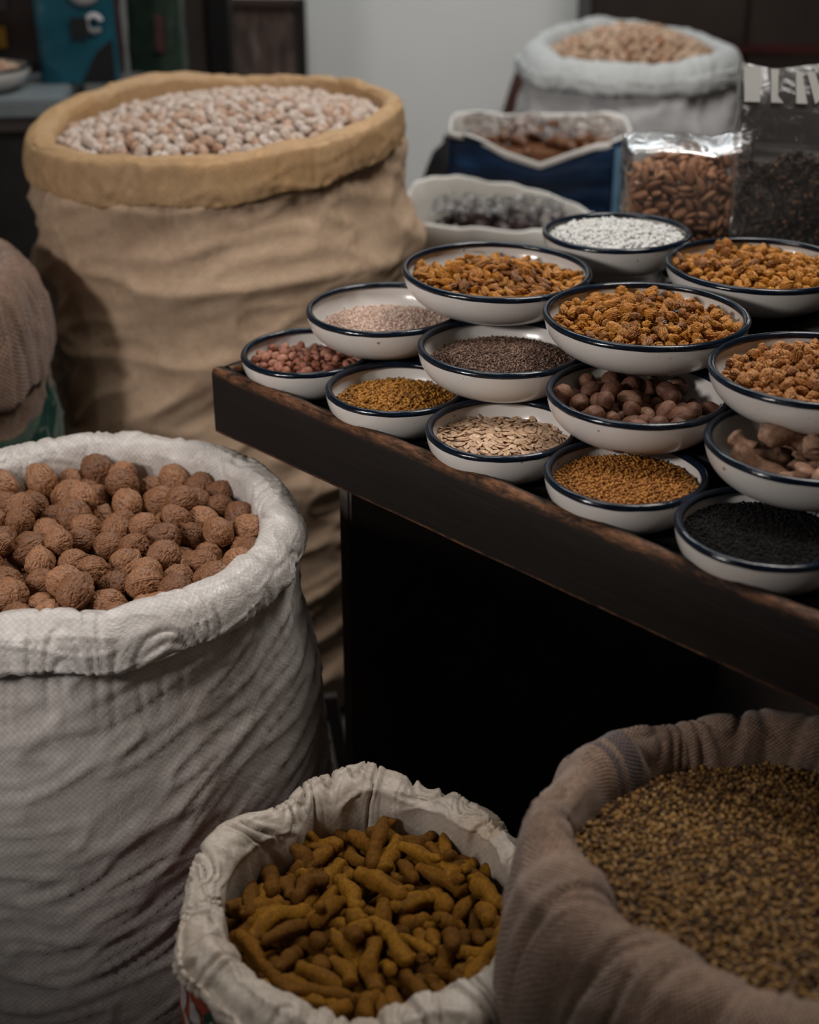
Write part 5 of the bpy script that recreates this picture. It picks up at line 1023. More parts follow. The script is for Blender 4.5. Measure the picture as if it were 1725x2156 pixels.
-364,66,1530, 132,-492,847,151, 101,-349,-301,776, 810,239,338,415, 102,232,69,1513, 144,-44,121,-981, 90,
-592,96,587, 394,-900,152,-112, 96,541,-261,607, 14,-67,-978,196, 111,-617,309,392, 329,-840,83,423, 98,
84,-368,874, 70,436,799,-409, 97,558,247,225, 468,-721,473,194, 92,634,-304,713, 698,-341,53,628, 96,
623,-223,759, 784,-329,-1,526, 96,-556,322,200, 758,-52,-5,650, 106,552,241,505, 466,-233,-84,850, 93,
-512,-244,1103, 27,-139,-383,-913, 100,119,-255,847, 634,-399,-400,-529, 111,-586,194,637, 592,760,-258,-73, 100,
652,118,569, 753,76,652,-53, 102,551,23,877, 119,707,686,126, 104,-320,-402,888, 50,-54,-690,-720, 106,
531,204,1461, 615,453,-577,-288, 102,421,-386,826, 129,558,164,-803, 96,-542,240,416, 649,402,269,588, 111,
-198,-235,848, 601,728,-193,266, 102,617,-25,710, 197,566,788,-140, 109,-584,-214,799, 88,51,982,-162, 99,
29,-357,757, 799,-300,-198,-483, 109,-12,227,1551, 178,97,111,-973, 103,236,379,1672, 644,-78,-755,101, 95,
656,279,481, 536,426,388,617, 95,251,-371,823, 46,122,990,53, 106,-326,-265,1138, 199,63,-153,-966, 93,
-66,-374,823, 2,-873,-36,-486, 103,231,-271,1081, 530,-650,-543,-36, 92,542,-369,796, 250,-546,767,227, 89,
655,-48,863, 573,-445,-607,323, 101,-590,-67,776, 105,-274,904,-311, 104,-20,49,1569, 31,-584,-802,-119, 105,
-607,84,688, 942,-36,-243,-230, 93,90,-263,1304, 208,-516,-689,-465, 107,624,347,629, 661,191,280,-669, 105,
-447,-266,705, 78,-627,94,770, 107,114,-381,986, 967,-66,-192,-154, 92,552,-149,802, 769,-26,-160,-618, 103,
-579,206,526, 84,892,-442,-38, 98,-313,-64,1538, 309,-678,661,90, 97,-143,-364,876, 887,-15,-309,-344, 98,
488,-331,717, 171,548,-646,-503, 106,-79,-138,1505, 865,348,237,274, 111,-457,-71,1432, 391,-326,-751,421, 92,
243,-289,919, 566,76,-564,-597, 104,571,377,549, 783,529,287,156, 93,-641,-265,906, 584,-381,106,-709, 98,
5,307,1639, 50,778,621,-74, 106,-590,384,303, 230,-37,539,-809, 99,-448,-263,870, 127,-61,32,-990, 97,
322,-367,918, 328,-152,351,-864, 92,635,142,917, 624,-126,204,743, 91,-560,-91,882, 448,41,-292,-844, 93,
424,-34,1510, 880,-105,52,461, 99,-636,398,470, 450,-594,287,601, 97,3,-315,1032, 703,678,-168,136, 100,
627,-224,905, 825,-279,-198,450, 90,-287,-249,1421, 510,-539,562,365, 93,-305,-277,924, 66,-320,-898,-294, 107,
332,-294,1110, 277,350,-185,876, 100,-651,178,446, 599,278,-750,35, 93,543,97,554, 802,48,-546,236, 106,
-474,-281,963, 435,-47,-243,866, 104,-185,-332,969, 558,-143,179,-798, 101,499,387,1554, 121,403,-250,872, 101,
-460,-327,1197, 152,759,-631,-56, 102,22,-150,1542, 617,496,16,610, 107,639,-360,877, 338,-747,-147,553, 105,
538,-374,918, 512,-130,805,-270, 92,-331,-302,1021, 696,478,-76,-529, 101,529,-71,980, 642,-328,-538,437, 112,
-628,-163,978, 124,610,-779,-75, 102,-182,123,1572, 239,-68,120,-961, 89,-525,243,732, 639,159,-751,-58, 97,
-17,-404,1022, 815,527,-179,162, 95,590,255,960, 277,180,-913,241, 108,-99,-255,1170, 966,93,231,75, 93,
-135,-309,1069, 549,-414,-528,498, 100,137,13,1573, 131,-626,740,209, 99,561,-223,1007, 604,-58,654,-452, 102,
590,221,636, 39,47,632,773, 95,-567,363,994, 141,-518,-695,-479, 108,-590,358,664, 99,944,315,19, 103,
-577,-369,1085, 452,93,-878,-130, 107,-417,-408,1020, 629,769,-58,101, 96,329,-385,1004, 1,-990,-95,107, 92,
537,142,1232, 592,-174,-773,146, 109,128,-257,1175, 95,-116,-430,890, 108,-243,-323,1221, 418,-582,-554,423, 92,
-601,41,809, 417,-79,-220,-878, 108,-388,-204,1485, 485,-511,631,-325, 95,638,-87,1007, 429,-685,391,-440, 111,
-451,-357,1093, 267,711,612,-221, 98,425,-381,1079, 441,-111,-864,-217, 108,317,186,1575, 312,-177,342,-868, 96,
590,143,738, 235,234,183,-926, 107,-162,-19,1579, 542,103,117,-826, 102,106,-387,1129, 458,-39,-790,-406, 94,
-550,-32,1323, 153,-497,-427,740, 105,-569,-383,957, 32,-943,51,327, 94,452,288,1608, 133,-524,-628,-559, 100,
640,-327,1018, 642,304,260,655, 105,-531,104,927, 96,733,200,-643, 104,255,-243,1408, 599,-566,-485,-294, 97,
223,-380,1126, 389,150,-909,10, 93,165,-127,1556, 347,-629,596,360, 110,-220,-305,1089, 187,-511,-296,785, 94,
-595,388,882, 95,-12,-67,-993, 88,-583,-392,1249, 136,-54,910,387, 100,126,231,1670, 877,192,-53,437, 98,
604,278,1448, 189,820,-75,-536, 101,590,292,733, 926,-241,244,-154, 108,636,-408,1159, 465,-615,-453,-449, 90,
-186,-376,1316, 37,182,275,943, 108,589,28,784, 988,-63,61,131, 92,-282,-388,1114, 224,82,669,704, 96,
18,9,1648, 875,3,-46,482, 94,-622,-283,1056, 414,-5,-879,-235, 90,-544,161,1311, 142,-755,-635,81, 94,
-553,257,1156, 384,-388,836,40, 99,434,-257,1160, 857,389,337,20, 101,574,-117,1320, 743,-134,-635,-161, 93,
-356,-320,1260, 112,688,717,-9, 112,346,20,1570, 544,-24,-80,-835, 110,-459,-19,1552, 373,-136,-344,851, 96,
-637,209,734, 40,770,-633,69, 89,575,-298,1115, 435,174,-63,-881, 104,527,-84,1155, 544,-429,645,-322, 106,
-630,314,805, 116,620,765,134, 102,-520,256,1041, 260,671,-376,-583, 91,36,-385,1267, 1,999,-1,-51, 90,
449,-234,1322, 523,789,-142,289, 92,-590,244,910, 255,-62,298,918, 98,-64,-268,1317, 95,274,926,241, 94,
547,195,832, 637,21,-120,761, 95,-521,-129,1458, 216,361,638,645, 96,229,-407,1379, 384,-389,-606,-578, 96,
-611,21,974, 231,873,44,-428, 107,-602,-278,1209, 207,251,-192,-926, 100,632,-83,1125, 598,84,-254,-756, 96,
658,-65,1283, 724,-13,-682,-101, 96,588,201,1103, 104,974,-197,36, 93,-637,-53,1102, 26,-722,-555,-413, 99,
-172,-286,1409, 805,526,153,227, 91,100,-210,1563, 622,458,-310,555, 88,-647,268,1018, 420,454,586,523, 104,
331,-318,1333, 796,183,-471,-332, 112,-18,-366,1159, 884,-339,-263,188, 105,557,-338,1214, 286,847,387,226, 108,
340,-385,1238, 86,-305,266,910, 104,611,133,1020, 30,-429,886,172, 98,195,-344,1286, 387,-777,173,466, 103,
-134,200,1660, 757,-222,-180,587, 107,590,386,934, 946,272,178,0, 99,-180,-383,1448, 898,222,373,-76, 104,
-560,72,1092, 22,-578,775,254, 97,430,152,1616, 28,987,107,-119, 105,-558,164,1219, 844,46,303,-440, 102,
-114,-280,1529, 422,-263,-747,-442, 108,-542,-174,1336, 156,457,407,775, 98,-404,-379,1371, 345,892,-231,176, 109,
635,272,1582, 517,-356,-778,-27, 110,568,48,1395, 99,511,725,-451, 94,259,-335,1459, 385,605,-487,498, 97,
-603,-366,1366, 387,-90,-352,-848, 102,-246,304,1660, 892,386,153,177, 105,578,50,1086, 99,-967,-170,164, 89,
250,1,1654, 5,-42,991,-124, 101,-632,-136,1161, 594,37,317,-738, 93,-453,-194,1563, 721,233,-78,-648, 108,
75,370,1719, 190,963,-170,83, 111,388,-219,1499, 622,577,24,529, 105,632,57,1173, 489,-710,-294,413, 95,
-39,-286,1232, 21,-918,-396,12, 93,-399,-264,1353, 716,-492,-108,-483, 92,609,-195,1266, 74,454,-708,536, 106,
315,277,1671, 804,-186,-183,534, 98,-532,-381,1505, 706,-311,631,83, 101,278,-165,1578, 443,-781,283,336, 91,
629,-332,1426, 691,-369,54,619, 102,564,-258,1439, 549,746,372,66, 95,-313,-339,1493, 269,-166,869,-380, 90,
-635,140,866, 767,-80,-26,-636, 91,9,-387,1348, 91,-19,-157,983, 93,9,148,1711, 671,51,-15,-739, 96,
193,-259,1511, 209,518,108,-822, 95,-19,-290,1589, 576,-544,-579,191, 107,-69,-390,1477, 873,-306,374,70, 94,
-655,103,1266, 694,-194,-615,319, 103,635,351,1029, 444,276,-721,-454, 96,632,239,1184, 52,716,587,-373, 107,
-621,358,1298, 352,-287,-862,224, 100,-642,-67,1300, 471,463,-745,93, 90,442,-362,1378, 611,116,-603,-500, 90,
-634,-205,1268, 690,52,-250,-678, 100,596,28,1296, 7,-236,365,900, 96,-308,168,1624, 100,984,143,21, 89,
511,-215,1498, 248,211,-643,-693, 89,193,134,1681, 192,-135,-930,-284, 100,-476,-310,1420, 32,-906,329,-266, 91,
468,-323,1245, 176,849,258,425, 89,68,-400,1514, 372,-499,-539,-568, 111,-614,364,1120, 920,66,-29,386, 88,
47,-292,1422, 434,-874,-139,169, 88,377,-362,1495, 180,-891,-331,252, 92,-591,-196,1454, 470,-843,149,-214, 104,
591,-376,1336, 952,-94,270,113, 107,-651,212,1161, 510,-449,698,-224, 102,-633,-303,1421, 514,-420,256,702, 98,
-140,388,1711, 324,64,-914,234, 97,550,310,1264, 541,603,-584,52, 103,-129,-4,1673, 113,-146,982,34, 94,
624,391,1554, 489,-127,-726,-467, 97,-577,111,1391, 824,33,-49,-563, 93,113,-320,1501, 626,650,57,-426, 91,
-611,-214,1556, 298,-804,511,57, 105],
}
# ------------------------------------------------------------------ the room
m_floor = m_plain('floor_concrete', (.10, .095, .09), .8, .3, .3, 6, .002)
m_wall = NT('painted_wall'); _v = m_wall.coord()
m_wall.base(m_wall.ramp(m_wall.noise(_v, 2.2, 4), [(.3, (.72, .735, .72)), (.7, (.80, .80, .78))]))
m_wall = m_wall.done(.75, .3, m_wall.bump(m_wall.noise(_v, 60, 3), .15, .002))
m_dark = m_plain('dark_painted_wood', (.020, .018, .017), .6, .3, .3, 12)
m_ceil = m_plain('ceiling_plaster', (.30, .30, .30), .9, .2, .05)
struct(box('floor', (-3, -1.2, -.1), (3, 3.72, 0), m_floor))
struct(box('wall_back', (-3, 3.62, 0), (3, 3.72, 2.8), m_wall))
struct(box('wall_left', (-3.1, -.2, 0), (-3, 3.72, 2.8), m_wall))
struct(box('ceiling', (-3, -.2, 2.8), (3, 3.72, 2.9), m_ceil))

# ------------------------------------------------------------------ display table (45 degrees to the camera)
TC = np.array([-.2306, 1.5545]); TU = np.array([.7005, -.7137]); TN = np.array([.7137, .7005])
TZ = .768; LIP = .792; APB = .712
TANG = math.atan2(TU[1], TU[0])
def tp(u, n): q = TC+u*TU+n*TN; return float(q[0]), float(q[1])
def wood(name, worn):
    t = NT(name); v = t.coord('Object', (1.2, 14, 14)); n = t.noise(v, 6, 6, .65, .5)
    c = t.ramp(n, [(.25, (.0045, .0031, .0025)), (.75, (.0105, .0066, .0048))])
    if worn:
        tc = t.n('TexCoord'); s = t.n('SeparateXYZ'); t.l(tc.outputs['Object'], s.inputs[0])
        e = t.noise(t.coord('Object', (9, 30, 30)), 3.2, 6, .7, .6)
        fr = t.noise(t.coord('Object', (40, 160, 160)), 2, 4, .6)
        top = t.math('SMOOTHSTEP', s.outputs[2], LIP-.011, LIP-.003) if False else None
        mr = t.n('MapRange', interpolation_type='SMOOTHSTEP'); t.l(s.outputs[2], mr.inputs[0]); mr.inputs[1].default_value = LIP-.012; mr.inputs[2].default_value = LIP-.002
        yy = t.n('MapRange', interpolation_type='SMOOTHSTEP'); t.l(s.outputs[1], yy.inputs[0]); yy.inputs[1].default_value = .014; yy.inputs[2].default_value = .007
        m = t.math('MULTIPLY', t.math('MULTIPLY', mr.outputs[0], yy.outputs[0]), t.ramp(e, [(.40, (.10,.10,.10)), (.58, (1,1,1))]))
        lo = t.n('MapRange', interpolation_type='SMOOTHSTEP'); t.l(s.outputs[2], lo.inputs[0]); lo.inputs[1].default_value = APB+.0035; lo.inputs[2].default_value = APB+.001
        m = t.math('MAXIMUM', m, t.math('MULTIPLY', lo.outputs[0], t.ramp(e, [(.4, (0,0,0)), (.6, (.7,.7,.7))])))
        c = t.mix(m, c, t.ramp(fr, [(.22, (.02, .010, .006)), (.45, (.11, .046, .020)), (.75, (.23, .105, .050))]))
    t.base(c)
    return t.done(.65, .2, t.bump(n, .35, .002))
m_wood = wood('dark_table_wood', False); m_worn = wood('worn_edge_wood', True)
table = empty('display_table', (TC[0], TC[1], 0), 'dark brown wooden display table with worn raised front edge, bowls of spices on top', 'table', rz=TANG)
TL, TD = 1.32, .98
def tbox(name, lo, hi, mat, bevel=.003): return box(name, lo, hi, mat, table, bevel)
tbox('tray_board', (.017, .017, TZ-.02), (TL-.017, TD-.017, TZ), m_dark, 0)
def worn_board(name, length, mat):
    """apron board with a chipped, slightly uneven top edge"""
    nx = 260; xs = np.linspace(0, length, nx)
    sec = [(.0, APB), (.0, APB+.03), (.0, LIP-.006), (.0022, LIP-.0018), (.006, LIP), (.012, LIP), (.0160, LIP-.0018), (.0175, LIP-.006), (.0175, APB)]
    P = np.zeros((len(sec)+1, nx, 3))
    for i, (y, z) in enumerate(sec+[sec[0]]):
        top = z > LIP-.008
        d = .0022*fbm(xs*16, y*60, z*9, 4) if top else .0007*perlin(xs*9, y*10, z*5)
        P[i, :, 0] = xs; P[i, :, 1] = y+(d if y < .01 else 0); P[i, :, 2] = z+(np.minimum(d*1.3, .0008) if top else d*.6)
    P[-1] = P[0]
    me = grid(name, P[::-1], False, None, (mat,)); 
    return me
ap = link('front_apron', worn_board('front_apron', TL, m_worn), table)
tag(ap, 'front board with worn, chipped light edge')
la = link('side_apron', worn_board('side_apron', TD-.0176, m_worn), table); la.rotation_euler = (0, 0, PI/2); la.location = (.0175, .0176, 0)
la.scale = (1, 1, 1)
tbox('back_apron', (0, TD, APB), (TL, TD+.0175, LIP), m_wood); tbox('side_apron', (TL, 0, APB), (TL+.0175, TD+.0175, LIP), m_wood)
m_under = m_plain('dark_brown_underside', (.075, .06, .052), .7, .2, .2, 8)
tbox('side_panel', (.142, .066, 0), (.162, TD-.05, APB+.03), m_under)
tbox('back_panel', (.162, TD-.07, 0), (TL-.05, TD-.05, APB+.03), m_under)
tbox('leg', (TL-.10, .05, 0), (TL-.04, .11, APB+.03), m_dark)
tbox('leg', (TL-.10, TD-.16, 0), (TL-.04, TD-.10, APB+.03), m_dark)

# ------------------------------------------------------------------ enamel bowls
def enamel(name):
    t = NT(name); v = t.coord(); oi = t.n('ObjectInfo')
    n = t.noise(v, 9, 4); c = t.ramp(n, [(.3, (.58, .545, .51)), (.7, (.67, .635, .60))])
    sp = t.n('TexNoise'); sp.inputs['Scale'].default_value = 160; sp.inputs['Detail'].default_value = 1; t.l(v, sp.inputs['Vector'])
    c = t.mix(t.ramp(sp.outputs['Fac'], [(.77, (0,0,0)), (.80, (.8,.8,.8))]), c, (.10, .08, .07))
    t.base(c); return t.done(.24, .5, t.bump(n, .08, .002), Coat_Weight=.35, Coat_Roughness=.10)
m_enamel = enamel('cream_enamel')
_t = NT('navy_enamel'); _v = _t.coord(); _t.base(_t.ramp(_t.noise(_v, 40, 4), [(.3, (.0020, .0035, .0070)), (.68, (.004, .010, .022)), (.8, (.02, .035, .055))]))
m_navy = _t.done(.18, .3, _t.bump(_t.noise(_v, 70, 3), .35, .0015), Coat_Weight=.12, Coat_Roughness=.05)
def bowl_r(R, z, h):
    """inner radius of a bowl of rim radius R and height h, z from -h to 0"""
    t = np.clip((np.asarray(z)+h)/h, 0, 1)
    return R*(.52 + .455*np.sin(np.clip(t, 0, 1)**.62*PI/2)**1.0)
_bowls = {}
def bowl_parts(R, h):
    k = (R, h)
    if k in _bowls: return _bowls[k]
    zs = -h*(1-np.linspace(0, 1, 22)**1.35)
    inner = [(1e-4, -h+.0022), (.4*R, -h+.002)]+[(float(bowl_r(R, z, h))-.0012, float(z)+.002*(1-(z+h)/h)) for z in zs]
    outer = [(float(bowl_r(R, z, h))+.0012, float(z)) for z in zs[::-1]]+[(.45*R, -h+.0006), (.42*R, -h), (1e-4, -h+.0005)]
    body = lathe('enamel_body', (inner+outer)[::-1], 112, (m_enamel,))
    a = np.linspace(0, 2*PI, 112, endpoint=False); b = np.linspace(0, 2*PI, 14, endpoint=False)
    rr = .0041
    A, B = np.meshgrid(a, np.r_[b, b[:1]])
    wob = .00035*perlin(np.cos(A)*5+R*90, np.sin(A)*5, B*.4)
    r = R-.0038+(rr+wob)*np.cos(B); z = .0002+(rr*.88+wob)*np.sin(B)+.0006*perlin(np.cos(A)*1.6+R*31, np.sin(A)*1.6, 0)
    rim = grid('rolled_rim', np.stack([r*np.cos(A), r*np.sin(A), z], -1), True, None, (m_navy,))
    _bowls[k] = (body, rim); return _bowls[k]
BOWL = {}
def bowl(key, u, n, z, R, h, label, tilt=(0, 0), loc=None, group='blue-rimmed enamel bowls on the table'):
    x, y = tp(u, n) if loc is None else loc
    b, r = bowl_parts(R, h)
    e = empty('enamel_bowl', (x, y, z), label, 'bowl', group)
    e.rotation_euler = (rad(tilt[0]), rad(tilt[1]), random.Random(key).random()*6.28)
    o = link('bowl_body', b, e); o = link('rim', r, e); tag(o, 'navy blue rolled rim')
    BOWL[key] = (x, y, z, R, h); return e
Z1, Z2, Z3 = .8103, .8537, .8972
H1, H2, H3 = .0423, .0433, .0435
W = 'white enamel bowl with navy rim holding '
bowl('peanut', .077, .082, Z1, .0772, H1, W+'red-skinned peanuts, at the table corner', (-1, 1))
bowl('fenu', .231, .076, Z1, .0772, H1, W+'yellow-brown fenugreek seeds, on the front edge')
bowl('melon', .386, .076, Z1, .0780, H1, W+'flat beige melon seeds, on the front edge', (.5, -1))
bowl('mustard', .541, .080, Z1, .0780, H1, W+'orange-brown mustard seeds, on the front edge')
bowl('black', .696, .077, Z1, .0785, H1, W+'fine black seeds, on the front edge', (0, -1))
bowl('flour', .120, .166, Z2, .0925, H2, W+'pinkish beige coarse meal', (-1, 0))
bowl('brown', .303, .166, Z2, .0920, H2, W+'fine dark brown seeds', (0, .5))
bowl('nutmeg', .487, .165, Z2, .0920, H2, W+'whole nutmegs')
bowl('ginger', .671, .176, Z2, .0930, H2, W+'dried ginger root pieces')
bowl('rL', .206, .262, Z3, .1095, H3, W+'long golden raisins, above the meal bowl', (-.5, 1))
bowl('rM', .423, .257, Z3, .1085, H3, W+'plump golden raisins, above the nutmeg bowl')
bowl('rR', .634, .246, Z3, .1035, H3, W+'large golden raisins, above the ginger bowl', (0, -1))
bowl('rB', .405, .499, Z3, .1095, H3, W+'golden raisins, furthest back of the raisin bowls')
bowl('white', .201, .491, Z3, .0935, H3, W+'coarse white grains, behind the long raisins', (-1, 0))
bowl('under_white', .212, .497, Z2-.002, .088, H2, 'white enamel bowl stacked underneath the bowl of white grains')
bowl('peek', .303, .592, Z2, .0920, H2, 'white enamel bowl peeking out left of the furthest raisin bowl')
bowl('under_white2', .215, .500, Z1-.002, .0772, H1, 'white enamel bowl at the bottom under the white grains')
def riser(lo, hi, label):
    r = box('riser', lo, hi, m_dark, None, .002); r.location = (TC[0], TC[1], 0); r.rotation_euler = (0, 0, TANG)
    return tag(r, label, 'riser')
riser((.040, .160, TZ+.0003), (1.02, .268, .8100), 'long black riser board under the second tier of bowls')
riser((.120, .2685, TZ+.0003), (1.02, .395, .8533), 'taller black riser board under the front raisin bowls')
riser((.405, .450, TZ+.0003), (.520, .545, .8533), 'small black riser block under the furthest raisin bowl')
riser((.262, .555, TZ+.0003), (.350, .640, .8100), 'small black riser block under the bowl peeking out behind')
# ------------------------------------------------------------------ natural item shapes
def item_mesh(name, V, F, mat): return mesh_np(name, V, F, None, True, (mat,))
def walnut_mesh(s, mat):
    V, F = ico(6); x, y, z = V.T; q = s*13.7
    ax = np.array([.0188, .0168, .0165])*(1+.05*np.sin(np.array([1, 2.3, 3.1])*s))
    r = 1+.05*perlin(x*1.3+q, y*1.3, z*1.3)
    seam = np.exp(-(y/.10)**2); r += .075*seam-.085*np.exp(-(y/.022)**2)
    wx = .35*perlin(x*2.2, y*2.2+q, z*2.2)
    wv = perlin(x*.8+q, y*3.6+wx*3, z*3.6+q); w2 = perlin(x*1.3+q, y*6.5+wx*4+q, z*6.5); pits = perlin(x*4.5+q, y*5.5, z*5.5)
    k = 1-.7*seam
    r += k*(-.075*ridge(wv, 7.0)-.035*ridge(w2, 6.0)-.045*sstep(.25, .5, pits)+.04*perlin(x*3+q, y*3, z*3))
    r += .09*np.exp(-(1-x)/.05)
    return item_mesh('walnut_shell', V*ax*r[:, None], F, mat)
def raisin_mesh(s, mat, L, Wd, T):
    V, F = ico(5); x, y, z = V.T; q = s*7.9; a = np.arctan2(z, y)
    rr = np.sqrt(y*y+z*z)+1e-6; cy, cz = y/rr, z/rr
    wp = .4*perlin(x*1.8+q, y*1.8, z*1.8)
    n1 = perlin(x*.9+q+wp, cy*2.3+wp, cz*2.3+q); n2 = perlin(x*1.6+q, cy*5.0+q+wp*2, cz*5.0); n3 = perlin(x*5+q, y*5, z*5)
    r = .97+.17*perlin(x*1.4+q, y*1.4, z*1.4+q)-.24*ridge(n1, 3.0)**1.5-.17*ridge(n2, 2.8)**1.5+.08*n3
    r *= .92+.16*(math.sin(s*3.7)*.5+.5)
    P = V*np.array([L, Wd, T*(.78+.3*abs(math.sin(s*1.9)))])/2*r[:, None]
    P[:, 2] += .12*L*(x*x-.4)*math.sin(s*2.1)
    return item_mesh('raisin', P, F, mat)
def oval_mesh(name, s, mat, L, Wd, T, rough=.05, groove=0, point=0.0, sub=3):
    V, F = ico(sub); x, y, z = V.T; q = s*5.3; rr = np.sqrt(y*y+z*z)+1e-6
    r = 1+rough*perlin(x*1.6+q, y*1.6, z*1.6)
    if groove: r -= groove*ridge(perlin(x*.9+q, y/rr*4, z/rr*4+q), 3)**2
    P = V*np.array([L, Wd, T])/2*r[:, None]
    if point: tp_ = 1-point*np.clip((x+1)/2, 0, 1)**1.6; P[:, 1] *= tp_; P[:, 2] *= tp_
    return item_mesh(name, P, F, mat)
def melon_mesh(s, mat):
    V, F = ico(3); x, y, z = V.T
    P = V*np.array([.0113, .0069, .0024])/2
    tp_ = 1-.45*np.clip((x+.1)/1.1, 0, 1)**1.5; P[:, 1] *= tp_
    P[:, 2] *= .75+.6*np.exp(-((np.hypot(x, y)-.93)/.05)**2)
    P[:, 2] += .0004*perlin(x*2+s*3, y*2, 0)
    return item_mesh('melon_seed', P, F, mat)
def tube(path, radii, n=18, s=0.0, amp=.06, fx=40):
    path = np.asarray(path); T = np.gradient(path, axis=0); T /= np.linalg.norm(T, axis=1)[:, None]
    up = np.array([0, 0, 1.0]); N1 = np.cross(T, up); N1 /= np.linalg.norm(N1, axis=1)[:, None]+1e-9; N2 = np.cross(N1, T)
    a = np.linspace(0, 2*PI, n, endpoint=False)
    R = np.asarray(radii)[:, None]*(1+amp*perlin(path[:, :1]*fx+s, np.cos(a)[None]*1.4, np.sin(a)[None]*1.4+s))
    return path[:, None]+R[..., None]*(np.cos(a)[None, :, None]*N1[:, None]+np.sin(a)[None, :, None]*N2[:, None])
def cap_grid(P):
    c0 = P[0].mean(0); c1 = P[-1].mean(0); n = P.shape[1]
    return np.concatenate([np.repeat(c0[None, None], n, 1), P, np.repeat(c1[None, None], n, 1)])
def grids_mesh(name, Ps, mat, noise=None):
    Vs = []; Fs = []; o = 0
    for P in Ps:
        r, n = P.shape[:2]; i, k = np.meshgrid(np.arange(r-1), np.arange(n), indexing='ij'); k2 = (k+1) % n
        Fs.append(o+np.stack([i*n+k, (i+1)*n+k, (i+1)*n+k2, i*n+k2], -1).reshape(-1, 4)); Vs.append(P.reshape(-1, 3)); o += r*n
    return mesh_np(name, np.concatenate(Vs), np.concatenate(Fs), None, True, (mat,))
def turmeric_mesh(s, mat):
    R = random.Random(s); m = 40; t = np.linspace(0, 1, m)
    L = .050; b = R.uniform(-.005, .005); b2 = R.uniform(-.003, .003)
    path = np.stack([(t-.5)*L, b*(4*t*(1-t)-.5)+b2*np.sin(t*9), .0025*np.sin(t*5+s)], -1)
    rad_ = .0078*(.78+.20*np.sin(t*PI)+.10*np.sin(t*R.uniform(9, 15)+s))*np.clip(np.minimum(t*12+.45, (1-t)*R.choice([5, 9, 14])+.40), 0, 1)
    rad_ *= 1+.05*np.abs(np.sin(t*22+s))
    Ps = [cap_grid(tube(path, rad_, 20, s, .16, 60))]
    for j in range(R.choice([0, 0, 1, 1])):
        i = R.randint(8, m-9); a = R.uniform(0, 6.28); ln = R.uniform(.010, .019)
        q = np.linspace(0, 1, 10)[:, None]; d = np.array([R.uniform(.2, .7)*R.choice([-1, 1]), math.cos(a), math.sin(a)*.7])
        Ps.append(cap_grid(tube(path[i]+q*ln*d, .0050*np.clip((1-q[:, 0])*3+.55, 0, 1), 14, s+j, .14, 60)))
    return grids_mesh('turmeric_finger', Ps, mat)
def ginger_mesh(s, mat):
    R = random.Random(100+s); m = 44; t = np.linspace(0, 1, m); L = R.uniform(.062, .085)
    b = R.uniform(-.012, .012)
    path = np.stack([(t-.5)*L, b*(4*t*(1-t)-.5), .004*np.sin(t*6+s)], -1)
    rr = .0125*(.72+.25*np.sin(t*PI)+.16*np.sin(t*11+s))*np.clip(np.minimum(t*8+.3, (1-t)*6+.3), 0, 1)
    P = tube(path, rr, 24, s, .30, 45); P[..., 2] *= .78
    Ps = [cap_grid(P)]
    for j in range(R.choice([2, 3, 3])):
        i = R.randint(6, m-7); a = R.uniform(0, 6.28); ln = R.uniform(.018, .030); q = np.linspace(0, 1, 14)[:, None]
        d = np.array([R.uniform(-.6, .6), math.cos(a), .6*math.sin(a)])
        Ps.append(cap_grid(tube(path[i]+q*ln*d, .0088*(1+.25*np.sin(q[:, 0]*7+j))*np.clip((1-q[:, 0])*4+.5, 0, 1), 18, s+j, .28, 50)))
    return grids_mesh('ginger_root', Ps, mat)

# colours of the goods
m_walnut = m_item('walnut_shell', [(0, (.17, .072, .031)), (.5, (.25, .113, .051)), (1, (.34, .165, .082))], .5, .4, 200, .0007, (1, 3, 3), (130, (.05, .022, .012), .7), .7)
m_turm = m_item('turmeric_skin', [(0, (.085, .034, .003)), (.5, (.145, .061, .004)), (1, (.205, .094, .006))], .8, .15, 330, .0005, (1, 1, 1), (90, (.10, .045, .012), .6), .5)
RA = [(0, (.15, .055, .010)), (.35, (.34, .125, .012)), (.7, (.46, .195, .020)), (1, (.22, .085, .018))]
m_raisin = m_item('golden_raisin', RA, .46, .45, 200, .0008, (.5, 2.4, 2.4), None, .9, Subsurface_Weight=.25, Subsurface_Scale=.004, Subsurface_Radius=(1, .45, .12))
m_raisin2 = m_item('amber_raisin', [(0, (.24, .085, .018)), (.5, (.36, .15, .035)), (1, (.42, .19, .055))], .5, .45, 200, .0008, (.5, 2.4, 2.4), None, .9, Subsurface_Weight=.25, Subsurface_Scale=.004, Subsurface_Radius=(1, .45, .12))
m_peanut = m_item('peanut_skin', [(0, (.22, .078, .045)), (.5, (.33, .135, .085)), (1, (.44, .21, .145))], .6, .3, 300, .0003)
m_nutmeg = m_item('nutmeg_shell', [(0, (.080, .034, .020)), (.7, (.14, .062, .036)), (.88, (.19, .095, .058)), (1, (.32, .19, .12))], .6, .3, 220, .0005, (.6, 2, 2))
m_melon = m_item('melon_seed_husk', [(0, (.42, .26, .155)), (.5, (.54, .36, .23)), (1, (.66, .47, .32))], .5, .4, 300, .0002)
m_almond = m_item('almond_skin', [(0, (.18, .075, .035)), (.5, (.27, .125, .062)), (1, (.36, .18, .095))], .55, .35, 240, .0004, (.5, 2, 2))
m_pale = m_item('pale_nut_shell', [(0, (.62, .55, .49)), (.6, (.56, .45, .38)), (.85, (.50, .34, .25)), (1, (.42, .26, .17))], .6, .3, 160, .0004, (1, 1, 1), (95, (.36, .20, .13), .6))
m_cashew = m_item('tan_nut', [(0, (.56, .42, .31)), (.6, (.50, .34, .23)), (.92, (.42, .26, .16)), (1, (.42, .12, .05))], .6, .3, 150, .0004)
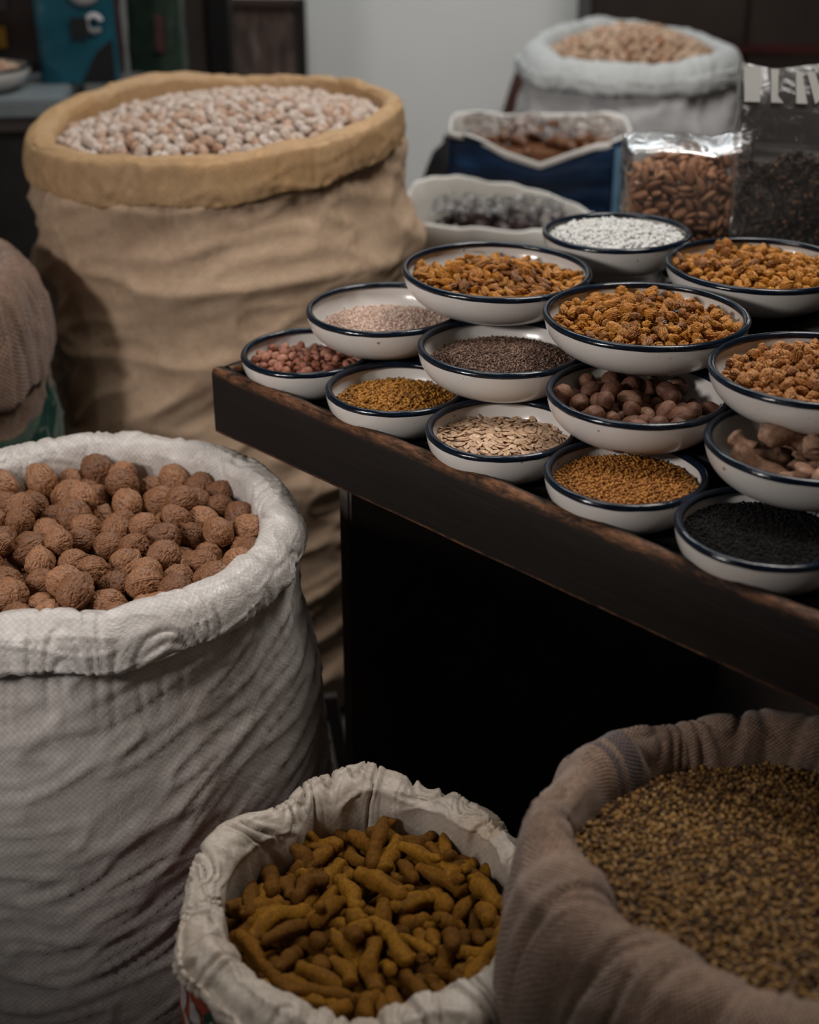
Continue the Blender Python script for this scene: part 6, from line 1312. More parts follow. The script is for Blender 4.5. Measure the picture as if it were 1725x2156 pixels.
m_ginger = m_item('dried_ginger', [(0, (.22, .12, .075)), (.5, (.31, .18, .12)), (1, (.42, .27, .19))], .8, .2, 170, .0012, (1, 1, 1), (70, (.40, .30, .22), .55), .9)

def decode(v):
    a = np.array(v, float).reshape(-1, 8)
    a[:, :3] /= 1e4; a[:, 3:7] /= 1000; a[:, 7] /= 100
    return a
def keep_inside(pile, rmax, half, ztop=None):
    """keeps every item of a pile clear of the wall it leans on; rmax(angle, z) is the inner radius"""
    p = pile.copy()
    if ztop is not None: p = p[p[:, 2] < ztop]
    r = np.hypot(p[:, 0], p[:, 1])+1e-9; lim = rmax(np.arctan2(p[:, 1], p[:, 0]), p[:, 2])-half
    k = np.minimum(1, lim/r); p[:, 0] *= k; p[:, 1] *= k
    return p
def place(name, meshes, pile, loc, label, cat, group, rz=0.0, scl=None, keep=None, mat=None, stuff=None, zoff=0.0, sz=1.0):
    """individual items from a settled pile; those not kept go together into one 'stuff' object"""
    Rz = Matrix.Translation(Vector(loc)+Vector((0, 0, zoff))) @ Matrix.Rotation(rz, 4, 'Z')
    rest = []
    for i, p in enumerate(pile):
        s = p[7]*sz; sc = Matrix.Diagonal((s, s, s, 1)) if scl is None else Matrix.Diagonal((*scl(i, s), 1))
        pos = p[:3]*np.array([sz, sz, 1]) if sz != 1 else p[:3]
        M_ = Rz @ Matrix.Translation(Vector(pos)) @ Quaternion(p[3:7]).to_matrix().to_4x4() @ sc
        me = meshes[(i*7+3) % len(meshes)]
        if keep is None or keep[i]:
            o = bpy.data.objects.new(name, me); COL.objects.link(o); o.matrix_world = M_; tag(o, label, cat, group)
        else: rest.append((me, np.array(M_)))
    if rest:
        Vs = []; Fs = []; k = 0
        for me, M_ in rest:
            n = len(me.vertices); co = np.empty(n*3, np.float32); me.vertices.foreach_get('co', co); co = co.reshape(-1, 3)
            f = np.empty(len(me.loops), np.int32); me.loops.foreach_get('vertex_index', f); f = f.reshape(len(me.polygons), -1)
            Vs.append(co@M_[:3, :3].T+M_[:3, 3]); Fs.append(f+k); k += n
        o = link(stuff[0], mesh_np(stuff[0], np.concatenate(Vs), np.concatenate(Fs), None, True, (stuff[3],)))
        return tag(o, stuff[1], stuff[2], None, 'stuff')
def mound(name, loc, R, zfun, mat, label, cat, n=48, bumpy=0.0, rphi=None, parent=None):
    """heap surface that carries a pile or fills a bowl under its grains"""
    rs = np.linspace(0.0005, 1, 24); a = np.linspace(0, 2*PI, n, endpoint=False)
    RR = R if rphi is None else rphi(a)
    r = rs[:, None]*np.broadcast_to(RR, (n,))[None]
    P = np.stack([r*np.cos(a), r*np.sin(a), zfun(r/np.max(RR))+bumpy*perlin(r*np.cos(a)*60, r*np.sin(a)*60, 0)], -1)
    o = link(name, grid(name, P, True, None, (mat,)), parent, loc)
    return tag(o, label, cat, None, 'stuff') if label else o
def grains(name, loc, R, zfun, sp, dims, mat, label, cat, sub=2, seed=0, layers=1.5, rphi=None, flat=0.0, jag=.35):
    """a heap of countless grains as one object: a heap surface plus a skin of grains"""
    g = np.random.default_rng(seed); Rm = R if rphi is None else float(np.max(rphi(np.linspace(0, 2*PI, 200))))
    pts = []
    for lay in range(2 if layers > 1 else 1):
        ny = int(2*Rm/(sp*.87))+2
        for j in range(ny):
            xs = np.arange(-Rm, Rm, sp)+(j % 2)*sp/2; pts.append(np.stack([xs, np.full_like(xs, -Rm+j*sp*.87), np.full_like(xs, -lay*sp*.6)], -1))
        if lay == 0: n0 = sum(len(p) for p in pts)
    p = np.concatenate(pts); p[:, :2] += g.normal(0, sp*.22, (len(p), 2))
    p = p[(p[:, 2] == 0) | (g.random(len(p)) < layers-1+.0)] if layers < 2 else p
    r = np.hypot(p[:, 0], p[:, 1]); a = np.arctan2(p[:, 1], p[:, 0])
    lim = R if rphi is None else rphi(a)
    p = p[r < lim]; r = np.hypot(p[:, 0], p[:, 1])
    p[:, 2] += zfun(r/Rm)+g.normal(0, sp*jag, len(p))
    V, F = ico(sub); N = len(p)
    q = g.normal(size=(N, 4)); q[:, 1:3] *= (1-flat); q /= np.linalg.norm(q, axis=1)[:, None]
    w, x, y, z = q.T
    Rm3 = np.stack([1-2*(y*y+z*z), 2*(x*y-z*w), 2*(x*z+y*w), 2*(x*y+z*w), 1-2*(x*x+z*z), 2*(y*z-x*w), 2*(x*z-y*w), 2*(y*z+x*w), 1-2*(x*x+y*y)], -1).reshape(N, 3, 3)
    loc_v = V[None]*(np.array(dims)/2)*g.uniform(.8, 1.2, (N, 1, 1))
    W_ = np.einsum('nij,nvj->nvi', Rm3, loc_v)+p[:, None]
    VV = W_.reshape(-1, 3); FF = (F[None]+(np.arange(N)*len(V))[:, None, None]).reshape(-1, 3)
    tint = np.repeat(g.random(N), len(V))
    rs = np.linspace(.001, 1, 20); an = np.linspace(0, 2*PI, 60, endpoint=False)
    rr = rs[:, None]*np.broadcast_to(R if rphi is None else rphi(an), (60,))[None]
    P = np.stack([rr*np.cos(an), rr*np.sin(an), zfun(rr/Rm)-sp*.45], -1)
    i, k = np.meshgrid(np.arange(19), np.arange(60), indexing='ij'); k2 = (k+1) % 60
    f4 = np.stack([i*60+k, i*60+k2, (i+1)*60+k2, (i+1)*60+k], -1).reshape(-1, 4)
    f3 = np.concatenate([f4[:, [0, 1, 2]], f4[:, [0, 2, 3]]])[:, ::-1]+len(VV)
    me = mesh_np(name, np.concatenate([VV, P.reshape(-1, 3)]), np.concatenate([FF, f3[:, ::-1]]), None, True, (mat,))
    at = me.attributes.new('tint', 'FLOAT', 'POINT'); at.data.foreach_set('value', np.r_[tint, np.full(P.shape[0]*60, .25)].astype(np.float32))
    return tag(link(name, me, None, loc), label, cat, None, 'stuff')
para = lambda ze, zt, p=2.0: (lambda q: ze+(zt-ze)*(1-np.clip(q, 0, 1)**p))

def top(pile, n, bias=0.0):
    sc = pile[:, 2]-bias*pile[:, 1]; k = np.zeros(len(pile), bool); k[np.argsort(-sc)[:n]] = True; return k
# ------------------------------------------------------------------ contents of the bowls
def bl(k, dz=0.0): x, y, z, R, h = BOWL[k]; return (x, y, z+dz)
place('peanut', [oval_mesh('peanut', s, m_peanut, .0150, .0106, .0101, .14, .05) for s in range(5)], decode(D['peanut']), bl('peanut', -.003),
      'shelled red-skinned peanut in the bowl at the table corner', 'peanut', 'peanuts in the corner bowl')
mound('peanuts', bl('peanut', -.003), .063, para(-.026, -.017), m_peanut, 'deeper layer of red-skinned peanuts in the corner bowl', 'peanuts')
m_fenu = m_grain('fenugreek_grain', [(0, (.17, .060, .006)), (.5, (.30, .125, .012)), (1, (.43, .20, .030))], .5)
grains('fenugreek_seeds', bl('fenu'), .0665, para(-.0155, -.0065), .0034, (.0052, .0034, .0028), m_fenu, 'heap of yellow-brown fenugreek seeds in a front edge bowl', 'seeds', 2, 11)
pM = decode(D['melon'])
place('melon_seed', [melon_mesh(s, m_melon) for s in range(4)], pM, bl('melon', -.002),
      'flat beige melon seed in the bowl on the front edge', 'seed', 'melon seeds in the front edge bowl', 0, None, top(pM, 300, .02), None,
      ('melon_seeds', 'lower melon seeds of the heap in the front edge bowl', 'seeds', m_melon))
mound('melon_seeds', bl('melon', -.002), .069, para(-.0205, -.011), m_melon, 'deeper layer of beige melon seeds in the front edge bowl', 'seeds')
m_must = m_grain('mustard_grain', [(0, (.20, .070, .010)), (.5, (.34, .135, .022)), (1, (.46, .21, .045))], .5)
grains('mustard_seeds', bl('mustard'), .0695, para(-.0125, -.003), .0029, (.0030, .0030, .0030), m_must, 'heap of round orange-brown mustard seeds in a front edge bowl', 'seeds', 2, 12)
m_blk = m_grain('black_grain', [(0, (.004, .0036, .0036)), (.6, (.008, .0072, .007)), (1, (.018, .016, .015))], .75, .2)
grains('black_seeds', bl('black'), .0715, para(-.0105, -.0030), .0024, (.0030, .0022, .0020), m_blk, 'heap of fine black seeds in a front edge bowl', 'seeds', 2, 13)
m_meal = m_grain('meal_grain', [(0, (.42, .26, .19)), (.5, (.60, .44, .36)), (1, (.78, .66, .58))], .7)
grains('coarse_meal', bl('flour'), .0775, para(-.0215, -.014), .0023, (.0036, .0017, .0012), m_meal, 'level heap of pinkish beige coarse meal in an enamel bowl', 'meal', 2, 14, 1.3, None, .5)
m_brn = m_grain('brown_grain', [(0, (.055, .026, .017)), (.5, (.12, .066, .045)), (1, (.28, .18, .13))], .6)
grains('brown_seeds', bl('brown'), .0785, para(-.0170, -.0035), .0023, (.0038, .0017, .0015), m_brn, 'heap of fine dark brown seeds in an enamel bowl', 'seeds', 2, 15, 1.4, None, .3)
m_nut_in = [oval_mesh('nutmeg', s, m_nutmeg, .0242, .0190, .0190, .07, .05, .08, 4) for s in range(5)]
place('nutmeg', m_nut_in, keep_inside(decode(D['nutmeg']), lambda a, z: bowl_r(.092, np.minimum(z-.010, 0), H2), .0065, .001), bl('nutmeg', -.004), 'whole brown nutmeg in the enamel bowl', 'nutmeg', 'nutmegs in the bowl')
GP = [(-.036, .012, -.012, .2, .1, 20), (.004, .032, -.010, -.3, .2, 175), (.012, -.020, -.012, .3, -.25, -35), (-.034, -.030, -.014, .1, .2, -60),
      (.045, -.030, -.012, -.2, .1, 60), (.035, .012, .002, .3, .0, 12), (-.008, .004, .004, .5, .3, 8), (-.004, -.046, -.012, .2, -.1, 10), (.018, -.050, -.006, -.3, .2, 40)]
for i, (x, y, z, a, b, c) in enumerate(GP):
    o = link('ginger_root', ginger_mesh(i, m_ginger)); X, Y, Zb, R, h = BOWL['ginger']
    o.location = (X+x, Y+y, Zb+z-.006); o.rotation_euler = (a, b, rad(c))
    tag(o, 'knobbly piece of dried ginger root in the enamel bowl', 'ginger', 'dried ginger in the bowl')
rA = [raisin_mesh(s, m_raisin, .0184, .0122, .0112) for s in range(8)]
rB_ = [raisin_mesh(s+20, m_raisin, .0234, .0100, .0090) for s in range(8)]
rC = [raisin_mesh(s+40, m_raisin2, .0192, .0128, .0116) for s in range(8)]
pA, pB = decode(D['raisinA']), decode(D['raisinB'])
place('raisin', rB_, pB, bl('rL', -.0055), 'long golden raisin in the bowl above the meal', 'raisin', 'raisins in the bowl above the meal', 0, None, top(pB, 80, .1), None,
      ('raisins', 'lower raisins of the heap in the bowl above the meal', 'raisins', m_raisin))
place('raisin', rA, pA, bl('rM', -.0055), 'plump golden raisin in the bowl above the nutmegs', 'raisin', 'raisins in the bowl above the nutmegs', 0, None, top(pA, 95, .1), None,
      ('raisins', 'lower raisins of the heap in the bowl above the nutmegs', 'raisins', m_raisin))
place('raisin', rC, pA[:270], bl('rR', -.0065), 'large amber raisin in the bowl above the ginger', 'raisin', 'raisins in the bowl above the ginger', 2.1, None, top(pA[:270], 80, .1), None,
      ('raisins', 'lower raisins of the heap in the bowl above the ginger', 'raisins', m_raisin2), 0, .94)
place('raisin', rA, pA, bl('rB', -.0065), 'golden raisin in the furthest back raisin bowl', 'raisin', 'raisins in the furthest back bowl', 4.0, None, top(pA, 45, .1), None,
      ('raisins', 'lower raisins of the heap in the furthest back bowl', 'raisins', m_raisin))
for k, mm, w in (('rL', m_raisin, 'above the meal'), ('rM', m_raisin, 'above the nutmegs'), ('rR', m_raisin2, 'above the ginger'), ('rB', m_raisin, 'furthest back')):
    mound('raisins', bl(k, -.0065), .084 if k != 'rR' else .079, para(-.027, -.003), mm, 'bottom of the raisin heap in the bowl '+w, 'raisins', 48, .004)
m_wht = m_grain('white_grain', [(0, (.56, .56, .545)), (1, (.66, .66, .64))], .7)
grains('white_grains', bl('white'), .083, para(-.0075, .0040), .0046, (.0060, .0050, .0046), m_wht, 'heap of coarse white grains in an enamel bowl behind', 'grains', 2, 16)
def fly(loc, rz, label):
    e = empty('fly', loc, label, 'fly', None, rz)
    for nm, c, sx, sy, sz in (('abdomen', (-.0022, 0, .0016), .0026, .0014, .0013), ('thorax', (.0006, 0, .0019), .0015, .0013, .0013), ('head', (.0024, 0, .0018), .0009, .0012, .0010)):
        V, F = ico(2); link(nm, mesh_np(nm, V*np.array([sx, sy, sz])+np.array(c), F, None, True, (m_fly,)), e)
    for sgn in (-1, 1):
        a = np.linspace(0, 1, 7); wv = np.array([[-.0005-.0055*q, sgn*(.0008+.0016*q+w_*.0011*math.sin(q*PI)), .0026] for q in a for w_ in (-1, 1)])
        F = np.array([[2*i, 2*i+1, 2*i+3, 2*i+2] for i in range(6)])
        link('wing', mesh_np('wing', wv, F, None, True, (m_wing,)), e)
m_fly = m_plain('fly_black', (.006, .006, .008), .35, .5); m_wing = m_plain('fly_wing', (.10, .11, .13), .25, .6)
# ------------------------------------------------------------------ open sacks with rolled rims
SACK = {}
def sack(key, name, label, cat, group, center, R, w, zr, hc, din, body, m_cuff, m_body, n=384, seed=0.0, crease=.0035, body_wr=None, phi0=50,
         lumps=.004, neck=.35, cuff_label=None, arch=.35, sag=None, cuff_wr=1.0, flush=.30):
    """R, w, zr, hc, din may be numbers or (degree, value) lists: roll centre radius, roll width, ridge height, cuff drop, inner depth.
    body: list of (height fraction 0 floor .. 1 rim, radius)"""
    cx, cy = center
    phi = rad(phi0)+np.linspace(0, 2*PI, n+1)
    Rr, ww, zz, hh, dd = (periodic(q, phi) for q in (R, w, zr, hc, din))
    q = seed*11.3
    cp, sp_ = np.cos(phi), np.sin(phi)
    Rr = Rr+lumps*perlin(cp*2.1+q, sp_*2.1, q)+lumps*.5*perlin(cp*6+q, sp_*6, q+3)
    zz = zz+lumps*.8*perlin(cp*2.6+q+9, sp_*2.6, q)+lumps*.35*perlin(cp*8+q+9, sp_*8, q)
    ww = ww*(1+.16*perlin(cp*4+q+4, sp_*4, q)); hh = hh*(1+.14*perlin(cp*3.2+q+7, sp_*3.2, q))
    sec = np.array([(-.50, 0, 0, -1), (-.50, 0, 0, -.6), (-.50, -.62, 0, 0), (-.46, -.30, 0, 0), (-.34, -.09, 0, 0), (-.14, 0, 0, 0), (.08, -.02, 0, 0), (.28, -.15, 0, 0),
                    (.42, -.36, 0, 0), (.49, 0, -.50, 0), (.53, 0, -.72, 0), (.53, 0, -.93, 0), (.47, 0, -1.0, 0), (.38, 0, -.98, 0), (.30, 0, -.80, 0)])
    sc = catmull(sec, 64)
    a = sc[:, :1]; zv = sc[:, 1:2]*arch/.35; hv = sc[:, 2:3]; dv = sc[:, 3:4]
    r = Rr[None]+a*ww[None]; z = zz[None]+zv*ww[None]*1.0+hv*hh[None]+dv*dd[None]
    arc = np.linspace(0, 1, len(sc))[:, None]
    # creases that run across the roll, crumples along it
    pr = phi[None]*np.mean(Rr)
    X, Y = np.cos(phi)[None]*np.ones_like(r), np.sin(phi)[None]*np.ones_like(r)
    k = np.mean(Rr)
    sl = arc*.10/k
    Xs, Ys = np.cos(phi[None]+sl*perlin(X*3+q, Y*3, 0)*6), np.sin(phi[None]+sl*perlin(X*3+q, Y*3, 0)*6)
    f1 = ridge(perlin(Xs*k*17+q, Ys*k*17, arc*.9+q), 4.2)**2
    f2 = ridge(perlin(Xs*k*40+q, Ys*k*40, arc*3.0+q), 3.6)**2
    f4 = ridge(perlin(X*k*10+q, Y*k*10, arc*6+q), 4.0)**2
    f3 = perlin(X*k*13+q, Y*k*13, arc*2+q)
    env = sstep(.0, .25, arc)*1.0
    d = crease*cuff_wr*(-.62*f1-.12*f2+.9*f3+.30*f4)*env
    ang = np.gradient(r, axis=0); az = np.gradient(z, axis=0); ln = np.sqrt(ang**2+az**2)+1e-9
    r = r-(az/ln)*d; z = z+(ang/ln)*d
    P = np.stack([cx+r*np.cos(phi), cy+r*np.sin(phi), z], -1)
    seg = np.r_[0, np.cumsum(np.linalg.norm(np.diff(P.mean(1)*0+np.stack([r.mean(1), 0*r.mean(1), z.mean(1)], -1), axis=0), axis=1))]
    uv = np.stack([np.broadcast_to(phi*np.mean(Rr), r.shape), np.broadcast_to(seg[:, None], r.shape)], -1)
    e = empty(name, (cx, cy, 0), label, cat, group)
    def put(nm, P, uv, mat):
        o = link(nm, grid(nm, (P-np.array([cx, cy, 0]))[:, ::-1] if True else P, False, uv[:, ::-1], (mat,)), e); return o
    oc = put('rolled_rim', P, uv, m_cuff)
    if cuff_label: tag(oc, cuff_label)
    # body below the cuff
    nb = 130; t = np.linspace(0, 1, nb)[:, None]
    ztop = zz+(-.78)*hh; zb = .004
    z = ztop[None]*(1-t)+zb*t
    b = sorted(body); fx = [q_[0] for q_ in b]; fr = np.array([q_[1] for q_ in b])
    H = np.max(ztop)
    zz_n = np.clip(z/H, 0, 1)
    # smooth body radius curve
    xs = np.linspace(0, 1, 200); cur = np.interp(xs, fx, fr)
    ker = np.hanning(25); ker /= ker.sum(); cur = np.convolve(np.pad(cur, 12, mode='edge'), ker, 'valid')
    rb = np.interp(zz_n, xs, cur)
    rt = Rr+flush*ww
    mixv = sstep(0, neck, (ztop[None]-z)/H)
    r = rt[None]*(1-mixv)+rb*mixv
    fl = sstep(0, .02, t)
    X, Y = cp[None]*np.ones_like(r), sp_[None]*np.ones_like(r)
    if body_wr is None: body_wr = (.007, 3.2, 9.0, .004)
    A, fxw, fzw, A2 = body_wr
    sdir, samp = (240, .06) if sag is None else sag
    zq = z+samp*np.cos(phi-rad(sdir))[None]+.03*perlin(X*1.6+q, Y*1.6, q+z*2.0)
    w1 = ridge(perlin(X*fxw+q, Y*fxw, zq*fzw*2+q), 3.2)**2
    w2 = ridge(perlin(X*fxw*2.2+q+5, Y*fxw*2.2, zq*fzw*4.4), 3.2)**2
    w3 = fbm(X*1.6+q, Y*1.6, zq*7+q, 2)
    plead = ridge(perlin(X*k*38+q, Y*k*38, z*3+q), 3.2)**2*np.exp(-((ztop[None]-z)/.055)**2)
    d = A*(.45*w1-.15)+A2*(w2-.2)+A*.75*w3-.0035*plead
    r = r+d*fl
    P = np.stack([cx+r*np.cos(phi), cy+r*np.sin(phi), z], -1)
    # closed bottom
    bot = np.stack([cx+np.array([.9, .4, .01])[:, None]*r[-1][None]*np.cos(phi), cy+np.array([.9, .4, .01])[:, None]*r[-1][None]*np.sin(phi), np.full((3, n+1), .001)], -1)
    P = np.concatenate([P, bot])
    seg = np.r_[0, np.cumsum(np.linalg.norm(np.diff(P[:, 0], axis=0), axis=1))]
    uv = np.stack([np.broadcast_to(phi*np.mean(fr), P.shape[:2]), np.broadcast_to(seg[:, None], P.shape[:2])], -1)
    put('sack_body', P, uv, m_body)
    SACK[key] = dict(P=P, phi=phi, Rin=(Rr-.5*ww), e=e, c=(cx, cy))
    return e
def rim_radius(key):
    S_ = SACK[key]; ph = S_['phi'][:-1] % (2*PI); o = np.argsort(ph); ph = ph[o]; rn = S_['Rin'][:-1][o]
    return lambda a, z: np.interp(np.mod(a, 2*PI), np.r_[ph[-1]-2*PI, ph, ph[0]+2*PI], np.r_[rn[-1], rn, rn[0]])
def on_sack(key, deg, z, off=.0012):
    S_ = SACK[key]; P = S_['P']; phi = S_['phi']
    k = (rad(deg)-phi[0])/(phi[1]-phi[0]); k = k % (len(phi)-1); k0 = int(k); f = k-k0
    c = P[:-3, k0]*(1-f)+P[:-3, k0+1]*f; zc = c[::-1, 2]
    x = np.interp(z, zc, c[::-1, 0]); y = np.interp(z, zc, c[::-1, 1])
    d = np.array([x-S_['c'][0], y-S_['c'][1]]); d /= np.linalg.norm(d)
    return np.array([x+d[0]*off-S_['c'][0], y+d[1]*off-S_['c'][1], z])
def patch(key, name, poly, mat, res=24, label=None):
    """printed mark: polygon in (degree, height) laid on the sack's own surface as one thin layer of ink"""
    bm = bmesh.new(); vs = [bm.verts.new((p[0], p[1]*100, 0)) for p in poly]; f = bm.faces.new(vs)
    bmesh.ops.triangulate(bm, faces=[f]); bmesh.ops.subdivide_edges(bm, edges=bm.edges[:], cuts=5, use_grid_fill=True)
    bmesh.ops.triangulate(bm, faces=bm.faces[:])
    for v in bm.verts: v.co = Vector(on_sack(key, v.co.x, v.co.y/100))
    me = bpy.data.meshes.new(name); bm.to_mesh(me); bm.free(); me.materials.append(mat)
    return tag(link(name, me, SACK[key]['e']), label)

PPW = (.54, .50, .47)
m_pp = m_weave('white_woven_plastic', PPW, .0034, (.30, .20, .13), .35, .42, .45, .13)
m_ppc = m_weave('white_woven_plastic_rim', (.62, .58, .55), .0034, (.36, .27, .20), .35, .30, .6, .12, 1.7)
sack('walnut', 'woven_sack', 'white woven plastic sack full of walnuts, rim rolled outwards', 'sack', None, (-.350, 1.360),
     [(0, .214), (45, .214), (90, .216), (135, .214), (180, .214), (225, .214), (270, .214), (315, .216)],
     [(0, .050), (60, .052), (90, .060), (180, .056), (250, .056), (300, .052)], .700, [(0, .042), (90, .045), (180, .045), (270, .052), (315, .046)], .10,
     [(0, .215), (.08, .248), (.4, .258), (.75, .250), (1, .238)], m_ppc, m_pp, 512, 1.0, .0050, (.0066, 1.2, 10.0, .0028), 60, .005, .30, 'crumpled white rolled rim', .30, (225, .11), 1.15)
wal = [walnut_mesh(s, m_walnut) for s in range(6)]
pw = keep_inside(decode(D['walnut']), rim_radius('walnut'), .010, -.007)
place('walnut', wal, pw, (-.350, 1.360, .688), 'whole brown walnut in the white woven sack', 'walnut', 'walnuts in the white sack')
tag(mound('walnuts', (-.350, 1.360, .690), .20, para(-.079, -.066), m_walnut, 'deeper layer of walnuts in the white woven sack', 'walnuts'))

m_ppt = m_weave('stained_woven_plastic', (.46, .40, .34), .0038, (.30, .16, .055), .6, .42, .45, .07)
m_red = m_weave('red_printed_plastic', (.30, .050, .022), .0038, (.16, .03, .02), .5, .4, .4, .08)
sack('turmeric', 'woven_sack', 'woven plastic sack full of turmeric fingers, red print below its dirty white rim', 'sack', None, (-.040, .975),
     [(0, .158), (30, .152), (60, .152), (90, .150), (112, .152), (128, .138), (150, .146), (168, .150), (180, .142), (200, .146), (225, .145), (270, .152), (315, .155)],
     [(0, .040), (90, .040), (135, .044), (180, .040), (215, .048), (250, .060), (280, .062), (320, .045)],
     [(0, .522), (60, .528), (100, .530), (128, .528), (150, .526), (172, .520), (185, .528), (205, .522), (240, .526), (262, .514), (285, .524), (320, .522)],
     [(0, .045), (90, .05), (170, .040), (190, .030), (212, .032), (235, .046), (270, .05)], .13,
     [(0, .13), (.1, .15), (.5, .160), (.85, .172), (1, .170)], m_ppt, m_red, 640, 2.0, .0085, (.005, 1.5, 7, .003), 60, .009, .25, 'dirty white rolled rim', .34, None, 1.5, .50)
TUR = [turmeric_mesh(s, m_turm) for s in range(12)]
pt = keep_inside(decode(D['turmeric']), rim_radius('turmeric'), .018, -.030)
tr = np.random.default_rng(5).uniform(.85, 1.2, len(pt))
place('turmeric_finger', TUR, pt, (-.040, .975, .527), 'dried turmeric finger in the red-printed woven sack', 'turmeric', 'turmeric fingers in the sack', 0, lambda i, s: (s*1.10, tr[i]*.95, tr[i]*.95), top(pt, 300, .05), None,
      ('turmeric', 'lower turmeric fingers of the heap in the woven sack', 'turmeric', m_turm))
mound('turmeric', (-.040, .975, .527), .142, para(-.108, -.076), m_turm, 'deeper layer of dried turmeric in the woven sack', 'turmeric')
m_ink = m_plain('white_print', (.40, .36, .34), .45, .4, .15, 60); m_grn = m_plain('green_print', (.010, .040, .024), .45, .4)
for poly in ([(203, .492), (207, .492), (211, .450), (215.5, .405), (213, .392), (208.5, .428)],
             [(212.0, .488), (216, .488), (217.5, .455), (215.8, .415), (214.2, .425), (213.0, .450)],
             [(207, .412), (210, .420), (212.5, .385), (211.5, .340), (208, .340)],
             [(203, .420), (204.2, .420), (204.0, .36), (202.2, .36)]):
    patch('turmeric', 'printed_lettering', poly, m_ink, label='white printed brush lettering')
ce = (221.5, .458); patch('turmeric', 'printed_emblem', [(ce[0]+4.2*math.cos(a)*(1-.25*math.sin(a)), ce[1]+.030*math.sin(a)) for a in np.linspace(0, 2*PI, 20, endpoint=False)], m_grn, label='dark green printed emblem')
EMB = [c for c in SACK['turmeric']['e'].children if c.name.startswith('printed_emblem')][0]
def scribble(pts, wd=.0007):
    pth = np.array([on_sack('turmeric', p[0], p[1], .0016) for p in pts])
    o = link('curly_line', grids_mesh('curly_line', [tube(pth, np.full(len(pth), wd), 6, 0, 0)], m_ink), EMB); tag(o, 'pale curly line drawn on the emblem')
scribble([(ce[0]-1.6+1.1*math.cos(a), ce[1]+.006+.007*math.sin(a)) for a in np.linspace(0, 2*PI, 20)])
scribble([(ce[0]+.6+1.0*math.cos(a), ce[1]+.013+.006*math.sin(a)) for a in np.linspace(0, 2*PI, 20)])
scribble([(ce[0]-2.6+4.6*q, ce[1]-.012+.004*math.sin(q*5)+.014*q*q) for q in np.linspace(0, 1, 16)])
scribble([(ce[0]-.3+.5*math.sin(q*4), ce[1]-.008+.022*q) for q in np.linspace(0, 1, 10)])

m_bur = m_burlap('burlap', (.27, .175, .125), .0046, [(0, .395, .412, (.012, .016, .035)), (0, .418, .424, (.012, .016, .035))])
sack('burlap', 'burlap_sack', 'coarse brown burlap sack full of coriander seeds, thick rolled rim', 'sack', None, (.300, .835),
     [(0, 0.1906), (45, 0.2093), (70, 0.2139), (95, 0.2158), (112, 0.2213), (132, 0.2120), (152, 0.2102), (170, 0.1841), (185, 0.1748), (208, 0.1507), (230, 0.1488), (249, 0.1525), (275, 0.1562), (310, 0.1721)],
     [(0, 0.0651), (70, 0.0558), (95, 0.0614), (112, 0.0539), (132, 0.0595), (152, 0.0539), (170, 0.0800), (185, 0.0893), (208, 0.1004), (230, 0.1004), (250, 0.1004), (290, 0.0837), (320, 0.0744)],
     [(0, 0.6546), (75, 0.6574), (95, 0.6611), (104, 0.6527), (118, 0.6546), (130, 0.6574), (142, 0.6527), (158, 0.6602), (166, 0.6518), (178, 0.6583), (200, 0.6527), (222, 0.6555), (235, 0.6490), (250, 0.6565), (300, 0.6527)],
     [(0, .10), (60, .06), (100, .058), (140, .075), (165, .13), (200, .16), (270, .15)], .09,
     [(0, .19), (.1, .215), (.5, .222), (1, .218)], m_bur, m_bur, 480, 3.0, .0060, (.008, 1.6, 6, .003), 60, .010, .3, None, .50, None, 1.3, .46)
m_cor = m_grain('coriander_grain', [(0, (.030, .014, .005)), (.35, (.11, .050, .012)), (.75, (.27, .140, .032)), (1, (.36, .22, .09))], .6)
_S = SACK['burlap']; _o = np.argsort(_S['phi'][:-1] % (2*PI)); _ph = (_S['phi'][:-1] % (2*PI))[_o]; _rn = _S['Rin'][:-1][_o]
grains('coriander_seeds', (.300, .835, 0), .2, lambda q: .618+.018*(1-q*q), .0040, (.0041, .0039, .0038), m_cor, 'heap of small yellow-brown coriander seeds in the burlap sack', 'seeds', 2, 21, 1.6,
       lambda a: np.interp(np.mod(a, 2*PI), np.r_[_ph[-1]-2*PI, _ph, _ph[0]+2*PI], np.r_[_rn[-1], _rn, _rn[0]])+.006)

m_tan = m_weave('tan_woven_sack', (.52, .37, .255), .0040, (.36, .21, .11), .35, .7, .25, .10, .8)
m_tanc = m_weave('tan_woven_rim', (.46, .295, .155), .0040, (.50, .27, .09), .35, .6, .3, .08, .5)
sack('pale', 'woven_sack', 'big tan woven sack brimful of pale nuts behind the table', 'sack', None, (-.285, 2.197),
     [(0, .262), (45, .258), (90, .262), (135, .262), (180, .272), (225, .270), (270, .262), (315, .262)],
     [(0, .032), (40, .028), (90, .036), (130, .044), (180, .050), (225, .046), (270, .044), (315, .040)],
     [(0, .982), (45, .980), (90, .972), (110, .980), (130, .978), (160, .962), (180, .950), (215, .944), (250, .950), (280, .958), (315, .972)],
     [(0, .055), (30, .065), (90, .05), (180, .060), (225, .066), (270, .066), (315, .065)], .10,
     [(0, .25), (.08, .285), (.35, .290), (.8, .300), (.92, .293), (1, .280)], m_tanc, m_tan, 420, 4.0, .0055, (.020, 1.1, 4.6, .005), 60, .004, .16, 'yellowish rolled rim', .26, (150, .10), .8)
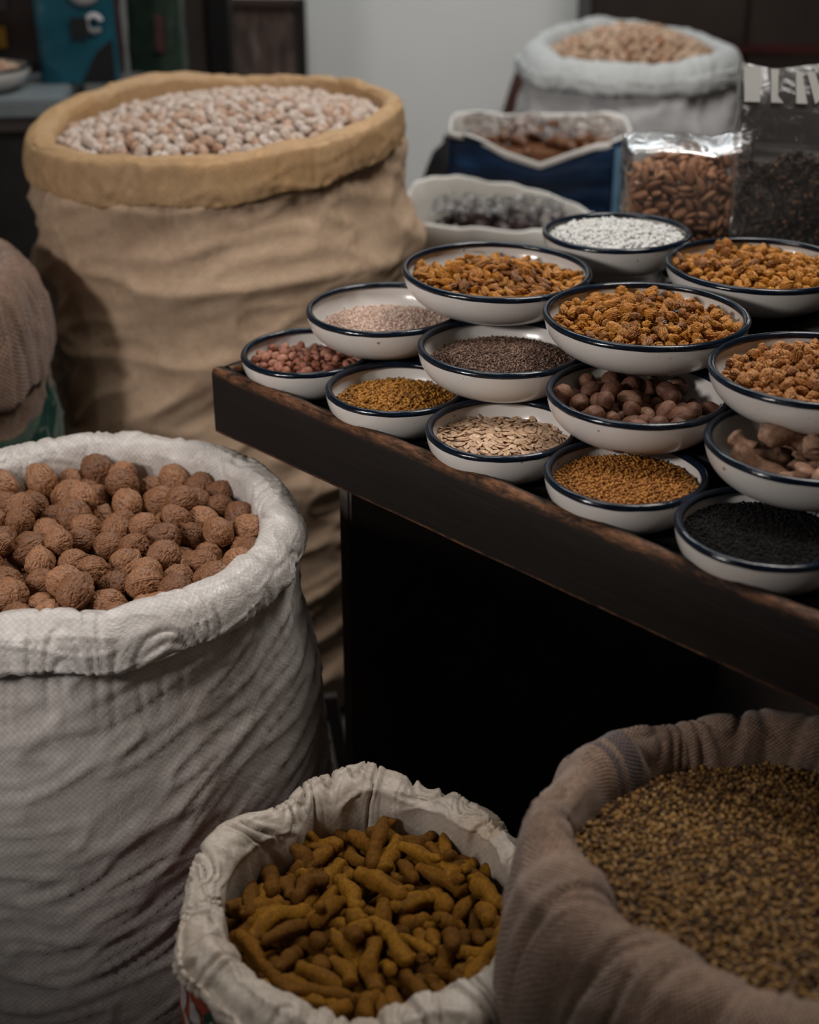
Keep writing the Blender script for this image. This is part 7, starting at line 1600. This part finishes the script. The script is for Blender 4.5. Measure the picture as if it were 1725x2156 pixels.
def heap_spots(R, sp, zfun, seed, rphi=None):
    g = np.random.default_rng(seed); out = []
    ny = int(2*R/(sp*.87))
    for j in range(ny+1):
        for x in np.arange(-R, R, sp):
            px, py = x+(j % 2)*sp/2+g.normal(0, sp*.13), -R+j*sp*.87+g.normal(0, sp*.13)
            r = math.hypot(px, py)
            if r < (R if rphi is None else rphi(math.atan2(py, px))):
                q = g.normal(size=4); q /= np.linalg.norm(q)
                out.append([px, py, float(zfun(r/R))+g.normal(0, sp*.10), *q, g.uniform(.85, 1.12)])
    return np.array(out)
pale = [oval_mesh('pale_nut', s, m_pale, .0250, .0190, .0180, .16, .05, .18) for s in range(5)]
hp = heap_spots(.243, .0200, lambda q: -.030+.038*(1-np.clip(q, 0, 1)**2.2), 31)
hp[:, 2] += hp[:, 0]*.055
kp = np.zeros(len(hp), bool); kp[np.argsort(hp[:, 1])[:300]] = True
kp = kp
place('pale_nut', pale, hp, (-.285, 2.197, .966), 'pale whitish nut in the big tan sack', 'nut', 'pale nuts in the tan sack', 0, None, kp, None, ('pale_nuts', 'rest of the pale nuts heaped in the big tan sack', 'nuts', m_pale))
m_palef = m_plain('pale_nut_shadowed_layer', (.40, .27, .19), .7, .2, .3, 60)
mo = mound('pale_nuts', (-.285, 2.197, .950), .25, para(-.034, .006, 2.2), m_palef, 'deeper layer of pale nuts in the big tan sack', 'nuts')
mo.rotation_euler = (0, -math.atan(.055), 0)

m_wsk = m_plain('white_cloth_sack', (.47, .485, .48), .85, .2, .06, 9, .004, Sheen_Weight=.2)
m_wsk2 = m_plain('white_cloth_sack_body', (.60, .60, .61), .85, .2, .12, 7, .006)
sack('white', 'cloth_sack', 'white cloth sack of tan nuts standing behind the blue bag', 'sack', None, (.453, 3.02),
     [(0, .196), (40, .19), (90, .19), (150, .19), (180, .196), (270, .200)], [(0, .060), (90, .045), (180, .075), (225, .080), (270, .078), (315, .068)],
     [(0, .945), (60, .952), (110, .970), (160, .955), (200, .940), (265, .932), (285, .936), (330, .946)], [(0, .07), (180, .06), (270, .055)], .09,
     [(0, .2), (.1, .232), (.5, .236), (1, .232)], m_wsk, m_wsk2, 256, 5.0, .006, (.016, 1.2, 3.5, .004), 60, .008, .2, None, .5)
cash = [oval_mesh('tan_nut', s, m_cashew, .022, .0165, .015, .14, .05) for s in range(4)]
hw = heap_spots(.162, .0195, lambda q: -.018+.050*(1-np.clip(q, 0, 1)**1.8), 33)
place('tan_nut', cash, hw, (.453, 3.02, .940), 'tan nut in the white cloth sack at the back', 'nut', 'tan nuts in the white cloth sack')
mound('tan_nuts', (.453, 3.02, .925), .168, para(-.018, .034, 1.8), m_cashew, 'deeper layer of tan nuts in the white cloth sack', 'nuts')

m_grs = m_burlap('striped_burlap', (.20, .125, .085), .0046, [(1, .085, .150, (.010, .060, .042))], False)
_m = NT('striped_burlap_body')
sack('striped', 'burlap_sack', 'brown burlap sack with green stripes beside the big tan sack, at the picture edge', 'sack', None, (-.672, 1.88),
     .128, .075, [(0, .815), (90, .84), (180, .84), (270, .80)], [(0, .14), (90, .10), (270, .15)], .08, [(0, .13), (.1, .16), (.6, .172), (.85, .170), (1, .16)], m_burlap('burlap_rim', (.26, .165, .12), .005), m_grs, 256, 6.0, .007, (.008, 1.5, 5, .004), 200, .008, .2, 'folded plain burlap rim', .6)
m_gink = m_plain('green_stripe_print', (.008, .045, .035), .85, .2, .3, 60)
for d0 in (300, 312, 324, 336, 348):
    patch('striped', 'printed_stripe', [(d0, .50), (d0+5, .51), (d0+5, .30), (d0, .29)], m_gink, label='faded green printed stripe')
patch('striped', 'printed_band', [(296, .555), (330, .59), (366, .66), (366, .60), (330, .545), (296, .515)], m_gink, label='green printed band')
m_chili = m_item('dried_chilli', [(0, (.20, .05, .015)), (1, (.36, .11, .03))], .5)
for i in range(16):
    R_ = random.Random(i); t = np.linspace(0, 1, 16); pth = np.stack([(t-.5)*.06, .012*np.sin(t*3), .004*np.sin(t*5)], -1)
    o = link('dried_pepper', grids_mesh('dried_pepper', [cap_grid(tube(pth, .009*np.clip((1-t)*1.6, .1, 1)*np.clip(t*6+.3, 0, 1), 12, i))], m_chili))
    a = R_.random()*6.28; r = .085*math.sqrt(R_.random()); o.location = (-.672+r*math.cos(a), 1.88+r*math.sin(a), .79+.01*R_.random()); o.rotation_euler = (R_.random(), R_.random()*.5, R_.random()*6)
    tag(o, 'orange-brown dried pod in the green-striped burlap sack', 'pod', 'dried pods in the striped sack')
mound('dried_pods', (-.672, 1.88, .785), .095, para(-.01, .0), m_chili, 'deeper layer of dried pods in the green-striped burlap sack', 'pods')
# ------------------------------------------------------------------ goods behind the bowls, on the table
m_film_c = m_film('clear_film', (.95, .94, .92), .02, .02, .2)
m_film_d = m_film('grey_film', (.88, .86, .84), .02, .02, .22)
def pouch_grid(W, Dp, Hh, n=120, rows=60, seed=0.0, top=.25, wr=.004, flat_top=True):
    """soft upright pouch: box-like at the base, closing to a flat seam at the top"""
    a = np.linspace(0, 2*PI, n, endpoint=False); t = np.linspace(0, 1, rows)
    P = np.zeros((rows, n, 3))
    for i, q in enumerate(t):
        k = 1 if q < 1-top else 1-((q-(1-top))/top)**1.4*.95
        e = .28
        cx = np.sign(np.cos(a))*np.abs(np.cos(a))**e; cy = np.sign(np.sin(a))*np.abs(np.sin(a))**e
        x = W/2*cx*(1-.02*math.sin(q*5)); y = Dp/2*cy*k
        nn = fbm(cx*2+seed, cy*2, q*5+seed, 3)
        edge = wr*nn*min(1, q*8)
        P[i] = np.stack([x+edge*cx, y+edge*cy, np.full(n, q*Hh)+(.012*perlin(cx*1.5+seed, q, 2.0) if q > .5 else 0)*q], -1)
    return P
# bag of almonds
ALX, ALY = .374, 1.955
ab = empty('almond_bag', (ALX, ALY, TZ), 'clear plastic bag of almonds standing behind the white grains', 'bag', None, rad(-4))
P = pouch_grid(.160, .112, .212, seed=1.0, top=.08)
link('plastic_film', grid('plastic_film', P[:, ::-1], True, None, (m_film_c,)), ab)
al = [oval_mesh('almond', s, m_almond, .0245, .0145, .0090, .06, .10, .35, 4) for s in range(5)]
pa = decode(D['almond']); pa[:, 2] *= 1.06
place('almond', al, pa, (ALX, ALY+.002, TZ+.003), 'brown almond inside the clear plastic bag', 'almond', 'almonds in the clear bag', rad(-4), lambda i, s: (s*1.05, s*1.05, s*1.05))
m_almf = m_plain('almond_core', (.20, .095, .048), .7, .2, .4, 60)
bm = bmesh.new(); box_bm(bm, (-.050, -.022, .003), (.050, .044, .135)); bmesh.ops.bevel(bm, geom=bm.edges[:], offset=.008, segments=2, affect='EDGES')
me = bpy.data.meshes.new('almonds'); bm.to_mesh(me); bm.free(); me.materials.append(m_almf)
o = tag(link('almonds', me, None, (ALX, ALY, TZ)), 'almonds packed deep inside the clear plastic bag', 'almonds', None, 'stuff'); o.rotation_euler = (0, 0, rad(-4))
# bag of dark cloves
DX, DY = .545, 1.925
db = empty('clove_bag', (DX, DY, TZ), 'tall clear bag of dark cloves with pale lettering at its top, at the picture edge', 'bag', None, rad(-12))
P = pouch_grid(.215, .120, .305, seed=2.4, top=.32, wr=.005)
link('plastic_film', grid('plastic_film', P[:, ::-1], True, None, (m_film_d,)), db)
m_clv = m_grain('clove_grain', [(0, (.008, .005, .004)), (.6, (.030, .016, .010)), (.85, (.075, .038, .022)), (1, (.16, .085, .05))], .5)
g = np.random.default_rng(77); N = 1900
V, F = ico(1); fx, fz = g.uniform(-.098, .098, N), g.uniform(.004, .212, N)
topz = .196+.018*perlin(fx*20, 0, 0)-.25*np.abs(fx-.02)*.3
ok = fz < topz; fx, fz = fx[ok], fz[ok]; N = len(fx)
side = g.random(N) < .22
px = np.where(side, -.100+g.uniform(0, .012, N), fx); py = np.where(side, g.uniform(-.05, .05, N), -.050+g.uniform(0, .014, N))
q = g.normal(size=(N, 4)); q /= np.linalg.norm(q, axis=1)[:, None]; w_, x_, y_, z_ = q.T
R3 = np.stack([1-2*(y_*y_+z_*z_), 2*(x_*y_-z_*w_), 2*(x_*z_+y_*w_), 2*(x_*y_+z_*w_), 1-2*(x_*x_+z_*z_), 2*(y_*z_-x_*w_), 2*(x_*z_-y_*w_), 2*(y_*z_+x_*w_), 1-2*(x_*x_+y_*y_)], -1).reshape(N, 3, 3)
VV = np.einsum('nij,nvj->nvi', R3, V[None]*np.array([.0085, .0026, .0026])*g.uniform(.7, 1.3, (N, 1, 1)))+np.stack([px, py, fz], -1)[:, None]
bm = bmesh.new(); box_bm(bm, (-.092, -.040, .002), (.096, .046, .195)); bmesh.ops.bevel(bm, geom=bm.edges[:], offset=.012, segments=2, affect='EDGES'); bmesh.ops.triangulate(bm, faces=bm.faces[:])
bv = np.array([v.co[:] for v in bm.verts]); bf = np.array([[v.index for v in f.verts] for f in bm.faces]); bm.free()
me = mesh_np('cloves', np.concatenate([VV.reshape(-1, 3), bv]), np.concatenate([(F[None]+(np.arange(N)*len(V))[:, None, None]).reshape(-1, 3), bf+N*len(V)]), None, True, (m_clv,))
at = me.attributes.new('tint', 'FLOAT', 'POINT'); at.data.foreach_set('value', np.r_[np.repeat(g.random(N), len(V)), np.zeros(len(bv))].astype(np.float32))
o = tag(link('cloves', me, None, (DX, DY, TZ)), 'dark brown cloves inside the tall clear bag', 'cloves', None, 'stuff'); o.rotation_euler = (0, 0, rad(-12))
m_let = m_plain('pale_lettering', (.24, .235, .22), .5, .4, .05)
for k, poly in enumerate([[(-.105, .302), (-.082, .302), (-.080, .262), (-.100, .262)], [(-.070, .300), (-.060, .300), (-.058, .270), (-.050, .262), (-.066, .262)],
                          [(-.038, .298), (-.030, .298), (-.020, .262), (-.034, .262)], [(-.024, .298), (-.014, .298), (.000, .270), (-.010, .262)],
                          [(-.004, .297), (.012, .297), (.026, .272), (.012, .262)], [(.030, .296), (.044, .296), (.056, .270), (.044, .262)]]):
    def yy(x, z): return -.060*max(.05, 1-((max(z/.305, .68)-.68)/.32)**1.4*.95)-.0045
    V2 = [(x, yy(x, z), z) for x, z in poly]; me = bpy.data.meshes.new('lettering'); me.from_pydata(V2+[(x, y+.0008, z) for x, y, z in V2], [], [tuple(range(len(V2)))[::-1]]); me.materials.append(m_let)
    tag(link('lettering', me, db), 'pale blurred letter stroke')

# low bench behind with bags on it
m_bench = m_plain('bench_wood', (.05, .04, .035), .7, .3, .2, 8)
BZ = .700
be = empty('low_bench', (.70, 2.55, 0), 'low wooden bench behind the table carrying the blue bag', 'bench')
box('bench_top', (-.65, -.275, BZ-.03), (.55, .22, BZ), m_bench, be, .004)
for x, y in ((-.62, -.25), (.49, -.20), (-.62, .16), (.49, .16)): box('leg', (x, y, 0), (x+.04, y+.04, BZ-.03), m_bench, be)
m_blue = NT('blue_bag'); _v = m_blue.coord('Object', (1, 1, 3.2)); _n = m_blue.noise(_v, 5, 3, .5, .6)
m_blue.base(m_blue.ramp(_n, [(.38, (.0045, .010, .024)), (.58, (.006, .026, .075)), (.75, (.012, .075, .20))])); m_blue = m_blue.done(.5, .35)
m_lin = m_plain('pale_lining', (.62, .60, .57), .7, .3, .06); m_stripe = m_plain('pale_blue_stripe', (.10, .20, .30), .5, .3, .2)
BX, BY, BW, BD = .232, 2.580, .318, .19
bb = empty('blue_bag', (BX, BY, BZ), 'dark blue bag with pale folded lining, holding wrapped dates', 'bag', None, rad(-3))
n = 160; a = np.linspace(0, 2*PI, n, endpoint=False); e_ = .30
cx = np.sign(np.cos(a))*np.abs(np.cos(a))**e_; cy = np.sign(np.sin(a))*np.abs(np.sin(a))**e_
hgt = .168+np.where(cy < 0, -.052*np.exp(-((cx+.0)/.55)**2), -.002)+.010*perlin(cx*2, cy*2, 1)
rows = []
for q in np.linspace(0, 1, 30):
    bul = 1+.03*math.sin(q*PI); wob = .004*fbm(cx*2, cy*2, q*5, 2)*min(1, 4*q)
    rows.append(np.stack([BW/2*cx*bul+wob*cx, BD/2*cy*bul+wob*cy, q*hgt], -1))
link('bag_body', grid('bag_body', np.array(rows)[:, ::-1], True, None, (m_blue,)), bb)
prof = [(1.004, -.008), (1.014, -.006), (1.008, .002), (.99, .003), (.975, -.003), (.965, -.03), (.96, -.09)]
rows = [np.stack([BW/2*cx*s, BD/2*cy*s, hgt+dz+.003*perlin(cx*6, cy*6, dz*60)], -1) for s, dz in prof]
tag(link('folded_lining', grid('folded_lining', np.array(rows)[:, ::-1], True, None, (m_lin,)), bb), 'pale folded lining')
P = np.array([[(x, -BD/2*1.03-.0045, z*1.0) for x in (.128, .141)] for z in np.linspace(.004, .150, 12)])
link('seam_stripe', grid('seam_stripe', P, False, None, (m_stripe,)), bb)
m_date = m_item('date_skin', [(0, (.13, .05, .022)), (1, (.26, .12, .06))], .35)
dt = [oval_mesh('date', s, m_date, .042, .024, .022, .12, .08, .1, 3) for s in range(3)]
g = np.random.default_rng(5)
for i in range(34):
    o = link('date', dt[i % 3]); o.location = (BX+g.uniform(-.12, .12), BY+g.uniform(-.062, .066), BZ+.128+g.uniform(0, .028)); o.rotation_euler = (g.uniform(-.4, .4), g.uniform(-.4, .4), g.uniform(0, 6))
    tag(o, 'brown date wrapped in clear film in the blue bag', 'date', 'dates in the blue bag')
o = box('dates', (BX-.135, BY-.075, BZ+.01), (BX+.135, BY+.075, BZ+.132), m_date); tag(o, 'lower dates packed inside the blue bag', 'dates', None, 'stuff')
def film_sheet(name, cx, cy, cz, W, Dp, hz, seed, label, mat, rz=0.0):
    u, v = np.meshgrid(np.linspace(-1, 1, 70), np.linspace(-1, 1, 50))
    z = hz*(fbm(u*1.9+seed, v*1.9, seed, 3)*.8+.5)*(1-.6*np.maximum(np.abs(u), np.abs(v))**4)+.010*ridge(perlin(u*4+seed, v*4, seed), 3)
    o = link(name, grid(name, np.stack([u*W/2, v*Dp/2, z], -1), False, None, (mat,)), None, (cx, cy, cz)); o.rotation_euler = (0, 0, rz)
    return tag(o, label, 'plastic wrap')
film_sheet('plastic_wrap', BX, BY, BZ+.152, .27, .14, .026, 3.3, 'crumpled clear plastic wrap over the dates in the blue bag', m_film_c)
# flat open white bag with dark wrapped fruit, in front of the blue bag
WX, WY = .150, 2.385
wbag = empty('open_bag', (WX, WY, TZ-.06), 'open white plastic bag of dark dried fruit beside the big tan sack', 'bag', None, rad(-6))
m_wb = m_plain('white_plastic_bag', (.62, .60, .56), .5, .4, .08, 12, .003)
n = 140; a = np.linspace(0, 2*PI, n, endpoint=False); cx = np.sign(np.cos(a))*np.abs(np.cos(a))**.7; cy = np.sign(np.sin(a))*np.abs(np.sin(a))**.7
hz = .052+.062*np.clip(cy, 0, 1)*(np.clip(.5-cx*.5, 0, 1)**.8)+.006*perlin(cx*3, cy*3, 4)
prof = [(.85, 0, .0), (.98, .3, 0), (1.0, .7, 0), (1.005, .95, 0), (.99, 1.0, .002), (.965, .97, .001), (.95, .6, 0), (.94, .3, 0), (.93, .12, 0)]
rows = [np.stack([.165*cx*s, .088*cy*s, hz*h+dz+.004*perlin(cx*5, cy*5, s*9)], -1) for s, h, dz in prof]
link('bag_skin', grid('bag_skin', np.array(rows)[:, ::-1], True, None, (m_wb,)), wbag)
wbag.location.z = BZ
m_prune = m_item('dark_dried_fruit', [(0, (.030, .020, .022)), (1, (.065, .040, .040))], .35)
pr = [oval_mesh('prune', s, m_prune, .038, .028, .022, .16, .1, 0, 3) for s in range(3)]
for i in range(30):
    o = link('prune', pr[i % 3]); aa = g.uniform(0, 6.28); r = math.sqrt(g.uniform(0, 1))
    o.location = (WX+.115*r*math.cos(aa), WY+.056*r*math.sin(aa), BZ+.030+g.uniform(0, .024)); o.rotation_euler = tuple(g.uniform(0, 6, 3))
    tag(o, 'dark prune under film in the open white bag', 'prune', 'prunes in the open white bag')
o = tag(mound('prunes', (WX, WY, BZ+.012), .08, para(.0, .014), m_prune, 'deeper prunes in the open white bag', 'prunes')); o.scale = (1.6, .9, 1)
film_sheet('plastic_wrap', WX, WY, BZ+.060, .22, .11, .020, 8.1, 'crumpled clear plastic wrap over the prunes in the open white bag', m_film_d, rad(-6))

# dark bundles at the foot of the wall
m_brs = m_plain('brown_cloth', (.065, .028, .022), .85, .15, .25, 9, .004); m_blks = m_plain('black_cloth', (.014, .013, .013), .8, .2, .3, 9, .004)
def bundle(name, loc, rx, ry, h, mat, seed, label, cat):
    n = 96; a = np.linspace(0, 2*PI, n, endpoint=False); t = np.linspace(0, 1, 50)[:, None]
    prof = np.clip(1-np.abs(2*t-.85)**3.2*.55, .02, 1)*np.where(t > .97, .4, 1)
    wr = 1+.10*fbm(np.cos(a)*1.6+seed, np.sin(a)*1.6, t*3+seed, 3)-.05*ridge(perlin(np.cos(a)*4+seed, np.sin(a)*4, t*5), 3)**2
    P = np.stack([rx*np.cos(a)*prof*wr, ry*np.sin(a)*prof*wr, np.broadcast_to(t*h, (50, n))], -1)
    P = np.concatenate([np.repeat(P[:1].mean(1, keepdims=True), n, 1), P, np.repeat(P[-1:].mean(1, keepdims=True), n, 1)])
    return tag(link(name, grid(name, P[:, ::-1], True, None, (mat,)), None, loc), label, cat)
bundle('brown_bundle', (.285, 3.42, 0), .09, .10, .88, m_brs, 2, 'dark red-brown cloth sack half hidden beside the white sack', 'sack')
bundle('black_bundle', (.075, 2.93, 0), .085, .085, .775, m_blks, 5, 'black cloth bundle between the tan sack and the blue bag', 'bundle')
# right: dark cloth-covered shelf with packets
dk = empty('dark_cabinet', (1.05, 3.45, 0), 'dark brown cabinet against the back wall behind the white sack', 'cabinet')
m_cab = m_plain('dark_brown_cabinet', (.026, .018, .015), .55, .3, .35, 4)
box('carcass', (-.645, -.10, 0), (.40, .16, 2.0), m_cab, dk, .004)
box('door', (-.635, -.125, .04), (-.30, -.101, 1.96), m_cab, dk, .004); box('door', (-.29, -.125, .04), (.05, -.101, 1.96), m_cab, dk, .004); box('door', (.06, -.125, .04), (.39, -.101, 1.96), m_cab, dk, .004)
m_redp = m_plain('dark_red_trim', (.045, .008, .007), .6, .3)
box('trim_bar', (-.63, -.129, .875), (.39, -.1255, .895), m_redp, dk)
sh = empty('packet_shelf', (1.03, 3.04, 0), 'dark low rack holding the orange packet at the right', 'rack')
box('rack_board', (-.16, -.10, .76), (.30, .10, .785), m_dark, sh); box('rack_side', (-.16, -.10, 0), (-.14, .10, .76), m_dark, sh); box('rack_side', (.28, -.10, 0), (.30, .10, .76), m_dark, sh)
pk = empty('orange_packet', (.99, 3.02, .785), 'orange and white packet at the right picture edge', 'packet')
m_or = m_plain('orange_print', (.42, .11, .02), .5, .4, .1); m_wp = m_plain('packet_white', (.45, .45, .50), .5, .4, .1)
P = pouch_grid(.13, .06, .20, 60, 40, 5.0, .2, .004)
link('pouch', grid('pouch', P[:, ::-1], True, None, (m_wp,)), pk)
b0, b1 = 17, 29; Pb = P[b0:b1].copy(); Pb[..., 0] *= 1.02; Pb[..., 1] *= 1.04
tag(link('orange_band', grid('orange_band', Pb[:, ::-1], True, None, (m_or,)), pk), 'orange printed band')
# ------------------------------------------------------------------ left background
m_ctr = m_plain('grey_counter', (.17, .195, .205), .45, .4, .08, 10)
ct = empty('counter', (-1.15, 2.62, 0), 'grey-topped dark counter left of the big tan sack', 'counter', None, rad(7))
tag(box('worktop', (-.60, -.02, .862), (.52, .62, .895), m_ctr, ct, .004), 'grey worktop')
box('front_panel', (-.60, .0, .0), (.50, .02, .862), m_dark, ct); box('side_panel', (.48, .02, 0), (.50, .60, .862), m_dark, ct); box('edge_strip', (-.60, -.012, .838), (.51, -.0005, .8615), m_plain('brown_strip', (.05, .04, .038)), ct)
b, r = bowl_parts(.1095, H3)
e = empty('enamel_bowl', (-.822, 2.76, .895+.0436), 'white enamel bowl of nuts on the grey counter, at the picture edge', 'bowl')
link('bowl_body', b, e); link('rim', r, e)
hb = heap_spots(.088, .0165, lambda q: -.012+.016*(1-np.clip(q, 0, 1)**2), 41)
place('shelled_nut', cash, hb, (-.822, 2.76, .938), 'tan nut in the enamel bowl on the grey counter', 'nut', 'tan nuts in the counter bowl', 0, lambda i, s: (s*.9,)*3)
mound('tan_nuts', (-.822, 2.76, .930), .088, para(-.014, .004), m_cashew, 'lower nuts in the enamel bowl on the counter', 'nuts')
def pouch(name, loc, W, Dp, Hh, mat, seed, label, rz=0.0):
    e = empty(name, loc, label, 'packet', None, rz)
    P = pouch_grid(W, Dp, Hh, 80, 40, seed, .2, .003); link('pouch', grid('pouch', P[:, ::-1], True, None, (mat,)), e); return e, P
def ring(name, parent, cx, cz, r0, r1, y, mat, a0=0, a1=2*PI, label=None):
    a = np.linspace(a0, a1, 40); P = np.stack([np.stack([cx+r*np.cos(a), np.full(40, y), cz+r*np.sin(a)], -1) for r in (r0, r1)]+[np.stack([cx+r1*np.cos(a), np.full(40, y+.002), cz+r1*np.sin(a)], -1)])
    return tag(link(name, grid(name, P, False, None, (mat,)), parent), label)
m_teal = m_plain('teal_packet', (.004, .070, .105), .4, .45, .2, 6); m_gp = m_plain('dark_green_packet', (.014, .030, .020), .45, .4, .4, 20); m_bp = m_plain('brown_packet', (.040, .024, .020), .5, .3, .4, 14)
m_wpr = m_plain('white_print_mark', (.42, .42, .44), .5, .3, .08); m_dpr = m_plain('dark_print_mark', (.012, .012, .014), .5, .3); m_yel = m_plain('yellow_print', (.24, .12, .01), .5, .3)
e, P = pouch('teal_packet', (-.640, 2.86, .895), .150, .070, .33, m_teal, 2.0, 'teal blue packet with white round mark standing on the grey counter', rad(4))
yf = -.043
ring('round_mark', e, .026, .175, .014, .032, yf, m_wpr, label='white ring printed on the packet'); ring('curl_mark', e, .040, .112, .010, .019, yf, m_wpr, .3, 5.6, 'white curled letter')
box('dark_patch', (-.004, yf-.001, .085), (.028, yf+.002, .122), m_dpr, e)
me = bpy.data.meshes.new('dark_corner'); me.from_pydata([(.072, yf, .004), (.072, yf, .085), (.040, yf-.001, .060), (.008, yf, .004)], [], [(0, 1, 2, 3)]); me.materials.append(m_dpr); link('dark_corner', me, e)
e, P = pouch('brown_packet', (-.800, 2.98, .895), .15, .07, .34, m_bp, 3.0, 'brown packet with a yellow patch left of the teal packet', rad(2))
box('yellow_patch', (-.045, -.043, .05), (.0, -.039, .09), m_yel, e); box('pale_patch', (-.04, -.043, .12), (.01, -.039, .24), m_plain('pale_patch_grey', (.06, .05, .05)), e)
e, P = pouch('green_packet', (-.508, 2.99, .895), .11, .07, .34, m_gp, 4.0, 'dark green packet with a yellow corner right of the teal packet', rad(-3))
box('yellow_patch', (.008, -.043, .21), (.030, -.039, .27), m_yel, e); box('red_patch', (.006, -.043, .04), (.024, -.039, .11), m_plain('dark_red_patch', (.05, .015, .012)), e)
e, P = pouch('slim_packet', (-.588, 2.95, .895), .028, .05, .33, m_plain('maroon_packet', (.050, .022, .018), .5, .3, .3, 20), 6.0, 'slim maroon packet squeezed between the teal and green packets')
# dark posts and the boards on the wall
m_post = m_plain('grey_brown_post', (.040, .034, .031), .5, .35, .2, 8); m_post2 = m_plain('black_post', (.008, .0075, .008), .5, .35)
p = box('post', (-.600, 3.30, 0), (-.510, 3.39, 2.6), m_post, None, .004); tag(p, 'wide grey-brown post left of the wooden panel', 'post')
p = box('post', (-.506, 3.32, 0), (-.452, 3.39, 2.6), m_post, None, .004); tag(p, 'narrow grey-brown post next to the black one', 'post')
p = box('post', (-.448, 3.30, 0), (-.400, 3.39, 2.6), m_post2, None, .004); tag(p, 'black post beside the wooden panel', 'post')
wp = empty('wooden_panel', (-.33, 3.56, 0), 'weathered dark wooden panel with black frame leaning on the wall', 'panel')
t_ = NT('weathered_panel'); v_ = t_.coord('Object', (9, 1, 1.6)); nn_ = t_.noise(v_, 7, 5, .6, .4); t_.base(t_.ramp(nn_, [(.3, (.035, .022, .018)), (.55, (.12, .085, .072)), (.75, (.24, .19, .17))])); m_pan = t_.done(.8, .2)
box('boards', (-.135, 0, .30), (.062, .018, .945), m_pan, wp); box('frame_side', (.062, -.012, .28), (.082, .024, .965), m_dark, wp, .002); box('frame_side', (-.155, -.012, .28), (-.135, .024, .965), m_dark, wp, .002)
box('frame_top', (-.135, -.012, .945), (.062, .024, .965), m_plain('brown_frame', (.05, .03, .024)), wp, .002)
# grey trestle bar by the table foot
m_gry = m_plain('grey_metal', (.12, .11, .11), .5, .4)
bm = bmesh.new(); box_bm(bm, (-.009, -.006, 0), (.009, .006, .22)); me = bpy.data.meshes.new('metal_bar'); bm.to_mesh(me); bm.free(); me.materials.append(m_gry)
o = link('metal_bar', me, None, (-.088, 1.74, .003)); o.rotation_euler = (rad(3), rad(-7), 0); tag(o, 'thin grey metal bar leaning beside the dark table panel', 'bar')
# flies
def fly_on(k, pile, dx, dy, rz, label, dz=0.0, s=1.0):
    X, Y, Z, R, h = BOWL[k]; d = np.hypot(pile[:, 0]-dx, pile[:, 1]-dy); z = max([q[2] for q, e in zip(pile, d) if e < .010] or [.0])
    fly((X+dx, Y+dy, Z+z-.0008+dz), rz, label)
fly_on('rM', pA, .026, -.020, 2.2, 'small black fly on raisins, near the middle of the bowl above the nutmegs')
fly_on('rM', pA, .014, -.038, 1.0, 'small black fly on the front raisins of the bowl above the nutmegs')
X, Y, Z, R, h = BOWL['rL']; fly((X-.034, Y+.086, Z-.001), 1.2, 'small black fly on the back rim of the long raisin bowl')
